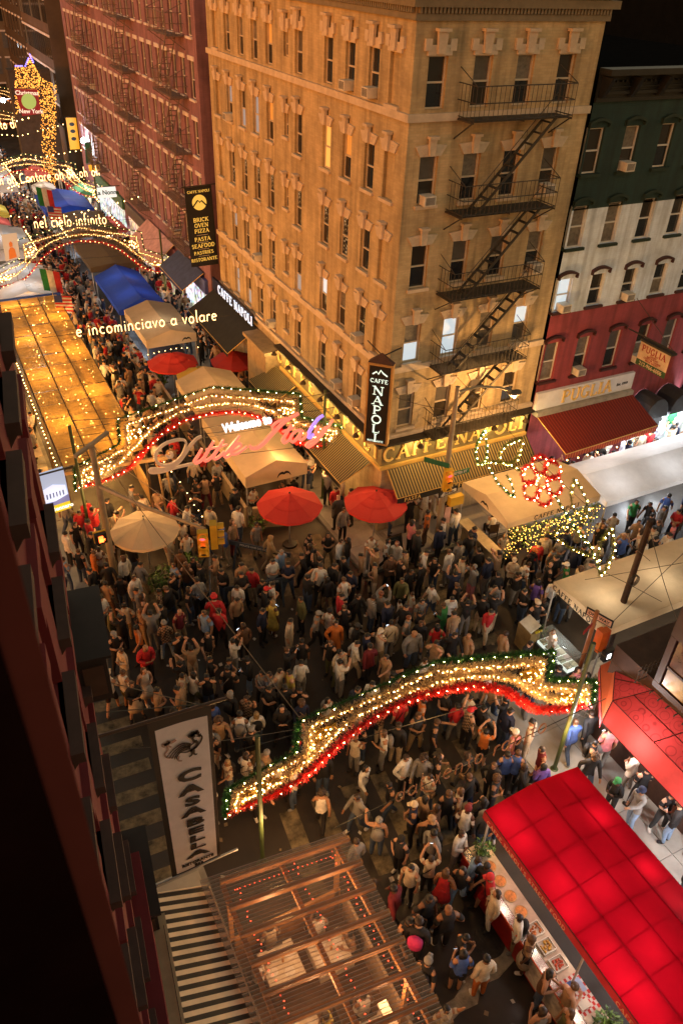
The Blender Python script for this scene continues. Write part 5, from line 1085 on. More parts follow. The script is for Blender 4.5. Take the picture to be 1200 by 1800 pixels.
for p in ((3.1, 8.0, 2.5), (4.4, 7.6, 2.5), (3.3, 6.3, 2.5), (4.5, 5.6, 2.5), (3.2, 4.6, 2.5)): lamp('pergola_light', p, 55, (1, .52, .22), .15, parent=pg)
TABW = M('white_tablecloth', (.6, .52, .42), .7)
for i, (x, y) in enumerate(((3.15, 7.75), (4.25, 7.5), (3.0, 6.2), (4.4, 5.5), (3.9, 4.6), (2.9, 4.9))):
    t = thing('restaurant_table', 'white-clothed restaurant table under the pergola, %s' % ['front left', 'front right', 'second row left', 'second row right', 'third row right', 'third row left'][i], 'table', (x, y, .06), group='tables under the pergola')
    MB().box((-.42, -.42, .68), (.42, .42, .74)).box((-.43, -.43, .45), (.43, .43, .685)).build('cloth', TABW, t, loc=(0, 0, 0)); MB().tube([(0, 0, 0), (0, 0, .68)], .05).build('pedestal', IRON, t, loc=(0, 0, 0))
    for k in range(4): a = k*PI/2+.4; MB().lathe([(.11, 0), (.12, .012), (.08, .014)], (.27*math.cos(a), .27*math.sin(a), .742), 14).build('plate', M('plate_white', (.7, .66, .6), .3), t, loc=(0, 0, 0))
    MB().tube([(.05, .02, .74), (.05, .02, .9)], .03).build('glass', M('candle_glow', (.6, .3, .1), .3), t, loc=(0, 0, 0))
# -- striped awning at the foot of the maroon building
CRM = M('awning_cream', (.85, .68, .48), .75, var=.12); sa = thing('striped_awning', 'cream and black striped awning at the foot of the maroon building', 'awning', (1.4, 6, 0))
k = 0; y = 9.05
while y > 1.5:
    MB().prism([(.62, y, 3.55), (2.0, y, 2.82), (2.0, y-.097, 2.82), (.62, y-.097, 3.55)], (.012, 0, .02)).build('stripe', BLACK if k % 2 == 0 else CRM, sa); y -= .0975; k += 1
MB().tube([(2.02, 9.08, 2.82), (2.02, 1.5, 2.82)], .025, 6).build('front_bar', CRM, sa); MB().poly((2.03, 9.05, 2.82), (2.03, 1.5, 2.82), (2.03, 1.5, 2.6), (2.03, 9.05, 2.6)).build('valance', CRM, sa); MB().bar((.6, 9.08, 3.55), (2.0, 9.08, 2.84), .03).build('end_bar', CRM, sa); MB().tube([(.58, 9.05, 3.57), (.58, 1.5, 3.57)], .03, 6).build('wall_bar', CRM, sa)
# -- CASA BELLA banner
cb = thing('banner', 'tall white banner with black border, rooster drawing and CASA BELLA lettering', 'banner', (1.9, 9.5, 3))
YB = 9.5; Q = [at(*p, y=YB) for p in ((258, 1272), (371, 1240), (388, 1504), (303, 1543))]
def qq(u, v, o_=0):
    p = Q[0].lerp(Q[1], u).lerp(Q[3].lerp(Q[2], u), v); p.y += .03*math.sin(v*5+u*2)*math.sin(u*3.1)-o_; return p
def sheet(u0, u1, v0, v1, o_, N=8):
    return MB().add([qq(u0+(u1-u0)*i/N, v0+(v1-v0)*j/N, o_) for i in range(N+1) for j in range(N+1)], [(i*(N+1)+j, i*(N+1)+j+1, (i+1)*(N+1)+j+1, (i+1)*(N+1)+j) for i in range(N) for j in range(N)])
sheet(0, 1, 0, 1, 0).build('border_cloth', BLACK, cb, True); sheet(.1, .93, .05, .985, .006).build('white_field', M('banner_white', (.88, .78, .74), .75, var=.08, trans=.2), cb, True)
MB().tube([Q[0]+Vector((-.85, 0, .1)), Q[1]+Vector((.32, 0, .05))], .035, 8).build('top_pole', M('pole_brown', (.07, .04, .03), .4, .3), cb); MB().tube([Q[3]+Vector((-.6, 0, -.02)), Q[2]+Vector((.4, 0, -.02))], .03, 8).build('bottom_pole', POLEM, cb); MB().tube([Q[0]+Vector((-.8, 0, .7)), Q[1]+Vector((0, 0, .06))], .012, 4).build('guy_wire', IRON, cb)
UXB = (Q[1]-Q[0]).normalized()
for ch, v, hh in zip('CASABELLA', [0.361, 0.446, 0.521, 0.586, 0.658, 0.719, 0.776, 0.83, 0.889], [0.449, 0.374, 0.353, 0.343, 0.313, 0.28, 0.266, 0.264, 0.263]):
    me = sans(ch, .4, .004, .016); me.transform(Matrix.Diagonal((1.7, hh/.4, 1, 1))); put('letter', me, BLACK, cb, qq(.55, v, .03), UXB, (0, 0, 1))
put('lettering', sans('RISTORANTE', .12, .004, .005), BLACK, cb, qq(.53, .945, .03), UXB+Vector((0, 0, .08)), (0, 0, 1)); put('lettering', sans('BAR', .11, .004, .006), BLACK, cb, qq(.55, .972, .03), UXB, (0, 0, 1))
mb = MB(); R_ = lambda pts, w0, w1: ribbon(mb, [(p[0]*.42, p[1]*.42) for p in crom(pts, 4)], [1.7*w0+1.7*(w1-w0)*i/(4*(len(pts)-1)) for i in range(4*(len(pts)-1)+1)], .004)
R_([(.55, .62), (.42, .5), (.5, .28), (.66, .1), (.62, -.12), (.42, -.3), (.3, -.34)], .012, .02); R_([(.66, .66), (.86, .42), (.8, .1), (.58, -.22)], .008, .012)
for k in range(5): R_([(.34, .12-.07*k), (0-.02*k, .34-.13*k), (-.42+.03*k, .16-.16*k), (-.78+.13*k, -.28-.1*k)], .013, .004)
R_([(.62, .3), (.3, .02), (-.05, .1)], .01, .006); R_([(.55, -.2), (.2, -.34), (-.1, -.25)], .012, .006)
R_([(.42, .6), (.3, .72), (.44, .72), (.42, .84), (.54, .78), (.6, .88), (.64, .74), (.74, .72)], .03, .02); R_([(.4, -.34), (.42, -.6), (.28, -.72)], .012, .01); R_([(.5, -.34), (.52, -.62), (.66, -.7)], .012, .01); R_([(.7, .6), (.74, .52), (.7, .46)], .03, .01)
put('rooster_drawing', mb.mesh('rooster_drawing'), BLACK, cb, qq(.5, .19, .035), UXB, (0, 0, 1)); cb.children[-1]['kind'] = 'stuff'
mb = MB(); R_([(-.55, .3), (-.75, .5), (-.7, .2), (-.85, -.05), (-.7, -.35), (-.3, -.45)], .01, .01); R_([(-.8, .5), (-.9, .62), (-.7, .6), (-.72, .72), (-.55, .62), (-.35, .72)], .03, .02); R_([(-.2, -.45), (-.22, -.75), (-.05, -.85)], .01, .01)
put('pink_rooster_drawing', mb.mesh('pink_rooster_drawing'), M('banner_pink', (.4, .26, .2), .8), cb, qq(.5, .19, .03), UXB, (0, 0, 1)); cb.children[-1]['kind'] = 'stuff'  # second rooster drawn in pinkish brown strokes
# ------------------------------------------------------------------ poles, signals, signs
GALV = M('galvanised', (.3, .25, .17), .55, .4, var=.2); YSIG = M('signal_yellow', (.55, .33, .02), .5, var=.1); RLIT = E('signal_red', (1, .06, .08), 2.5, False)
def sighead(t, p, n, lit=2):
    p, n = Vector(p), Vector(n).normalized(); r = Vector((n.y, -n.x, 0))
    MB().obox(p, r*.16, n*.11, (0, 0, .46)).build('signal_housing', YSIG, t)
    for k in range(3):
        c = p+n*.12+Vector((0, 0, .3-.3*k)); pts = [c+r*(.11*math.cos(a))+Vector((0, 0, .11*math.sin(a))) for a in [i*PI/5 for i in range(10)]]
        MB().prism(pts, n*.012).build('lens', RLIT if (k == 0 and lit) else M('lens_dark', (.03, .03, .02), .3), t)
        top = [c+r*(.13*math.cos(a))+Vector((0, 0, .13*math.sin(a))) for a in [PI*.0+i*PI/6 for i in range(7)]]; mb = MB()
        for a, b in zip(top[:-1], top[1:]): mb.poly(a, b, b+n*.2, a+n*.2)
        mb.build('visor', YSIG, t)
t = thing('traffic_signal', 'tall grey traffic signal pole with a diagonal mast arm and yellow signal heads', 'traffic signal', (3.05, 22.9, 0))
MB().tube([(3.05, 22.9, 0), (3.05, 22.9, 6.2)], .11, 10, radii=[.13, .1]).lathe([(.2, 0), (.19, .3), (.14, .4)], (3.05, 22.9, 0), 10).build('pole', GALV, t)
MA = Vector((3.05, 22.9, 4.55)); MB_ = at(362, 950, y=18.6)
MB().tube([MA, MA.lerp(MB_, .5)+Vector((0, 0, .12)), MB_+Vector((0, 0, .45))], .07, 8, radii=[.08, .065, .05]).build('mast_arm', GALV, t); MB().tube([(3.05, 22.9, 6.15), MB_+Vector((-.1, .3, .5))], .012, 4).build('stay_wire', GALV, t)
MB().obox((3.05, 22.85, 6.2), Vector((.62, .35, .12)), Vector((-.03, .05, 0)), (0, 0, .05)).build('cross_arm', GALV, t)
sighead(t, MB_+Vector((-.12, -.1, 0)), (-.35, -1, 0)); sighead(t, MB_+Vector((.28, .05, .1)), (1, -.3, 0), 0)
ps = MB().box((2.55, 22.35, 2.55), (2.95, 22.5, 2.95)).build('walk_signal', BLACK, t); MB().box((2.53, 22.5, 2.52), (2.97, 22.56, 2.98)).build('walk_case', YSIG, ps)
hd = MB(); hd.box((2.67, 22.33, 2.62), (2.83, 22.345, 2.76))
for k in range(4): hd.box((2.67+.042*k, 22.33, 2.77), (2.70+.042*k, 22.345, 2.87+.015*(k in (1, 2))))
hd.box((2.84, 22.33, 2.68), (2.88, 22.345, 2.75)); hd.build('hand_symbol', E('hand_orange', (1, .12, .02), 6, False), ps)
lamp('signal_glow', MB_+Vector((-.2, -.5, .3)), 2, (1, .1, .08), .08, parent=t)
# arch poles are built with the arches; lamp post at the cafe corner
t = thing('street_lamp', 'grey lamp post with long curved arm and street signs at the cafe corner', 'street lamp', (15.1, 19.85, 0)); B_ = Vector((15.1, 19.85, 0)); Vz = lambda z: Vector((0, 0, z))
MB().tube([B_, B_+Vz(7.3)], .1, 10, radii=[.13, .085]).lathe([(.22, 0), (.2, .35), (.14, .5)], B_, 10).build('post', GALV, t)
ARM = [B_+Vz(7.1), B_+Vector((.9, -.05, 7.15)), B_+Vector((1.8, -.1, 6.95)), B_+Vector((2.3, -.12, 6.7))]
MB().tube(ARM, .05, 8).build('arm', GALV, t); MB().lathe([(.04, .1), (.14, .06), (.17, -.02), (.12, -.09), (.05, -.12)], B_+Vector((2.5, -.12, 6.62)), 12, (1.8, 1)).build('lamp_head', M('lamp_grey', (.1, .09, .07), .5), t)
LH = B_+Vector((2.5, -.12, 6.45)); MB().ball(LH+Vz(.02), .1, 10, 6, .5).build('lens', E('sodium_lens', (1, .5, .15), 8, False), t)
lamp('street_light', LH-Vz(.12), 520, (1, .5, .16), .12, parent=t)
def plate(t, c, ux, wd, ht, mat, txt=None, tm=None, ts=.1, nm='sign_plate'):
    c, ux = Vector(c), Vector(ux).normalized(); n = ux.cross(Vector((0, 0, 1))); o = MB().obox(c, ux*wd/2, n*.012, (0, 0, ht/2)).build(nm, mat, t)
    if txt: put('lettering', sans(txt, ts, .004, .004), tm, o, c+n*.02, ux, (0, 0, 1))
    return o
SGR = M('street_sign_green', (.02, .12, .06), .5); SWH = M('sign_plate_white', (.6, .57, .52), .5)
plate(t, B_+Vector((.55, -.05, 3.62)), (1, 0, 0), .95, .2, SGR, 'HESTER ST', SWH, .15); plate(t, B_+Vector((-.35, .2, 4.15)), (-.6, .8, 0), 1.0, .2, SGR, None); 
o = plate(t, B_+Vector((.1, -.15, 2.95)), (1, .15, 0), .95, .3, BLACK); plate(t, B_+Vector((.1, -.165, 2.95)), (1, .15, 0), .9, .25, BLACK, 'ONE WAY', SWH, .13)
mb = MB(); mb.prism([(-.4, -.06, 0), (-.25, .1, 0), (-.25, .05, 0), (.38, .05, 0), (.38, -.09, 0), (-.25, -.09, 0), (-.25, -.14, 0)], (0, 0, .004)); put('arrow', mb.mesh('arrow'), SWH, t, B_+Vector((.1, -.19, 2.95)), (1, .15, 0), (0, 0, 1))
plate(t, B_+Vector((.1, -.21, 2.95)), (1, .15, 0), .5, .1, SWH, 'ONE WAY', BLACK, .1)
sighead(t, B_+Vector((-.05, -.22, 3.55)), (-.3, -1, 0)); MB().obox(B_+Vector((.5, -.15, 2.45)), (.3, 0, 0), (0, .12, 0), (0, 0, .2)).build('signal_box', YSIG, t); MB().obox(B_+Vector((.25, -.1, 1.75)), (.14, 0, 0), (0, .01, 0), (0, 0, .4)).build('notice', M('notice_pink', (.5, .3, .25), .7), t)
lamp('signal_glow', B_+Vector((-.15, -.6, 3.8)), 2, (1, .1, .08), .08, parent=t)
# timber pole and signals on the south-east corner
t = thing('utility_pole', 'dark wooden pole with coiled cable at the right edge', 'pole', (17.05, 12.25, 0)); MB().tube([(17.05, 12.25, 0), (17.0, 12.2, 6.1)], .1, 9, radii=[.12, .09]).build('shaft', M('pole_wood', (.06, .035, .025), .85, var=.4), t)
mb = MB()
for k in range(4): mb.tube([(16.93+.18*math.cos(a), 12.0+.03*k, 3.9+.2*math.sin(a)) for a in [i*2*PI/14 for i in range(15)]], .012, 4)
mb.build('cable_coil', IRON, t); t.children[-1]['kind'] = 'stuff'
t = thing('signal_post', 'signal post with orange signal head and two ONE WAY signs by the deli case', 'traffic signal', (15.3, 11.75, 0)); MB().tube([(15.3, 11.75, 0), (15.3, 11.75, 3.5)], .07, 8).build('post', M('post_orange', (.25, .09, .03), .6), t)
plate(t, (15.35, 11.65, 3.3), (.35, -1, 0), .9, .3, BLACK); plate(t, (15.33, 11.64, 3.3), (.35, -1, 0), .8, .2, M('plate_peach', (.55, .3, .2), .6), 'ONE WAY', BLACK, .15)
plate(t, (15.1, 11.7, 2.95), (1, .35, 0), .7, .16, M('plate_red', (.35, .03, .03), .6))
MB().obox((15.62, 11.55, 2.35), (.17, 0, 0), (0, .14, 0), (0, 0, .42)).build('signal_housing', M('signal_orange', (.55, .1, .01), .5), t); MB().obox((15.75, 11.25, 1.9), (.2, 0, 0), (0, .08, 0), (0, 0, .2)).build('walk_signal', BLACK, t); MB().box((15.65, 11.16, 1.8), (15.8, 11.168, 2.0)).build('walk_figure', E('walk_white', (1, 1, 1), 4, False), t)
# curved-glass deli case, plants, bins behind it
t = thing('deli_case', 'curved-glass lit deli case at the end of the large beige tent', 'display case', (15.2, 12.6, 0)); MB().box((14.95, 11.9, .1), (15.55, 13.5, .7)).build('base_cabinet', M('case_dark', (.04, .04, .04), .4), t); MB().box((15.0, 11.93, .71), (15.5, 13.47, .8)).build('display_deck', E('case_glow', (.85, .95, .85), .9), t)
mb = MB(); pr = [(14.96, .7), (14.97, 1.0), (15.06, 1.2), (15.22, 1.3), (15.52, 1.32)]
for (a, za), (b, zb) in zip(pr[:-1], pr[1:]): mb.poly((a, 11.9, za), (a, 13.5, za), (b, 13.5, zb), (b, 11.9, zb))
mb.build('curved_glass', GLASS('case_glass', (.4, .45, .45), .05, .7), t)
for j in range(5):
    for i in range(2): MB().box((15.03+.24*i, 11.98+.3*j, .81), (15.23+.24*i, 12.22+.3*j, .86)).build('gelato_tub', M('tub%d' % ((i+j) % 3), [(.5, .5, .4), (.4, .45, .35), (.55, .5, .5)][(i+j) % 3], .5), t)
lamp('case_light', (15.1, 12.7, 1.7), 12, (.95, 1, .95), .1, parent=t)
plant('green plant at the corner post of the large beige tent', 15.6, 14.05, .1, .3, 200, .2, .06)
t = thing('menu_stand', 'wooden menu stand with green panels beside the deli case', 'stand', (15.0, 13.9, 0)); MB().box((14.8, 13.6, 0), (15.2, 14.3, 1.0)).build('box', M('stand_wood', (.3, .2, .08), .7), t); MB().obox((15.0, 13.95, 1.15), (.2, 0, .1), (0, .3, 0), (-.02, 0, .02)).build('menu_card', M('menu_paper', (.55, .55, .5), .7), t); [MB().ball((15.0+.1*k, 13.6, 1.05), .05, 6, 4).build('lemon', M('lemon', (.6, .5, .03), .5), t) for k in range(3)]
t = thing('cooler', 'blue and white drinks cooler behind the signal post', 'cooler', (16.6, 10.9, 0)); MB().lathe([(.2, 0), (.22, .45), (.22, .5)], (16.6, 10.9, 0), 14).build('tub', M('cooler_blue', (.02, .06, .4), .4), t); MB().lathe([(.23, .5), (.22, .58), (.1, .6)], (16.6, 10.9, 0), 14).build('lid', M('cooler_white', (.65, .65, .65), .4), t)
t = thing('tarpaulin', 'crumpled blue tarpaulin over boxes under the large beige tent', 'tarpaulin', (17.6, 11.0, 0)); mb = MB(); N = 12; vs = []
for i in range(N+1):
    for j in range(N+1): u, v = i/N-.5, j/N-.5; vs.append((17.7+1.6*u, 11.0+1.2*v, max(.02, 1.5-2.2*(u*u+v*v)*1.6+.1*math.sin(9*u+5*v)+.08*random.random())))
mb.add(vs, [(i*(N+1)+j, i*(N+1)+j+1, (i+1)*(N+1)+j+1, (i+1)*(N+1)+j) for i in range(N) for j in range(N)]); mb.build('sheet', M('tarp_blue', (.02, .05, .45), .35), t, True)
for i, (x, y, c, lab) in enumerate(((16.1, 11.1, (.5, .5, .5), 'white foam box beside the blue cooler'), (16.3, 11.5, (.35, .24, .14), 'brown cardboard box next to the blue tarpaulin'), (16.0, 10.75, (.3, .3, .32), 'grey plastic crate behind the signal post'), (17.0, 11.4, (.35, .24, .14), 'open cardboard box with papers under the beige tent edge'))):
    t = thing('crate', lab, 'box', (x, y, .13)); MB().box((-.25, -.18, 0), (.25, .18, .3)).build('carton', M('crate%d' % i, c, .7), t, loc=(0, 0, 0)); MB().box((-.26, -.19, .3), (.1, .19, .32)).build('lid', M('crate%d' % i), t, loc=(0, 0, 0))
# crowd barriers, blue police trestles, sandwich board
def barrier(label, x, y, L, rz, group='crowd barriers'):
    t = thing('crowd_barrier', label, 'barrier', (x, y, 0), rz, group); mb = MB().tube([(-L/2, 0, .1), (-L/2, 0, 1.05), (L/2, 0, 1.05), (L/2, 0, .1)], .022, 6).tube([(-L/2, 0, .22), (L/2, 0, .22)], .018, 5); mb.build('frame', POLEM, t, loc=(0, 0, 0))
    for k in range(1, int(L/.13)): MB().tube([(-L/2+k*.13, 0, .22), (-L/2+k*.13, 0, 1.05)], .009, 4).build('bar', POLEM, t, loc=(0, 0, 0))
    for s in (-1, 1): MB().bar((s*L*.35, -.3, .03), (s*L*.35, .3, .03), .05).build('foot', POLEM, t, loc=(0, 0, 0))
barrier('grey crowd barrier beside the deli case', 14.7, 11.2, 1.6, -1.3); barrier('grey crowd barrier on the pavement near the red canopy corner', 14.9, 10.3, 2.0, -.9)
BLW = M('police_blue', (.04, .055, .075), .6, var=.2)
def trestle(label, a, b, h=.95):
    a, b = Vector((*a, 0)), Vector((*b, 0)); t = thing('police_trestle', label, 'barrier', (a+b)/2, group='blue timber trestles'); d = (b-a).normalized(); r = Vector((-d.y, d.x, 0))
    MB().bar(a+Vz(h), b+Vz(h), .05, .2).build('plank', BLW, t)
    for q in (a.lerp(b, .12), a.lerp(b, .88)):
        for s in (-1, 1): MB().bar(q+r*s*.4, q+Vz(h), .06).build('leg', BLW, t)
    put('lettering', sans('POLICE LINE DO NOT CROSS', .12, .002, .002), SWH, t, (a+b)/2+r*(-.03 if r.y > 0 else .03)+Vz(h), d if d.x > 0 else -d, (0, 0, 1))
trestle('blue police trestle across the middle of the crowd', (6.3, 20.1), (8.6, 19.7)); trestle('blue police trestle near the two red umbrellas', (7.4, 22.6), (9.2, 20.9)); trestle('blue police trestle behind the man in red', (5.7, 19.9), (6.7, 22.9))
t = thing('sandwich_board', 'black chalk menu board standing by the right red umbrella', 'menu board', (13.3, 20.2, 0))
for s in (-1, 1):
    o = MB().obox((13.3, 20.2+s*.16, .55), (.32, 0, 0), (0, .012, 0), (0, -s*.16, .55)).build('board', WOODD, t); MB().obox((13.3, 20.2+s*.175, .57), (.28, 0, 0), (0, .006, 0), (0, -s*.14, .47)).build('slate', M('slate', (.02, .025, .022), .7), o)
for k in range(6): MB().box((13.1, 19.985+.028*k, .35+.11*k), (13.1+random.uniform(.2, .4), 19.992+.028*k, .38+.11*k)).build('chalk_line', SWH, t)
# wires over the crossing
def wire(label, a, b, sag=.4, r=.012):
    a, b = Vector(a), Vector(b); t = MB().tube([a.lerp(b, i/12)-Vz(sag*math.sin(PI*i/12)) for i in range(13)], r, 4).build('overhead_wire', M('wire', (.12, .09, .06), .6)); tag(t, label, 'wire', 'overhead wires')
wire('overhead wire from the signal pole down across the crossing to the arch', (3.1, 22.9, 6.1), (5.2, 10.3, 4.6), .1); wire('overhead wire from the maroon building to the crowd edge', (.9, 10.4, 6.6), (4.6, 10.4, 5.2), .1, .009); wire('overhead wire tied to the tall banner pole', (.6, 9.6, 9.6), (2.4, 9.5, 8.1), 0, .01)
wire('overhead wire from the cafe corner lamp post to the tan building', (15.1, 19.9, 6.3), (13.5, 22.5, 6.2), .1); wire('overhead wire over the side street carrying the flower decoration', (16.4, 21.8, 6.6), (16.6, 11.5, 5.2), .2); wire('overhead wire from the dark pole to the lower right', (17.0, 12.2, 5.9), (15.4, 8.6, 4.6), .2); wire('overhead cable sagging from the dark pole along the beige tent', (17.0, 12.2, 5.5), (26, 13.5, 4.6), .6)
wire('overhead wire hanging beside the welcome lettering', (2.9, 25.2, 5.9), (12.4, 24.3, 5.5), .2); wire('overhead wire along the pavement edge at right', (12.8, 9.6, 5.0), (14.4, 1.0, 5.2), .15)

# litter scattered on the road
mb = MB(); mb.cur = 0
for i in range(170):
    x, y = random.uniform(2.5, 16), random.uniform(3, 21.5); a = random.uniform(0, 6.3); s = random.uniform(.03, .1); mb.cur = i % 2
    if 8.2 < x < 11.7 and y < 8.3 or 1.8 < x < 5.3 and y < 9.2: continue
    mb.poly(*[(x+s*math.cos(a+k*PI/2)*(1 if k % 2 else .7), y+s*math.sin(a+k*PI/2), .012+.02*random.random()) for k in range(4)])
tag(mb.build('litter', [M('litter_paper', (.5, .46, .4), .8), M('litter_card', (.2, .15, .09), .8)]), 'paper scraps and wrappers scattered over the asphalt', 'litter', kind='stuff')
# ================================================================== festival arches with tinsel and bulbs
TG = M('tinsel_green', (.03, .13, .03), .4, .3, var=.5, scale=9); TW = M('tinsel_gold', (.75, .55, .3), .35, .2, var=.35, scale=9); TR = M('tinsel_red', (.75, .03, .03), .4, .1, var=.35, scale=9); TY = M('tinsel_yellow', (.5, .3, .05), .35, .4, var=.4, scale=9); TL = M('tinsel_leaf', (.16, .17, .03), .4, .3, var=.4, scale=9)
ARF = M('arch_frame', (.13, .1, .07), .5, .4)
def resample(pts, step):
    pts = [Vector(p) for p in pts]; out = [pts[0]]; acc = 0
    for a, b in zip(pts[:-1], pts[1:]):
        L = (b-a).length; d = step-acc
        while d <= L: out.append(a.lerp(b, d/L)); d += step
        acc = L-(d-step)
    return out
def tinsel(pts, r, dens, rnd=random):
    """bushy garland: a thin core with many needle strips"""
    mb = MB(); P = resample(pts, .12)
    mb.tube(P, r*.16, 4, False)
    for a, b in zip(P[:-1], P[1:]):
        d = (b-a).normalized(); s1 = d.cross(Vector((.31, .52, .79))).normalized(); s2 = d.cross(s1)
        for _ in range(int(dens*.12)):
            p = a.lerp(b, rnd.random()); an = rnd.random()*2*PI; o = (s1*math.cos(an)+s2*math.sin(an))*r*rnd.uniform(.6, 1.1)+d*r*rnd.uniform(-.7, .7); w_ = d.cross(o).normalized()*r*.11
            mb.poly(p-w_, p+w_, p+o+w_*.4, p+o-w_*.4)
    return mb
def bulbs(pts, step, r, off=None, jit=.03):
    mb = MB()
    for p in resample(pts, step):
        if random.random() < .06: continue
        q = p+Vector((random.uniform(-jit, jit), random.uniform(-jit, jit)-.05, random.uniform(-jit, jit))); mb.octa(q, r)
    return mb
def mir(h): return [(-u, z) for u, z in h[:0:-1]]+list(h)
A_RED = mir(crom([(0, 4.95), (1.1, 4.8), (2.1, 4.3), (2.8, 3.65), (3.4, 3.08), (4.2, 2.75), (5.3, 2.6)], 3)); A_GREEN = mir([(0, 6.05), (3.5, 5.25), (3.58, 4.2), (5.3, 3.5), (5.42, 2.5)]); A_OUT = mir([(0, 5.72), (3.2, 4.98), (3.27, 4.02), (5.05, 3.3), (5.15, 2.68)]); A_ARC = mir(crom([(0, 5.33), (1.2, 5.18), (2.3, 4.68), (3.0, 4.03), (3.7, 3.42), (4.4, 3.08), (5.15, 2.92)], 3))
def arch(label, cx_, cy_, detail=1.0, rz=-.11, pole=True, glow=0, half=1.0, bm=None, w_=1.0):
    c, s = math.cos(rz), math.sin(rz); t = thing('festival_arch', label, 'arch', (cx_, cy_, 0), group='festival light arches'); bm = bm or BULB; k = detail
    W = lambda pts, off=0: [Vector((cx_+u*c*w_-off*s, cy_+u*s*w_+off*c, z)) for u, z in pts]
    for nm, pts, mat, r, bs, br in (('green_garland', A_GREEN, TG, .12, .36, .016), ('gold_outer_garland', A_OUT, TW, .16, .12, .0145), ('gold_inner_garland', A_ARC, TW, .16, .12, .0145), ('red_garland', A_RED, TR, .16, .26, .016)):
        P = W(pts); o = tinsel(P, r*(1 if k > .6 else 1.1), 340*k if k > .6 else 90).build(nm, mat, t); o['kind'] = 'stuff'
        o = bulbs(P, bs, br if k > .6 else br*1.5).build('bulb_string', bm, t); o['kind'] = 'stuff'
    for sg_ in (-1, 1):
        for shape in ([(2.55, 4.75), (3.05, 4.72), (3.1, 4.3), (2.7, 4.62), (2.95, 4.5), (3.0, 4.62), (2.8, 4.7)], [(4.0, 3.35), (4.9, 3.15), (4.95, 2.85), (4.3, 3.15), (4.8, 3.0), (4.6, 3.2), (4.2, 3.25)]):
            P = W([(sg_*u, z) for u, z in crom(shape, 3)]); o = tinsel(P, .12, 200*k).build('gold_fill', TY, t); o['kind'] = 'stuff'
            o = bulbs(P, .13, .016 if k > .6 else .04, jit=.08).build('fill_bulbs', bm, t); o['kind'] = 'stuff'
    mb = MB()
    for pts in (A_OUT, A_RED): mb.tube(W(pts, .06), .02, 4)
    for u in (-4.6, -3.9, -3.2, -2, -1, 0, 1, 2, 3.2, 3.9, 4.6):
        zo = np.interp(abs(u), [p[0] for p in A_OUT if p[0] >= 0], [p[1] for p in A_OUT if p[0] >= 0]); zi = np.interp(abs(u), [p[0] for p in A_RED if p[0] >= 0], [p[1] for p in A_RED if p[0] >= 0]); a, b = W([(u, zo), (u, zi)], .06); mb.tube([a, b], .012, 4)
    o = mb.build('metal_frame', ARF, t); o['kind'] = 'stuff'
    if pole:
        for u in pole: p = W([(u, 0)], -.16)[0]; MB().tube([p, p+Vz(5.35)], .06, 8).build('pole', M('pole_green', (.05, .075, .03), .5, .2, var=.3), t); MB().lathe([(.2, 0), (.18, .12), (.08, .16)], p+Vz(.005), 10).build('pole_base', M('pole_green'), t)
        for z in (4.75, 3.9): a, b = W([(-5, z), (5, z)], .05); MB().tube([a, b], .01, 4).build('tie_cable', IRON, t)
    for u, z, e in ([(-4.4, 3.0, 1), (-2.6, 4.3, 1), (0, 5.2, 1), (2.6, 4.3, 1), (4.4, 3.0, 1)] if glow else []): lamp('arch_fill', W([(u, z-1.0)], -.45)[0], glow, (1, .52, .17), .3, parent=t)  # unseen lamps hung below the bulbs, added to warm the crowd
    return t
arch('lit tinsel arch spanning the street in the foreground above the crowd', 8.2, 10.15, 1, pole=(-4.55, 4.6), glow=85, w_=.97)
arch('lit tinsel arch behind the Welcome to Little Italy sign', 8.0, 25.5, 1, pole=(-5.2, 4.5), glow=100)
arch('lit tinsel arch under the nel cielo infinito lettering', 7.9, 48.4, .4, pole=(-5.0, 4.6), glow=10, bm=BULBF)
arch('lit tinsel arch under the Cantare lettering farther up', 7.9, 67.5, .35, pole=(-5.0, 4.8), glow=14, bm=BULBF)
arch('lit tinsel arch under the blu lettering at the far end', 8.6, 87, .3, pole=(-5.0, 4.8), glow=14, bm=BULBF)
arch('faint lit tinsel arch farthest away up the street', 9.5, 104, .3, pole=False, glow=0, bm=BULBF)
# ---- neon song lines strung across the street
NEO = E('neon_warm', (1, .58, .22), 3.2, False)
def neon_line(label, s, pa, pb, Y, size, mat=NEO, r=.03, slant=0., pole=True, halo=0):
    A = at(*pa, pl=(Y+.11*at(*pa, y=Y).x, -.11)); B = at(*pb, pl=(Y+.11*at(*pa, y=Y).x, -.11)); me, wd = neon(s, size, r, 'L', slant); L = (B-A).length
    me.transform(Matrix.Diagonal((L/wd, 1, 1, 1))); t = thing('neon_lettering', label, 'lit lettering', A, group='song lyric lettering'); put('letters', me, mat, t, A, B-A, (0, 0, 1)); t.children[-1]['kind'] = 'stuff'
    d = (B-A).normalized(); MB().tube([A-d*1.5+Vz(size*.25), B+d*1.5+Vz(size*.25)], .012, 4).build('support_cable', IRON, t)
    if halo:
        for f in (.2, .5, .8): lamp('lettering_light', A.lerp(B, f)+Vector((0, -.4, .2)), halo, WARM, .3, parent=t)
neon_line('glowing lettering reading e incominciavo a volare over the street', 'e incominciavo a volare', (135, 592), (384, 562), 36, .62, halo=12)
neon_line('glowing lettering reading nel cielo infinito over the street', 'nel cielo infinito', (61, 401), (190, 393), 53, .72, r=.035, halo=18)
neon_line('glowing lettering reading oh oh Cantare oh oh oh oh over the street', 'oh oh Cantare oh oh oh oh', (-8, 326), (178, 308), 66, .72, r=.04, halo=5)
neon_line('glowing lettering reading dipinto di blu at the far end', 'dipinto di blu', (-30, 230), (56, 222), 84, .85, r=.05, halo=5)
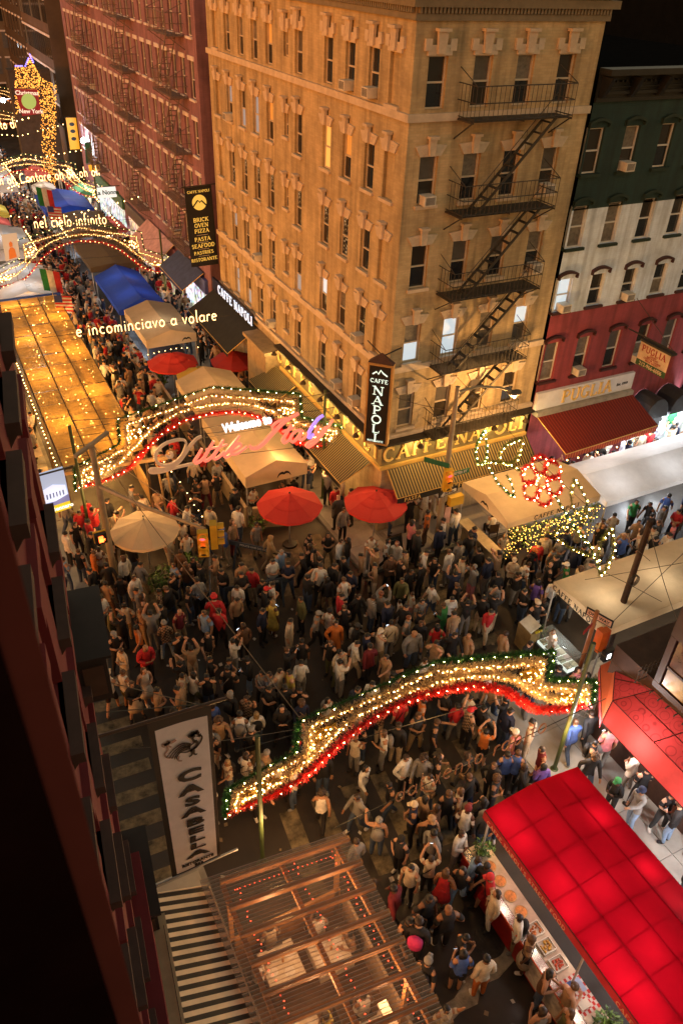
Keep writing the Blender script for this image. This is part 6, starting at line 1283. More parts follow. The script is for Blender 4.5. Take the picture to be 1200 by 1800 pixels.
neon_line('unlit tan script lettering reading dal vento over the near crowd', 'dal vento rapito', (693, 1412), (962, 1283), 8.4, .62, M('letter_tan', (.42, .2, .1), .5), .02, .35)
# ---- Welcome to Little Italy
li = thing('welcome_sign', 'large script sign reading Welcome to Little Italy hung before the arch', 'sign', (8.6, 24.6, 4)); YW = 24.75
PLW = (YW+.11*5.4, -.11); Zm = lambda x, y: at(240+x/3.3333, 720+y/3.3333, pl=PLW); O0 = Zm(80, 360); UX = Vector((1, -.11, 0)).normalized()
LSC = M('script_white', (.8, .72, .62), .4, var=.1); PNK = E('script_pink', (1, .22, .14), .75, False); PUR = E('script_violet', (.4, .25, 1), .9, False); WHT_ = E('welcome_white', (.95, .97, 1), 1.3, False)
def script(nm, strokes, mat, hw=.045):
    mb = MB()
    for pts, w0 in strokes:
        P = crom(pts, 5); V = [Zm(*p)-O0 for p in P]; n = len(V); ribbon(mb, [(v.dot(UX), v.z) for v in V], [w0*hw*(.45+.55*math.sin(PI*(.12+.76*i/(n-1)))) for i in range(n)], .09)
    return put(nm, mb.mesh(nm), mat, li, O0, UX, (0, 0, 1))
script('letter', [([(380, 152), (350, 168), (312, 210), (280, 258), (245, 303), (200, 332), (140, 345), (86, 346), (84, 362), (140, 360), (230, 335), (330, 312)], 1.5), ([(292, 195), (275, 174), (225, 176), (160, 200), (116, 245), (112, 288), (140, 318), (190, 320), (240, 292), (275, 245), (290, 198)], 1.2), ([(172, 262), (188, 276), (206, 268), (206, 252), (190, 248)], 1.2)], LSC)
script('letter', [([(382, 225), (360, 265), (340, 298), (352, 308), (380, 292), (404, 262)], 1.3)], PNK); script('letter', [([(452, 180), (420, 235), (395, 280), (405, 296), (432, 280), (455, 255)], 1.3), ([(405, 232), (470, 215)], .8)], PNK); script('letter', [([(508, 172), (478, 225), (450, 268), (460, 284), (488, 268), (512, 240)], 1.3), ([(455, 222), (530, 200)], .8)], PNK)
script('letter', [([(602, 148), (570, 190), (530, 240), (512, 264), (526, 274), (552, 258)], 1.3)], PNK); script('letter', [([(555, 240), (590, 225), (610, 205), (600, 195), (575, 205), (552, 235), (556, 256), (585, 254), (615, 235), (645, 212)], 1.2)], PNK)
script('letter', [([(662, 206), (672, 222), (705, 220), (745, 190), (800, 130), (870, 65), (948, 18)], 1.7), ([(800, 118), (795, 95), (825, 68), (880, 45)], 1.0)], PNK); script('letter', [([(905, 85), (880, 130), (855, 172), (864, 190), (892, 172)], 1.3), ([(850, 128), (925, 102)], .8)], PNK); script('letter', [([(965, 118), (935, 120), (905, 150), (900, 176), (918, 184), (950, 150), (968, 118), (952, 160), (960, 176), (985, 158), (1000, 135)], 1.2)], PNK)
script('letter', [([(1092, 30), (1060, 52), (1022, 105), (1002, 150), (1014, 160), (1035, 140)], 1.4)], PUR); script('letter', [([(1068, 95), (1046, 130), (1052, 148), (1080, 130), (1105, 98)], 1.2), ([(1148, 55), (1110, 110), (1060, 172), (1010, 212), (992, 206), (1010, 188), (1060, 165)], 1.3)], PNK)
pa, pb = Zm(505, 122), Zm(795, 62); me = sans('Welcome to', .5, .04, .02, 'LEFT'); xs = [v.co.x for v in me.vertices]; me.transform(Matrix.Diagonal(((pb-pa).length/(max(xs)-min(xs)), 1, 1, 1))); put('welcome_words', me, WHT_, li, pa+Vz(.05), pb-pa, (0, 0, 1)); li.children[-1]['kind'] = 'stuff'
for (x0_, y0_), (x1_, y1_) in (((60, 170), (1180, -10)), ((60, 330), (1180, 200)), ((300, 160), (1160, 60))): MB().tube([Zm(x0_, y0_)+Vector((0, .08, 0)), Zm(x1_, y1_)+Vector((0, .08, 0))], .014, 4).build('support_bar', IRON, li)
for p in ((640, 205), (900, 120)): lamp('sign_glow', Zm(*p)+Vector((0, -.6, 0)), 3, (1, .3, .2), .3, parent=li)
# ---- tinsel flower over the side street
fl_ = thing('flower_decoration', 'lit red tinsel flower with green tinsel stems and leaves hung over the side street', 'light decoration', (16.5, 16.4, 5)); XF = 16.5
Zf = lambda x, y: at(780+x/2.857, 740+y/2.857, x=XF)
for nm, pts in (('leaf', [(205, 45), (165, 120), (158, 185), (178, 215), (208, 200), (214, 130), (205, 45)]), ('leaf', [(390, 88), (320, 115), (278, 165), (285, 205), (340, 210), (378, 160), (390, 88)]), ('leaf', [(228, 232), (262, 300), (305, 345), (350, 378), (335, 310), (305, 262)]), ('stem', [(165, 215), (250, 205), (330, 220), (405, 268)]),
                ('stem', [(552, 368), (620, 480), (700, 590), (750, 670), (782, 765)]), ('leaf', [(655, 293), (636, 370), (650, 440), (700, 505), (716, 420), (690, 350), (655, 293)]), ('leaf', [(545, 575), (590, 530), (650, 540), (720, 605), (760, 690)]), ('leaf', [(570, 590), (630, 635), (710, 668), (755, 690)]), ('leaf', [(840, 540), (795, 590), (772, 680), (782, 770), (830, 710), (852, 620), (840, 540)])):
    P = [Zf(*p) for p in crom(pts, 4)]; o = tinsel(P, .1, 240).build(nm, TL if random.random() < .5 else TG, fl_); b = bulbs(P, .24, .026).build('bulb_string', BULB, o); b['kind'] = 'stuff'
for k in range(6):
    a = k*PI/3+.35; c_ = (490+66*math.cos(a), 298+80*math.sin(a)); P = [Zf(c_[0]+40*math.cos(b_), c_[1]+46*math.sin(b_)) for b_ in [i*2*PI/14 for i in range(15)]]
    o = tinsel(P, .11, 280).build('petal', TR, fl_); b = bulbs(P, .3, .026).build('bulb_string', BULB, o); b['kind'] = 'stuff'
P = [Zf(490+26*math.cos(b_), 300+32*math.sin(b_)) for b_ in [i*2*PI/12 for i in range(13)]]; o = tinsel(P, .11, 280).build('centre', TW, fl_); b = bulbs(P, .16, .026).build('bulb_string', BULB, o); b['kind'] = 'stuff'
lamp('flower_glow', Zf(490, 300)+Vector((-.3, -.2, 0)), 5, (1, .4, .25), .3, parent=fl_)
# ---- lit leafy garlands below the side-street tent, string of bulbs along the tents
for i, (x0_, x1_, lab) in enumerate(((16.4, 18.5, 'left'), (18.6, 20.8, 'right'))):
    t = thing('lit_garland', 'leafy garland full of golden fairy lights below the side-street cafe tent, %s half' % lab, 'garland', (x0_, 17.4, 1.6)); mb = leaves(((x0_+x1_)/2, 17.35, 1.7), 1.0, 10, .05)
    for k in range(420): 
        x = random.uniform(x0_, x1_); z = 2.3-random.random()**2*1.5*(.5+.5*abs(math.sin(x*2.2))); p = Vector((x, 17.35+random.gauss(0, .1), z)); a = Vector((random.gauss(0, 1), random.gauss(0, 1), random.gauss(0, 1))).normalized(); b = a.cross(Vector((.2, .5, 1))).normalized(); mb.cur = random.choice((0, 0, 1)); mb.poly(p-a*.06, p+b*.03, p+a*.06, p-b*.03)
    o = mb.build('foliage', LEAF, t); o['kind'] = 'stuff'; mb = MB()
    for k in range(150): x = random.uniform(x0_, x1_); mb.octa((x, 17.3+random.gauss(0, .1), 2.3-random.random()**1.5*1.5*(.5+.5*abs(math.sin(x*2.2)))), .022)
    o = mb.build('fairy_lights', E('fairy_gold', (1, .5, .08), 5, False), t); o['kind'] = 'stuff'; lamp('garland_glow', ((x0_+x1_)/2, 16.9, 1.6), 12, (1, .6, .15), .3, parent=t)
def bstring(label, pts, step=.3, r=.03, mat=None, col=None):
    t = thing('bulb_string', label, 'string lights', pts[0], group='bulb strings'); o = bulbs(pts, step, r, jit=.02).build('bulbs', mat or BULBF, t); o['kind'] = 'stuff'; MB().tube(pts, .008, 4).build('cord', IRON, t)
bstring('string of warm bulbs along the dining fence under the volare lettering', [(8.7, 38.2, 1.9), (10, 38.1, 2.05), (11.4, 38.1, 1.9)]); bstring('string of warm bulbs slanting down by the cream umbrella', [(6.2, 26.6, 2.6), (6.5, 25.5, 2.1), (6.9, 24.2, 1.2)], .28)
bstring('string of warm bulbs along the red awning edge on the side street', [(20.9, 19.65, 2.95), (23.5, 19.7, 2.9), (26.3, 20.05, 2.85)], .55, .045); bstring('string of bulbs crossing the street beyond the second arch', [(2.5, 56, 5), (8, 56, 4.3), (13.4, 56, 5.2)], .5, .05); bstring('string of bulbs along the right shop fronts far up the street', [(12, 57, 3.2), (12, 66, 3.4), (12, 76, 3.3)], .6, .06); bstring('string of bulbs along the left side of the street far up', [(3.2, 58, 3.5), (5, 75, 4), (7, 90, 4.5)], .7, .07); bstring('string of bulbs high over the far left of the street', [(4.5, 80, 8), (7.5, 82, 5.5), (10.5, 80, 6.5)], .6, .07)
# flags on poles up the street
for i, (px_, py_, Y, lab, cols_) in enumerate(((78, 340, 62, 'Italian tricolour flag hanging over the far crowd', ((.02, .2, .05), (.6, .58, .5), (.45, .03, .03))), (88, 485, 47, 'Italian tricolour flag beside the second arch', ((.02, .2, .05), (.6, .58, .5), (.45, .03, .03))))):
    t = thing('flag', lab, 'flag', at(px_, py_, y=Y)); p = at(px_, py_, y=Y)
    for k, c_ in enumerate(cols_): MB().prism([p+Vector((.35*k-.5, 0, .5-.12*k)), p+Vector((.35*k-.15, 0, .38-.12*k)), p+Vector((.35*k-.1, .05, -.9-.12*k)), p+Vector((.35*k-.45, 0, -.8-.12*k))], (0, .02, 0)).build('stripe', M('flag%d' % k, c_, .8), t)
    MB().tube([p+Vector((-.7, 0, .6)), p+Vector((.8, 0, .2))], .02).build('pole', POLEM, t)
for i, (px_, py_, Y, lab) in enumerate(((97, 372, 60, 'striped American flag over the far crowd'), (112, 530, 44, 'striped American flag hanging at the amber shed end'))):
    t = thing('flag', lab, 'flag', at(px_, py_, y=Y)); p = at(px_, py_, y=Y)
    for k in range(9): MB().prism([p+Vector((-.45, 0, .4-.1*k)), p+Vector((.45, 0, .25-.1*k)), p+Vector((.45, 0, .15-.1*k)), p+Vector((-.45, 0, .3-.1*k))], (0, .02, 0)).build('stripe', M('flag_red', (.45, .03, .03), .8) if k % 2 == 0 else M('flag_white', (.55, .53, .5), .8), t)
    MB().prism([p+Vector((-.46, -.012, .42)), p+Vector((-.05, -.012, .35)), p+Vector((-.05, -.012, -.05)), p+Vector((-.46, -.012, .02))], (0, .01, 0)).build('canton', M('flag_blue', (.03, .05, .2), .8), t); MB().tube([p+Vector((-.5, 0, .6)), p+Vector((-.45, 0, -.7))], .02).build('pole', POLEM, t)

for lab, pts in (('string of bulbs zigzagging over the far crowd from the blue tent', [(8.4, 64, 3.1), (6.2, 68, 3.6), (8.6, 72, 3.2), (6.6, 76, 3.6), (9, 80, 3.3)]), ('string of bulbs along the grey market tent edge', [(6.1, 55, 2.6), (6.1, 61, 2.6)]), ('string of bulbs along the brown market tent edge', [(8.5, 57.5, 2.6), (8.5, 62.8, 2.6)]), ('string of bulbs along the far pale tent edge', [(7.5, 72, 2.7), (7.5, 80, 2.8)]), ('string of bulbs high between the two far lettered arches', [(3.4, 70, 5.6), (8, 71, 4.9), (12.8, 70, 5.6)]), ('string of bulbs between the orange banner and the left side', [(4.6, 78, 6), (9, 79, 5.2), (13, 78, 6.2)])): bstring(lab, pts, .45, .05)
for i, (x, y, c) in enumerate(((4.6, 63.5, (.5, .1, .1)), (4.9, 67.2, (.5, .45, .1)), (12.2, 60.5, (.45, .1, .1)), (12.4, 71, (.1, .3, .15)), (9.6, 73, (.55, .5, .45)), (9.9, 79, (.5, .12, .1)))):
    tent('small lit market stall with %s cover far up the street' % ['crimson', 'mustard yellow', 'dull red', 'dark green', 'off-white', 'brick red'][i], x-.9, y-1.2, x+.9, y+1.2, 2.2, 2.6, cloth('stall_cloth%d' % i, c, .4), .25, name='market_stall', light=[(x, y, 1.7, 60, (1, .85, .65))], cat='stall')
# ================================================================== people
def skeleton(armL, armR, legs, lean=0., turn=0., hunch=0., fingers=True):
    """joint graph of a 1.72 m figure facing -Y; returns verts, edges, radii, bone labels"""
    V, Ed, Rd, Bl = [], [], [], []
    def j(p, r, parent=None, lab=None):
        V.append(Vector(p)); Rd.append(r if isinstance(r, tuple) else (r, r)); i = len(V)-1
        if parent is not None: Ed.append((parent, i)); Bl.append((parent, i, lab))
        return i
    L = lambda z: -lean*(z-.95)
    pel = j((0, 0, .94), (.135, .105)); spi = j((0, L(1.1), 1.1), (.125, .09), pel, 'torso'); ch = j((0, L(1.3)+.0, 1.3), (.155, .1), spi, 'torso'); up = j((0, L(1.42), 1.42), (.1, .075), ch, 'torso')
    nk = j((0, L(1.5)-hunch*.5, 1.49), .052, up, 'neck'); hb = j((0, L(1.56)-.015-hunch, 1.56), (.066, .07), nk, 'head'); hd = j((0, L(1.64)-.015-hunch, 1.635), (.08, .09), hb, 'head'); j((0, L(1.7)-hunch, 1.7), (.06, .068), hd, 'head')
    for s, arm in ((-1, armL), (1, armR)):
        sh = j((s*.165, L(1.4), 1.395), .062, up, 'upper'); e, w_, h = arm; o = Vector((0, L(1.3), 0))
        el = j(Vector((s*e[0], e[1], e[2]))+o, .045, sh, 'upper'); wr = j(Vector((s*w_[0], w_[1], w_[2]))+o, .031, el, 'fore'); hp = Vector((s*h[0], h[1], h[2]))+o; ha = j(hp, (.034, .024), wr, 'hand')
        d = (hp-V[wr]); d = d.normalized() if d.length > 1e-4 else Vector((0, 0, -1)); sd = d.cross(Vector((0, 1, .3))); sd = sd.normalized() if sd.length > .1 else Vector((1, 0, 0)); cu = d.cross(sd)
        if fingers:
            for k, ln in enumerate((.062, .075, .07, .052)):
                b = hp+d*.025+sd*((k-1.5)*.019); f1 = j(b+d*ln*.55, .0095, ha, 'hand'); j(b+d*ln*.9+cu*.018, .008, f1, 'hand')
            th = j(hp-d*.01+sd*.035*s, .011, ha, 'hand'); j(hp+d*.03+sd*.05*s, .009, th, 'hand')
    for s, (hx, kn, an, toe) in zip((-1, 1), legs):
        hi = j((s*hx, 0, .87), .092, pel, 'pelvis'); k = j(kn, .06, hi, 'thigh'); md = j(Vector(kn).lerp(Vector(an), .35), .057, k, 'shin'); a = j(an, .038, md, 'shin'); j(toe, (.04, .03), a, 'foot')
    return V, Ed, Rd, Bl
DN = ((.225, .03, 1.13), (.225, -.03, .9), (.215, -.06, .82)); PH = ((.225, .0, 1.12), (.11, -.22, 1.16), (.06, -.28, 1.22)); RZ = ((.25, -.12, 1.45), (.15, -.28, 1.66), (.1, -.3, 1.73)); FO_ = ((.22, -.02, 1.14), (.05, -.2, 1.13), (-.03, -.21, 1.15)); HP_ = ((.31, .05, 1.15), (.2, -.06, .98), (.14, -.1, .96)); SWF = ((.23, -.08, 1.14), (.22, -.24, .96), (.21, -.29, .89)); SWB = ((.24, .14, 1.15), (.24, .16, .91), (.235, .15, .83)); PT = ((.22, -.2, 1.3), (.2, -.42, 1.32), (.19, -.5, 1.33)); WV = ((.3, -.02, 1.42), (.33, -.1, 1.68), (.33, -.12, 1.77))
ST = ((.09, (-.1, -.015, .49), (-.11, .02, .08), (-.13, -.13, .035)), (.09, (.1, -.015, .49), (.11, .02, .08), (.13, -.13, .035)))
WK = ((.09, (-.09, -.17, .5), (-.09, -.2, .09), (-.1, -.36, .04)), (.09, (.09, .05, .49), (.09, .3, .13), (.1, .18, .04)))
WD = ((.1, (-.16, -.03, .49), (-.2, .02, .08), (-.25, -.12, .035)), (.1, (.15, -.02, .49), (.19, .03, .08), (.23, -.12, .035)))
CT = ((.09, (-.08, -.02, .49), (-.06, .02, .08), (-.08, -.13, .035)), (.09, (.11, -.08, .5), (.13, -.02, .08), (.18, -.16, .035)))
SIT = ((.1, (-.12, -.42, .88), (-.12, -.4, .48), (-.13, -.55, .435)), (.1, (.12, -.42, .88), (.12, -.4, .48), (.13, -.55, .435)))
POSES = {'standing': (DN, DN, ST, .02, 0, .01), 'walking': (SWF, SWB, WK, .07, 0, .02), 'looking at a phone': (DN, PH, CT, .02, 0, .05), 'holding both hands up': (RZ, RZ, ST, -.02, 0, -.01), 'with folded arms': (FO_, FO_, WD, 0, 0, 0), 'with a hand on the hip': (HP_, DN, CT, 0, 0, .01),
         'pointing ahead': (DN, PT, CT, .03, 0, .01), 'eating with both hands': (PH, PH, ST, .05, 0, .05), 'striding': (SWB, SWF, ((WK[1][0], (-.09, .05, .49), (-.09, .3, .13), (-.1, .18, .04)), (WK[0][0], (.09, -.17, .5), (.09, -.2, .09), (.1, -.36, .04))), .08, 0, .02), 'waving': (DN, WV, ST, 0, 0, -.01), 'seated': (FO_, PH, SIT, .1, 0, .03)}
def grow(pose, sub, fingers):
    V, Ed, Rd, Bl = skeleton(*POSES[pose][:3], POSES[pose][3], POSES[pose][4], POSES[pose][5], fingers)
    me = bpy.data.meshes.new('sk'); me.from_pydata([tuple(v) for v in V], Ed, []); o = bpy.data.objects.new('sk', me); COL.objects.link(o)
    o.modifiers.new('s', 'SKIN').use_smooth_shade = True
    for i, r in enumerate(Rd): me.skin_vertices[0].data[i].radius = r; me.skin_vertices[0].data[i].use_root = (i == 0)
    if sub: m_ = o.modifiers.new('b', 'SUBSURF'); m_.levels = m_.render_levels = sub
    dg = bpy.context.evaluated_depsgraph_get(); dg.update(); b = bpy.data.meshes.new_from_object(o.evaluated_get(dg)); bpy.data.objects.remove(o); bpy.data.meshes.remove(me)
    co = np.empty(len(b.vertices)*3); b.vertices.foreach_get('co', co); co = co.reshape(-1, 3); no = np.array([v.normal[:] for v in b.vertices]); F = [tuple(p.vertices) for p in b.polygons]; bpy.data.meshes.remove(b)
    head = V[6]; h = np.array(head)                                     # nose, brow and ears pushed out of the head
    d = np.linalg.norm(co-(h+np.array([0, -.085, -.02])), axis=1); co[:, 1] -= np.where(d < .035, .02*(1-d/.035), 0)
    for s in (-1, 1): d = np.linalg.norm(co-(h+np.array([s*.078, .005, -.01])), axis=1); co[:, 0] += s*np.where(d < .03, .018*(1-d/.03), 0)
    A = np.array([V[a][:] for a, b_, l in Bl]); B = np.array([V[b_][:] for a, b_, l in Bl]); R = np.array([(Rd[a][0]+Rd[b_][0])/2 for a, b_, l in Bl]); lab = [l for a, b_, l in Bl]
    fc = np.array([co[list(f)].mean(0) for f in F]); D = B-A; tt = np.clip(((fc[:, None]-A)*D).sum(2)/(D*D).sum(1), 0, 1); dist = np.linalg.norm(fc[:, None]-(A+tt[..., None]*D), axis=2)/np.maximum(R, .03); k = dist.argmin(1)
    reg = [lab[i] for i in k]; par = tt[np.arange(len(k)), k]
    hz = float(head.z)
    return dict(co=co, no=no, F=F, reg=reg, par=par, fc=fc, head=np.array(head), V=V)
def subset(g, keep, infl, name, zmin=-9):
    idx = [i for i in range(len(g['F'])) if keep(g['reg'][i], g['par'][i], g['fc'][i])]; used = sorted({v for i in idx for v in g['F'][i]}); mp = {v: k for k, v in enumerate(used)}
    me = bpy.data.meshes.new(name); co = g['co'][used]+g['no'][used]*infl; me.from_pydata(co.tolist(), [], [tuple(mp[v] for v in g['F'][i]) for i in idx]); me.polygons.foreach_set('use_smooth', [True]*len(idx)); me.update(); return me
TOP = {'tee': lambda r, p, c: r in ('torso',) or (r == 'upper' and p < .72) or (r == 'pelvis' and c[2] > .86 and p < .9), 'long': lambda r, p, c: r in ('torso', 'upper', 'fore') or (r == 'pelvis' and c[2] > .84), 'tank': lambda r, p, c: r == 'torso' and c[2] < 1.46 or (r == 'pelvis' and c[2] > .88)}
BOT = {'trousers': lambda r, p, c: r in ('pelvis', 'thigh', 'shin') and not (r == 'shin' and c[2] < .1), 'shorts': lambda r, p, c: r in ('pelvis',) or (r == 'thigh' and p < .85)}
def build_kit(pose):
    g = grow(pose, 1, True); k = {}
    me = bpy.data.meshes.new('person'); me.from_pydata(g['co'].tolist(), [], g['F']); me.polygons.foreach_set('use_smooth', [True]*len(g['F'])); h = g['head']
    mb = MB(); mb.v = [tuple(v) for v in g['co']]; mb.f = list(g['F']); mb.mi = [0]*len(mb.f); mb.cur = 1
    for s in (-1, 1): mb.octa((h[0]+s*.032, h[1]-.088, h[2]+.005), .011)
    mb.box((h[0]-.022, h[1]-.09, h[2]-.055), (h[0]+.022, h[1]-.075, h[2]-.048)); k['body'] = mb.mesh('person', True); bpy.data.meshes.remove(me)
    for n_, f_ in TOP.items(): k[n_] = subset(g, f_, .016, 'shirt')
    for n_, f_ in BOT.items(): k[n_] = subset(g, f_, .012 if n_ == 'trousers' else .02, n_)
    k['shoes'] = subset(g, lambda r, p, c: r == 'foot' or (r == 'shin' and c[2] < .12), .014, 'shoes')
    hk = lambda r, p, c: r == 'head' and ((c[1]-h[1] > -.035 and c[2]-h[2] > -.05) or c[2]-h[2] > .035)
    k['hair'] = subset(g, hk, .018, 'hair')
    sk_ = MB(); zt = 1.0; sk_.lathe([(.14, .96), (.16, .86), (.2, .7), (.25, .5), (.245, .5), (.15, .85)], (0, 0, 0), 14, (1, .8)); k['skirt'] = sk_.mesh('skirt', True)
    lh = MB(); lh.ball((h[0], h[1]+.045, h[2]-.02), .098, 10, 7, 1.1); lh.lathe([(.05, -.32), (.09, -.24), (.1, -.1), (.085, .02)], (h[0], h[1]+.065, h[2]), 10, (1.05, .6)); k['long_hair'] = lh.mesh('hair', True)
    bn = MB(); bn.ball((h[0], h[1]+.012, h[2]+.03), .096, 12, 7, 1.0); bn.ball((h[0], h[1]+.09, h[2]+.08), .045, 8, 5); k['bun'] = bn.mesh('hair', True)
    af = MB()
    for i in range(60):
        a = Vector((random.gauss(0, 1), random.gauss(0, 1)+.4, random.gauss(0, 1)+.5)).normalized(); af.ball(Vector(h)+Vector((0, .02, .02))+a*.09, .045, 5, 3)
    k['curly'] = af.mesh('hair', True)
    cp = MB(); cp.lathe([(.1, .015), (.102, .05), (.085, .09), (.04, .112), (.01, .116)], Vector(h)+Vector((0, .005, 0)), 14); cp.add([(h[0]-.07, h[1]-.08, h[2]+.03), (h[0]+.07, h[1]-.08, h[2]+.03), (h[0]+.045, h[1]-.175, h[2]+.015), (h[0]-.045, h[1]-.175, h[2]+.015), (h[0]-.07, h[1]-.08, h[2]+.04), (h[0]+.07, h[1]-.08, h[2]+.04), (h[0]+.045, h[1]-.175, h[2]+.025), (h[0]-.045, h[1]-.175, h[2]+.025)], [(0, 1, 2, 3), (7, 6, 5, 4), (0, 4, 5, 1), (1, 5, 6, 2), (2, 6, 7, 3), (3, 7, 4, 0)]); k['cap'] = cp.mesh('cap', True)
    bp = MB(); bp.lathe([(.1, -.2), (.14, -.16), (.145, .1), (.1, .18)], (0, .17+g['V'][2][1], 1.24), 10, (1, .62)); k['backpack'] = bp.mesh('backpack', True)
    st_ = MB(); st_.tube([(-.14, g['V'][2][1]-.02, 1.44), (-.05, g['V'][2][1]-.125, 1.3), (.12, g['V'][2][1]-.11, 1.05), (.17, 0, .95)], .013, 5).tube([(-.14, g['V'][2][1], 1.44), (0, g['V'][2][1]+.12, 1.28), (.14, g['V'][2][1]+.1, 1.05), (.17, 0, .95)], .013, 5).box((.15, -.07, .8), (.22, .09, .97)); k['bag'] = st_.mesh('shoulder_bag')
    for m_ in k.values(): m_.materials.append(M('cloth_black', (.012, .011, .012), .8, var=.3, scale=8))
    k['body'].materials.append(M('face_dark', (.03, .012, .01), .6)); k['g'] = None
    k['hand'] = [v for v in g['V']]
    return k
KITS = {p: build_kit(p) for p in POSES}
SKIN_ = [M('skin_%d' % i, c, .55, var=.08, scale=6) for i, c in enumerate(((.5, .28, .18), (.42, .22, .13), (.34, .17, .09), (.22, .1, .05), (.11, .05, .03)))]
CL = {n: M('cloth_'+n, c, .8, var=.22, scale=9, bump=.1) for n, c in dict(black=(.012, .011, .012), charcoal=(.03, .03, .032), navy=(.012, .018, .05), white=(.62, .58, .52), cream=(.52, .42, .3), grey=(.2, .19, .18), brown=(.1, .05, .025), tan=(.32, .2, .11), red=(.45, .02, .025), maroon=(.13, .012, .018), orange=(.5, .14, .025), pink=(.55, .18, .2), blue=(.05, .1, .32), lightblue=(.2, .3, .46), olive=(.1, .1, .04), green=(.03, .2, .06), yellow=(.5, .38, .08), purple=(.12, .06, .25), denim=(.05, .075, .13), khaki=(.28, .2, .11), plaid=(.3, .2, .12), striped=(.4, .36, .32), magenta=(.5, .03, .15)).items()}
def pattern(m, c2, kind):
    n = m.node_tree; b = n.nodes['Principled BSDF']; tc = n.nodes.new('ShaderNodeTexCoord'); w_ = n.nodes.new('ShaderNodeTexChecker' if kind == 'c' else 'ShaderNodeTexWave')
    w_.inputs['Scale'].default_value = 16 if kind == 'c' else 9
    if kind != 'c': w_.bands_direction = 'Z'
    n.links.new(tc.outputs['Object'], w_.inputs['Vector']); mx = n.nodes.new('ShaderNodeMix'); mx.data_type = 'RGBA'; old = b.inputs['Base Color'].links[0].from_socket; n.links.new(w_.outputs['Fac'], mx.inputs[0]); n.links.new(old, mx.inputs[6]); mx.inputs[7].default_value = (*c2, 1); n.links.new(mx.outputs[2], b.inputs['Base Color'])
pattern(CL['plaid'], (.05, .03, .02), 'c'); pattern(CL['striped'], (.04, .04, .05), 'w')
HAIR = {n: M('hair_'+n, c, .5, var=.3, scale=12) for n, c in dict(black=(.008, .007, .007), dark_brown=(.025, .013, .008), brown=(.07, .035, .017), blond=(.25, .16, .07), grey=(.2, .19, .18), red=(.16, .05, .02)).items()}
NM = dict(lightblue='light blue', khaki='khaki', dark_brown='dark brown')
say = lambda n: NM.get(n, n.replace('_', ' '))
PEOPLE = []
def person(x, y, rz, top='black', bot='black', style='tee', legs='trousers', hair='black', hs='hair', pose='standing', skin=None, cap=None, pack=None, sc=1.0, wide=1.0, z=0., place=None):
    k = KITS[pose]; o = bpy.data.objects.new('person', k['body']); COL.objects.link(o); o.location = (x, y, z+.004); o.rotation_euler = (0, 0, rz); o.scale = (sc*wide, sc*wide, sc)
    recolour(o, SKIN_[random.choice((0, 0, 1, 1, 2, 2, 3, 4)) if skin is None else skin])
    def part(nm, key, mat):
        c = bpy.data.objects.new(nm, k[key]); COL.objects.link(c); c.parent = o; recolour(c, mat)
        if nm == 'shoes': c['kind'] = 'stuff'
    part('shirt', style, CL[top])
    part('skirt' if legs == 'skirt' else legs, legs, CL[bot]); part('shoes', 'shoes', CL[random.choice(('white', 'black', 'black', 'grey'))])
    if hs != 'bald': part('hair', hs, HAIR[hair])
    if cap: part('cap', 'cap', CL[cap])
    if pack: part('backpack' if pack[0] == 'b' else 'shoulder_bag', 'backpack' if pack[0] == 'b' else 'bag', CL[pack[1:]])
    PEOPLE.append((o, dict(top=top, bot=bot, style=style, legs=legs, hair=hair, hs=hs, pose=pose, cap=cap, pack=pack, place=place, wide=wide)))
    return o
OCC = []
def free(x, y, d):
    return all((x-a)**2+(y-b)**2 > d*d for a, b in OCC)
# people one can pick out: head position in the photograph, shirt, trousers and so on; they stand on the ground below
def P_(Z, s, rows):
    for r in rows:
        px_, py_ = Z[0]+r[0]/s, Z[1]+r[1]/s; q = at(px_, py_, z=1.62); kw = dict(r[4]) if len(r) > 4 else {}
        if not free(q.x, q.y, .3): q.x += .22; q.y -= .2
        OCC.append((q.x, q.y))
        kw.setdefault('rz', random.uniform(-PI, PI)); kw.setdefault('pose', random.choice(('standing', 'standing', 'with folded arms', 'with a hand on the hip', 'looking at a phone', 'walking', 'striding'))); kw.setdefault('hair', random.choice(('black', 'black', 'dark_brown', 'brown'))); kw.setdefault('style', random.choice(('tee', 'tee', 'long')))
        zz = .148 if (q.x > 11.95 and q.y < 12.3) else (.148 if (11.75 < q.x and 19.7 < q.y) else 0)
        rz = kw.pop('rz'); person(q.x, q.y, rz, r[2], r[3], z=zz, sc=kw.pop('sc', random.uniform(.95, 1.05)), **kw)
W = dict(legs='skirt', hs='long_hair', style='tank'); LH_ = dict(hs='long_hair'); BD = dict(hs='bald')
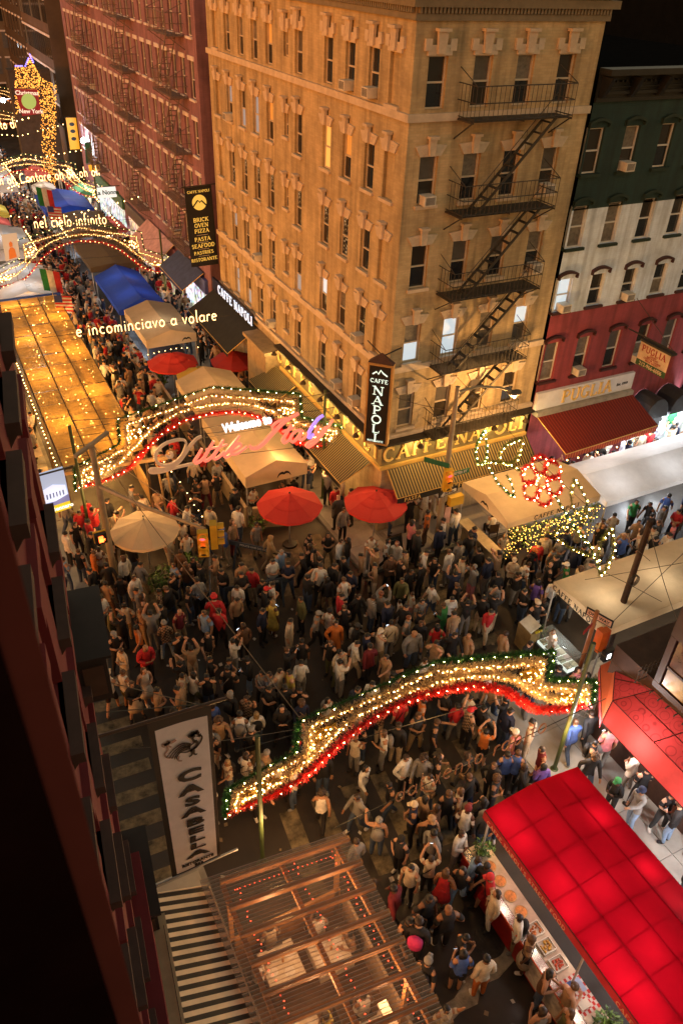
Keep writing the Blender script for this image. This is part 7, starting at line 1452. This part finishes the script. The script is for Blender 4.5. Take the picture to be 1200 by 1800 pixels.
P_((100, 900), 3, [(90, 55, 'black', 'black'), (40, 115, 'white', 'black'), (30, 240, 'lightblue', 'denim', dict(pack='bwhite')), (110, 205, 'black', 'denim'), (145, 205, 'orange', 'black'), (220, 190, 'white', 'khaki'), (265, 290, 'black', 'black'), (350, 240, 'white', 'black', LH_), (330, 340, 'black', 'denim'), (405, 350, 'white', 'denim'),
 (255, 375, 'tan', 'brown'), (180, 395, 'navy', 'denim'), (450, 450, 'brown', 'black', LH_), (355, 490, 'cream', 'khaki'), (440, 515, 'tan', 'khaki', LH_), (275, 520, 'olive', 'black', dict(pack='bblack')), (425, 600, 'orange', 'black', dict(style='tank', hs='bun')), (540, 410, 'plaid', 'denim'), (590, 400, 'black', 'denim', dict(wide=1.25)), (690, 410, 'black', 'denim', LH_),
 (640, 520, 'maroon', 'khaki', dict(pose='looking at a phone', hs='bald')), (565, 590, 'plaid', 'lightblue', dict(style='long', cap='grey', pack='sblack', rz=3.0)), (300, 650, 'black', 'black', dict(cap='grey', pose='with folded arms', rz=.2)), (340, 720, 'cream', 'grey'), (460, 710, 'red', 'black', dict(hs='bald', style='long', rz=.2, wide=1.15, pose='eating with both hands')), (455, 830, 'white', 'white', dict(W, pose='looking at a phone', rz=.2)), (395, 905, 'black', 'cream', dict(legs='skirt', rz=.1, pose='with folded arms')), (265, 870, 'white', 'black', dict(cap='cream', rz=2.6, legs='shorts')), (300, 845, 'white', 'olive', dict(rz=2.2, legs='shorts')),
 (655, 865, 'cream', 'cream', dict(rz=1.2)), (715, 860, 'white', 'olive', LH_), (790, 640, 'black', 'plaid'), (780, 540, 'lightblue', 'black', dict(wide=1.1)), (830, 455, 'red', 'black', dict(style='long', wide=1.3, cap='red', rz=2.9)), (1090, 415, 'black', 'black', dict(cap='red', pose='eating with both hands')), (1135, 480, 'yellow', 'yellow', dict(legs='skirt', hs='long_hair', hair='blond')), (985, 600, 'brown', 'black', LH_), (900, 835, 'black', 'black', dict(legs='shorts', pack='sgrey')), (1015, 775, 'black', 'lightblue', dict(cap='black')), (1080, 840, 'grey', 'black', dict(pack='swhite')), (1165, 840, 'cream', 'black', dict(rz=.5)),
 (760, 290, 'black', 'black'), (650, 220, 'brown', 'black'), (680, 280, 'brown', 'denim', LH_), (715, 250, 'black', 'denim'), (620, 280, 'lightblue', 'denim'), (680, 120, 'white', 'black', dict(pose='looking at a phone', rz=.1)), (730, 50, 'cream', 'khaki', dict(pack='bbrown')), (880, 95, 'blue', 'khaki', dict(cap='blue')), (925, 60, 'tan', 'maroon', LH_), (1050, 65, 'striped', 'khaki'), (1120, 140, 'khaki', 'khaki', dict(hs='long_hair', hair='blond', style='long')), (1180, 205, 'lightblue', 'black', dict(hair='grey'))])
P_((450, 850), 3, [(275, 265, 'black', 'black', dict(pose='looking at a phone')), (380, 270, 'black', 'khaki'), (440, 300, 'white', 'black', dict(rz=.4)), (485, 300, 'black', 'lightblue', LH_), (610, 290, 'white', 'grey', dict(pose='walking', rz=-.6)), (690, 295, 'white', 'black', LH_), (745, 310, 'white', 'olive', dict(hs='long_hair', hair='red')), (460, 150, 'grey', 'black', dict(rz=0)), (435, 95, 'charcoal', 'black', BD), (890, 75, 'white', 'white'), (905, 170, 'orange', 'brown'), (820, 225, 'pink', 'black', LH_), (850, 260, 'charcoal', 'black', dict(wide=1.15)), (975, 250, 'navy', 'black', dict(style='long', rz=2.9)),
 (710, 395, 'brown', 'black', dict(pose='with folded arms')), (765, 410, 'black', 'black'), (815, 450, 'black', 'black'), (875, 430, 'black', 'black'), (1020, 365, 'white', 'grey', dict(style='long')), (945, 400, 'black', 'denim', dict(pose='pointing ahead')), (1150, 440, 'grey', 'pink', dict(pose='holding both hands up', hair='grey')), (380, 500, 'black', 'khaki', dict(hs='long_hair', rz=3.1)), (465, 515, 'white', 'denim', dict(rz=3.1, pose='standing')), (535, 585, 'black', 'black', dict(rz=.1)), (610, 605, 'striped', 'denim', dict(pose='looking at a phone')), (660, 590, 'grey', 'black', dict(pose='holding both hands up', hair='red', hs='bun')), (770, 510, 'olive', 'black', dict(pose='pointing ahead')), (765, 580, 'white', 'white', dict(sc=.78)), (830, 545, 'white', 'pink', dict(sc=.8)), (870, 620, 'grey', 'black'),
 (385, 670, 'white', 'black', dict(cap='black')), (315, 690, 'grey', 'black', dict(cap='grey')), (420, 745, 'orange', 'orange'), (465, 650, 'black', 'black', dict(rz=3)), (530, 745, 'black', 'black', dict(cap='charcoal', pack='bgrey')), (655, 790, 'cream', 'khaki', dict(cap='cream', pose='holding both hands up')), (715, 735, 'cream', 'grey', dict(style='long', pose='looking at a phone', rz=2.8, pack='sblack')), (830, 790, 'grey', 'denim', dict(hs='bald', wide=1.35, rz=0, pose='standing')), (800, 710, 'grey', 'black', dict(hair='red')), (870, 730, 'black', 'denim'), (910, 735, 'red', 'denim', LH_), (605, 870, 'maroon', 'black', dict(style='long', rz=3)), (440, 880, 'cream', 'olive', dict(style='long', wide=1.2, rz=.3)), (395, 835, 'black', 'olive'), (165, 880, 'black', 'khaki', dict(pose='holding both hands up')), (240, 840, 'black', 'grey', dict(rz=2.7)), (690, 920, 'tan', 'tan', dict(pose='pointing ahead', rz=-1.2)), (890, 930, 'white', 'black'), (1040, 790, 'black', 'black', dict(style='long', wide=1.15)), (1075, 800, 'tan', 'black', BD), (1060, 540, 'black', 'black'), (1000, 640, 'green', 'green'), (240, 610, 'olive', 'black', dict(style='long')), (130, 990, 'yellow', 'cream'), (30, 985, 'grey', 'denim'), (290, 330, 'charcoal', 'black', dict(hs='long_hair'))])
P_((680, 1320), 2.308, [(75, 30, 'white', 'black'), (150, 30, 'grey', 'black', dict(hs='curly')), (205, 30, 'black', 'black', LH_), (445, 115, 'charcoal', 'black', dict(hs='curly', hair='brown')), (490, 15, 'blue', 'black'), (435, 55, 'black', 'black'), (565, 60, 'black', 'black', LH_), (640, 60, 'purple', 'black', LH_), (110, 225, 'navy', 'black', dict(cap='cream')), (175, 270, 'black', 'black', dict(cap='tan', style='tank')), (325, 245, 'white', 'black', dict(cap='maroon', rz=2.2)), (300, 335, 'white', 'grey', dict(rz=.3, pose='with folded arms')), (190, 340, 'grey', 'black', dict(pack='bblack', hs='bun')), (180, 430, 'cream', 'black', dict(pose='holding both hands up', rz=2.6, pack='sblack')), (240, 490, 'red', 'red', dict(W, hair='brown')), (360, 430, 'lightblue', 'denim', dict(rz=.4)), (405, 465, 'black', 'black'), (430, 515, 'red', 'red', dict(cap='red', rz=-2.0, legs='shorts', pack='sblack')), (445, 575, 'cream', 'white', dict(hs='long_hair', hair='dark_brown', rz=-1.9)), (545, 670, 'white', 'khaki', dict(pack='bblack', rz=-2.1)), (590, 755, 'tan', 'cream', dict(legs='skirt', hs='long_hair', hair='brown', rz=-2.4, pack='sblack')),
 (310, 480, 'black', 'lightblue', LH_), (170, 590, 'charcoal', 'black', dict(wide=1.2)), (250, 650, 'black', 'black', dict(hs='bald', wide=1.25, rz=2.9)), (125, 715, 'black', 'black', dict(pack='bmagenta', wide=1.2, rz=2.4)), (80, 680, 'black', 'black', dict(wide=1.2)), (305, 755, 'black', 'olive', dict(pose='eating with both hands')), (310, 835, 'blue', 'black', dict(legs='shorts', hs='long_hair', rz=2.8)), (405, 855, 'cream', 'orange', dict(rz=2.9, pose='standing', skin=3)), (650, 900, 'brown', 'denim', dict(hs='long_hair', pose='eating with both hands', style='tank')), (745, 965, 'tan', 'tan', dict(hs='bun', pose='eating with both hands', style='tank')), (635, 1060, 'grey', 'black', dict(hs='long_hair', style='tank')), (745, 1060, 'olive', 'brown', dict(hs='long_hair', style='tank')),
 (940, 125, 'black', 'black', dict(cap='green', pose='eating with both hands', style='long')), (1010, 35, 'white', 'grey', dict(style='long')), (1050, 95, 'black', 'black', dict(cap='charcoal', pose='with folded arms')), (1030, 180, 'grey', 'lightblue', dict(style='long', cap='navy', pose='pointing ahead')), (1150, 190, 'black', 'charcoal', dict(hs='bun', pose='with folded arms', rz=-.4)), (1190, 240, 'black', 'lightblue', dict(style='long')), (60, 350, 'charcoal', 'black', dict(cap='black')), (100, 470, 'cream', 'black', dict(pack='bcream')), (40, 560, 'maroon', 'black', dict(style='long', wide=1.2)), (150, 190, 'tan', 'black', LH_), (210, 225, 'brown', 'black', LH_), (250, 180, 'black', 'black'), (300, 160, 'cream', 'denim', LH_), (345, 110, 'black', 'navy'), (390, 190, 'charcoal', 'black', LH_), (20, 130, 'black', 'denim')])
P_((860, 900), 3.53, [(95, 765, 'tan', 'charcoal', dict(rz=1.5)), (235, 815, 'black', 'black', dict(pose='eating with both hands', rz=.3)), (410, 735, 'white', 'black', dict(pose='striding', rz=-1.7)), (300, 570, 'black', 'white', dict(cap='cream', legs='shorts', rz=2.8, wide=1.15)), (155, 295, 'cream', 'black', dict(style='long', cap='cream')), (430, 1010, 'black', 'black', dict(style='long', rz=2.7)), (535, 1335, 'blue', 'denim', dict(style='long', rz=2.9)), (640, 1275, 'charcoal', 'black', dict(style='long', rz=3, wide=1.15)), (745, 1390, 'pink', 'grey', dict(hs='curly', rz=2.6)), (650, 1445, 'black', 'black', dict(pack='bblack')), (640, 1530, 'black', 'denim', dict(hs='curly', hair='brown')), (835, 160, 'blue', 'black', dict(hs='bald', wide=1.2, rz=3)), (395, 235, 'grey', 'grey', dict(rz=.2)), (265, 235, 'black', 'black', dict(cap='orange')), (375, 330, 'black', 'black', dict(hs='bald', rz=1.2)), (300, 440, 'purple', 'black', LH_), (235, 320, 'white', 'denim', dict(pack='bcream')), (490, 340, 'green', 'black', dict(cap='white')), (560, 350, 'cream', 'pink', LH_), (340, 530, 'black', 'black'), (610, 1040, 'tan', 'denim', LH_), (540, 1000, 'pink', 'black', LH_), (110, 1490, 'blue', 'black'), (340, 1480, 'maroon', 'black'), (1060, 60, 'charcoal', 'denim'), (1150, 80, 'pink', 'grey', BD), (925, 60, 'tan', 'black'), (945, 130, 'cream', 'black', LH_), (700, 90, 'black', 'black', LH_)])
for (px_, py_, tp, bt_) in ((1175, 872, 'blue', 'khaki'), (1145, 885, 'black', 'lightblue'), (1118, 880, 'green', 'black'), (1080, 905, 'cream', 'khaki'), (1060, 915, 'white', 'black'), (1100, 935, 'cream', 'denim'), (1020, 925, 'grey', 'navy'), (1140, 800, 'lightblue', 'grey'), (1170, 735, 'grey', 'black'), (320, 855, 'black', 'black'), (345, 850, 'black', 'black'), (360, 845, 'tan', 'maroon'), (380, 840, 'black', 'khaki')):
    q = at(px_, py_, z=1.62)
    if free(q.x, q.y, .3): OCC.append((q.x, q.y)); person(q.x, q.y, random.uniform(-PI, PI), tp, bt_, pose=random.choice(('standing', 'walking', 'with folded arms')), z=.148 if q.y > 19.7 else 0)
# seated diners under the pergola and tents
for i, (x, y, rz, tp, hs) in enumerate(((2.55, 7.8, PI/2, 'white', 'hair'), (3.15, 8.35, PI, 'cream', 'long_hair'), (4.25, 8.05, PI, 'white', 'hair'), (4.8, 7.5, -PI/2, 'tan', 'long_hair'), (3.6, 6.2, -PI/2, 'yellow', 'hair'), (2.45, 6.15, PI/2, 'orange', 'long_hair'), (4.4, 6.1, PI, 'white', 'hair'), (3.8, 5.2, PI, 'olive', 'hair'), (3.35, 4.9, -PI/2, 'black', 'hair'), (2.9, 5.5, PI, 'pink', 'long_hair'))):
    person(x, y, rz+PI*0, tp, 'black', pose='seated', hs=hs, hair=random.choice(('black', 'brown', 'dark_brown')), z=-.36)
for i, (x, y) in enumerate(((9.4, 25.3), (9.5, 26.6), (10.8, 25.2), (10.9, 24.2), (11.3, 26), (9.4, 28.2), (4.0, 25.2), (4.6, 25.0), (3.5, 24.3), (5.4, 25.3), (17.2, 18.3), (18.2, 18.9), (19.4, 18.4), (17.6, 19.6), (1.2, 30), (1.3, 32), (1.1, 34), (1.4, 36))):
    person(x, y, random.uniform(-PI, PI), random.choice(('white', 'white', 'cream', 'black', 'maroon', 'tan')), 'black', pose='seated', hs=random.choice(('hair', 'long_hair')), hair=random.choice(('black', 'brown', 'blond')), z=-.42+(.148 if x < 2.4 or x > 11.8 and y > 19.6 else 0))
# fill the crowd between them
def inside(x, y, poly):
    c = False; n = len(poly)
    for i in range(n):
        x0, y0 = poly[i]; x1, y1 = poly[i-1]
        if (y0 > y) != (y1 > y) and x < (x1-x0)*(y-y0)/(y1-y0)+x0: c = not c
    return c
BLOCKS = [(8.2, -1, 11.6, 8.2), (1.9, 2, 5.3, 9), (16.0, 17.3, 21, 20.6), (20.9, 17.0, 31, 20), (15.6, 11.4, 31, 14.1), (14.7, 11.7, 15.7, 14.4), (8.7, 24, 11.7, 34), (8.5, 38, 11.6, 56), (2.3, 27, 6.4, 53), (2.9, 22.6, 3.3, 23.2), (4.0, 21.2, 6.1, 22.8), (12.9, 19.9, 13.7, 20.5), (6.0, 4.6, 8.25, 6.9), (3.9, 22.8, 5.0, 26.2)]
def ok(x, y): return not any(a < x < c and b < y < d for a, b, c, d in BLOCKS)
def fill(poly, n, dmin, cols, cands):
    xs = [p[0] for p in poly]; ys = [p[1] for p in poly]; k = 0
    for _ in range(n*40):
        x, y = random.uniform(min(xs), max(xs)), random.uniform(min(ys), max(ys))
        if inside(x, y, poly) and ok(x, y) and free(x, y, dmin):
            OCC.append((x, y)); cands.append((x, y)); k += 1
            if k >= n: break
CAND = []
fill([(5.4, 11.0), (8.2, 9.4), (8.2, 2.6), (5.6, 2.6)], 14, .55, 0, CAND)
fill([(5.5, 8.3), (11.0, 8.3), (13.2, 11.5), (10.5, 16.2), (5.0, 16.5), (7.0, 11)], 44, .42, 0, CAND)
fill([(2.5, 15.5), (8.5, 16), (12.5, 19.5), (9, 20), (4, 21.5), (2.0, 21)], 38, .42, 0, CAND)
fill([(10, 15.5), (14.5, 14.4), (20, 14.4), (20, 17.2), (14.5, 19.4), (11.5, 19.5)], 34, .42, 0, CAND)
fill([(2.6, 11.5), (6.5, 11.5), (6.5, 15.5), (2.6, 15.5)], 30, .45, 0, CAND)
fill([(1.6, 21), (6.5, 21), (6.5, 27), (2, 27)], 22, .5, 0, CAND)
fill([(6.2, 22), (8.7, 22), (8.7, 28), (6.5, 28)], 8, .8, 0, CAND)
fill([(11.7, 22.2), (13.3, 22.2), (13.3, 34), (11.7, 34)], 26, .5, 0, CAND)
fill([(14, 19.6), (16.2, 19.6), (16.2, 21.6), (13.6, 21.6)], 6, .6, 0, CAND)
fill([(12.6, 2), (14.3, 2), (14.3, 9.5), (12.6, 9.5)], 8, .7, 0, CAND)
fill([(15, 14.4), (31, 14.4), (31, 17.0), (15, 17.2)], 55, .45, 0, CAND)
FARC = []
fill([(6.1, 28), (8.6, 28), (8.6, 38), (6.2, 38)], 40, .5, 0, FARC); fill([(6, 38), (8.6, 38), (8.4, 62), (6.2, 62)], 130, .45, 0, FARC); fill([(6.2, 62), (8.3, 62), (9, 100), (6.5, 100)], 170, .45, 0, FARC); fill([(11.7, 34), (13.3, 34), (13.3, 62), (11.7, 62)], 70, .5, 0, FARC); fill([(.5, 27), (2.2, 27), (2.2, 44), (.8, 44)], 26, .6, 0, FARC); fill([(8.7, 25), (11.6, 25), (11.6, 43), (8.7, 43)], 0, .8, 0, FARC); fill([(21, 20.1), (31, 20.1), (31, 21.6), (21, 21.6)], 24, .55, 0, FARC); fill([(4, 53.5), (6, 53.5), (7, 71), (5, 71)], 40, .5, 0, FARC); fill([(11.9, 62), (13.2, 62), (13.2, 90), (11.9, 90)], 60, .5, 0, FARC)
DARKC = ['black']*9+['charcoal']*3+['navy']*2+['white']*10+['cream']*5+['grey']*3+['brown']*2+['tan', 'maroon', 'red', 'orange', 'blue', 'lightblue', 'olive', 'pink', 'plaid', 'striped']
CAND.sort(key=lambda p: (p[0]**2+p[1]**2)); NMAX = 300-len(PEOPLE)
def rand_kw():
    fem = random.random() < .45
    return dict(top=random.choice(DARKC), bot=random.choice(['black']*5+['denim']*4+['lightblue', 'khaki', 'grey', 'cream', 'charcoal']), style=random.choice(('tee', 'tee', 'long', 'tank' if fem else 'tee')), legs=random.choice(('trousers',)*6+('shorts',)+(('skirt',) if fem else ('shorts',))), hair=random.choice(('black', 'black', 'dark_brown', 'brown', 'blond', 'grey') if fem else ('black', 'black', 'dark_brown', 'brown', 'grey')), hs=random.choice(('long_hair', 'long_hair', 'bun', 'curly')) if fem else random.choice(('hair',)*9+('bald',)), pose=random.choice([p for p in POSES if p != 'seated']+['standing']*3), cap=None if fem or random.random() > .22 else random.choice(('black', 'navy', 'white', 'red', 'grey')), pack=random.choice((None, None, None, 'bblack', 'bgrey', 'sblack', 'stan')), sc=random.uniform(.92, 1.06)*(.96 if fem else 1), wide=random.uniform(.94, 1.12))
for x, y in CAND[:NMAX]: person(x, y, random.uniform(-PI, PI), z=.148 if ((x > 11.95 and y < 12.3) or (x > 11.75 and y > 19.7)) else 0, **rand_kw())
FARC += CAND[NMAX:]
# the rest, too far or too small to pick apart, is one mass
LOW = [grow(p, 0, False) for p in ('standing', 'walking', 'looking at a phone', 'with folded arms', 'holding both hands up')]
FM = ['skin', 'black', 'white', 'cream', 'grey', 'navy', 'red', 'denim', 'tan', 'hair']; fmats = [SKIN_[1]]+[CL[c] for c in FM[1:9]]+[HAIR['black']]
mb = MB()
for x, y in FARC:
    g = random.choice(LOW); a = random.uniform(-PI, PI); s = random.uniform(.92, 1.06); c_, s_ = math.cos(a)*s, math.sin(a)*s; z0 = .148 if (x > 11.75 and y > 19.7) else 0
    co = g['co']; vs = np.stack([co[:, 0]*c_-co[:, 1]*s_+x, co[:, 0]*s_+co[:, 1]*c_+y, co[:, 2]*s+z0+.004], 1); top = random.choice((1, 1, 1, 1, 2, 2, 3, 4, 5, 6, 8)); bot = random.choice((1, 1, 7, 7, 3, 4)); o0 = len(mb.v); mb.v += [tuple(v) for v in vs.tolist()]
    for f, r, p, fc in zip(g['F'], g['reg'], g['par'], g['fc']):
        mb.f.append(tuple(i+o0 for i in f)); mb.mi.append(top if r == 'torso' or (r == 'upper') else bot if r in ('pelvis', 'thigh', 'shin') else 1 if r == 'foot' else 9 if (r == 'head' and (fc[2] > 1.65 or fc[1] > .0)) else 0)
tag(mb.build('distant_crowd', fmats, None, True), 'dense crowd filling the street and pavements in the distance', 'crowd', kind='stuff')
# ---- labels that single each person out
LMK = [('the cream umbrella', 4.5, 23.3), ('the left red umbrella', 9.9, 22.4), ('the right red umbrella', 13, 21.2), ('the lamp post', 15.1, 19.8), ('the deli case', 15, 12.6), ('the food counter', 8.2, 5.8), ('the pergola', 5.3, 7), ('the foreground arch', 8.3, 10.2), ('the tall white banner', 2.4, 10.5), ('the manhole cover', 8, 6.4), ('the blue trestles', 7.5, 20.2), ('the side-street garlands', 18.5, 17.2), ('the large beige tent', 19, 14.2), ('the traffic signal pole', 3, 22.5), ('the bushy planters', 5, 21.4), ('the red canopy corner', 13.3, 8.8), ('the crossing centre', 8, 15.5), ('the west crosswalk', 1.5, 15), ('the east crosswalk', 13, 15.8), ('the side-street kerb', 14.5, 19.3), ('the cream counter fence', 16, 18.8), ('the amber shed', 5.5, 27), ('the welcome sign', 7.5, 24.5), ('the dining fence', 8.6, 26), ('the striped awning', 2, 9.6), ('the black menu board', 13.3, 19.9), ('the cafe awning', 12.6, 27), ('the white tent', 24, 16.8), ('the right kerb', 12.4, 10.6), ('the lower left crowd', 4.5, 14), ('the lower right kerb', 13.4, 4.5), ('the long white tent', 28, 16)]
STY = dict(tee='t-shirt', long='long-sleeved top', tank='sleeveless top'); HST = dict(hair='short %s hair', long_hair='long %s hair', bun='%s hair in a bun', curly='curly %s hair', bald='shaved head')
seen = {}
for o, d in PEOPLE:
    x, y = o.location[:2]; lm = sorted(LMK, key=lambda l: (l[1]-x)**2+(l[2]-y)**2)
    d['lm'] = lm; hd_ = '%s cap' % say(d['cap']) if d['cap'] else (HST[d['hs']] % say(d['hair']) if '%' in HST[d['hs']] else HST[d['hs']])
    d['base'] = 'person in %s %s and %s %s' % (say(d['top']), STY[d['style']], say(d['bot']), d['legs']); d['hd'] = hd_
for o, d in PEOPLE:
    o['category'] = 'person'; o['group'] = 'people in the street festival crowd'
    rel = {'the pergola': 'under'}.get(d['lm'][0][0], 'near') if d['pose'] == 'seated' else 'near'
    opts = ['%s, %s, %s %s' % (d['base'], d['hd'], rel, d['lm'][0][0]), '%s, %s, %s' % (d['base'], d['pose'], 'near '+d['lm'][0][0]), '%s %s, %s' % (d['base'].replace('person in ', 'person with '+d['hd']+' in '), '', d['pose']), '%s, %s, between %s and %s' % ('person in %s %s' % (say(d['top']), STY[d['style']]), d['pose'], d['lm'][0][0], d['lm'][1][0])]
    for s in opts:
        s = ' '.join(s.replace(' ,', ',').split())
        if len(s.replace('-', ' ').split()) <= 16 and s not in seen: o['label'] = s; seen[s] = 1; break
    else:
        k = 2
        while True:
            s = '%s top person, %s, %s nearest to %s' % (say(d['top']), d['pose'], ['', '', 'second', 'third', 'fourth', 'fifth', 'sixth', 'seventh', 'eighth', 'ninth', 'tenth'][min(k, 10)], d['lm'][0][0])
            if s not in seen or k > 10: o['label'] = s; seen[s] = 1; break
            k += 1
# phones glowing in hands
n_ph = 0
for o, d in PEOPLE:
    if d['pose'] in ('looking at a phone', 'holding both hands up') and n_ph < 16 and o.location.y < 22 and random.random() < .55:
        loc = Vector((.06, -.33, 1.24)) if d['pose'] == 'looking at a phone' else Vector((0, -.34, 1.76)); a = o.rotation_euler.z; s = o.scale.z; p = o.location+Vector((loc.x*math.cos(a)-loc.y*math.sin(a), loc.x*math.sin(a)+loc.y*math.cos(a), loc.z))*s
        t = thing('phone', 'lit phone, person in %s, %s, near %s' % (say(d['top']), d['hd'], d['lm'][n_ph % 2][0]), 'phone', p, a); b_ = MB().box((-.037, -.006, -.075), (.037, .004, .075)).build('case', BLACK, t, loc=(0, 0, 0), rot=(-.5, 0, 0)); MB().box((-.034, .0045, -.07), (.034, .007, .07)).build('screen', E('phone_screen', (.7, .85, 1), 2.5, False), t, loc=(0, 0, 0), rot=(-.5, 0, 0)); n_ph += 1

# a chair under every seated diner
chp = None; seenc = {}
for o, d in PEOPLE:
    if d['pose'] != 'seated': continue
    loc = (o.location.x, o.location.y, o.location.z+.416); rz = o.rotation_euler.z
    if chp is None:
        chp = thing('chair', '', 'chair', loc, rz); CHM = M('chair_dark', (.05, .03, .02), .5)
        MB().box((-.2, -.22, .41), (.2, .2, .445)).build('seat', CHM, chp, loc=(0, 0, 0)); MB().box((-.19, .2, .5), (.19, .225, .86)).build('backrest', CHM, chp, loc=(0, 0, 0))
        for a in (-.18, .18):
            for b in (-.2, .19): MB().bar((a, b, 0), (a, b, .41 if b < 0 else .86), .03).build('leg', CHM, chp, loc=(0, 0, 0))
        c = chp
    else: c = copy_tree(chp)
    c.location = loc; c.rotation_euler = (0, 0, rz)
    for k in range(4):
        s = 'dark chair under the seated person in %s, %s, near %s' % (say(d['top']), d['hd'], d['lm'][k][0])
        if s not in seenc: break
    seenc[s] = 1; tag(c, s, 'chair', 'chairs of the seated diners')
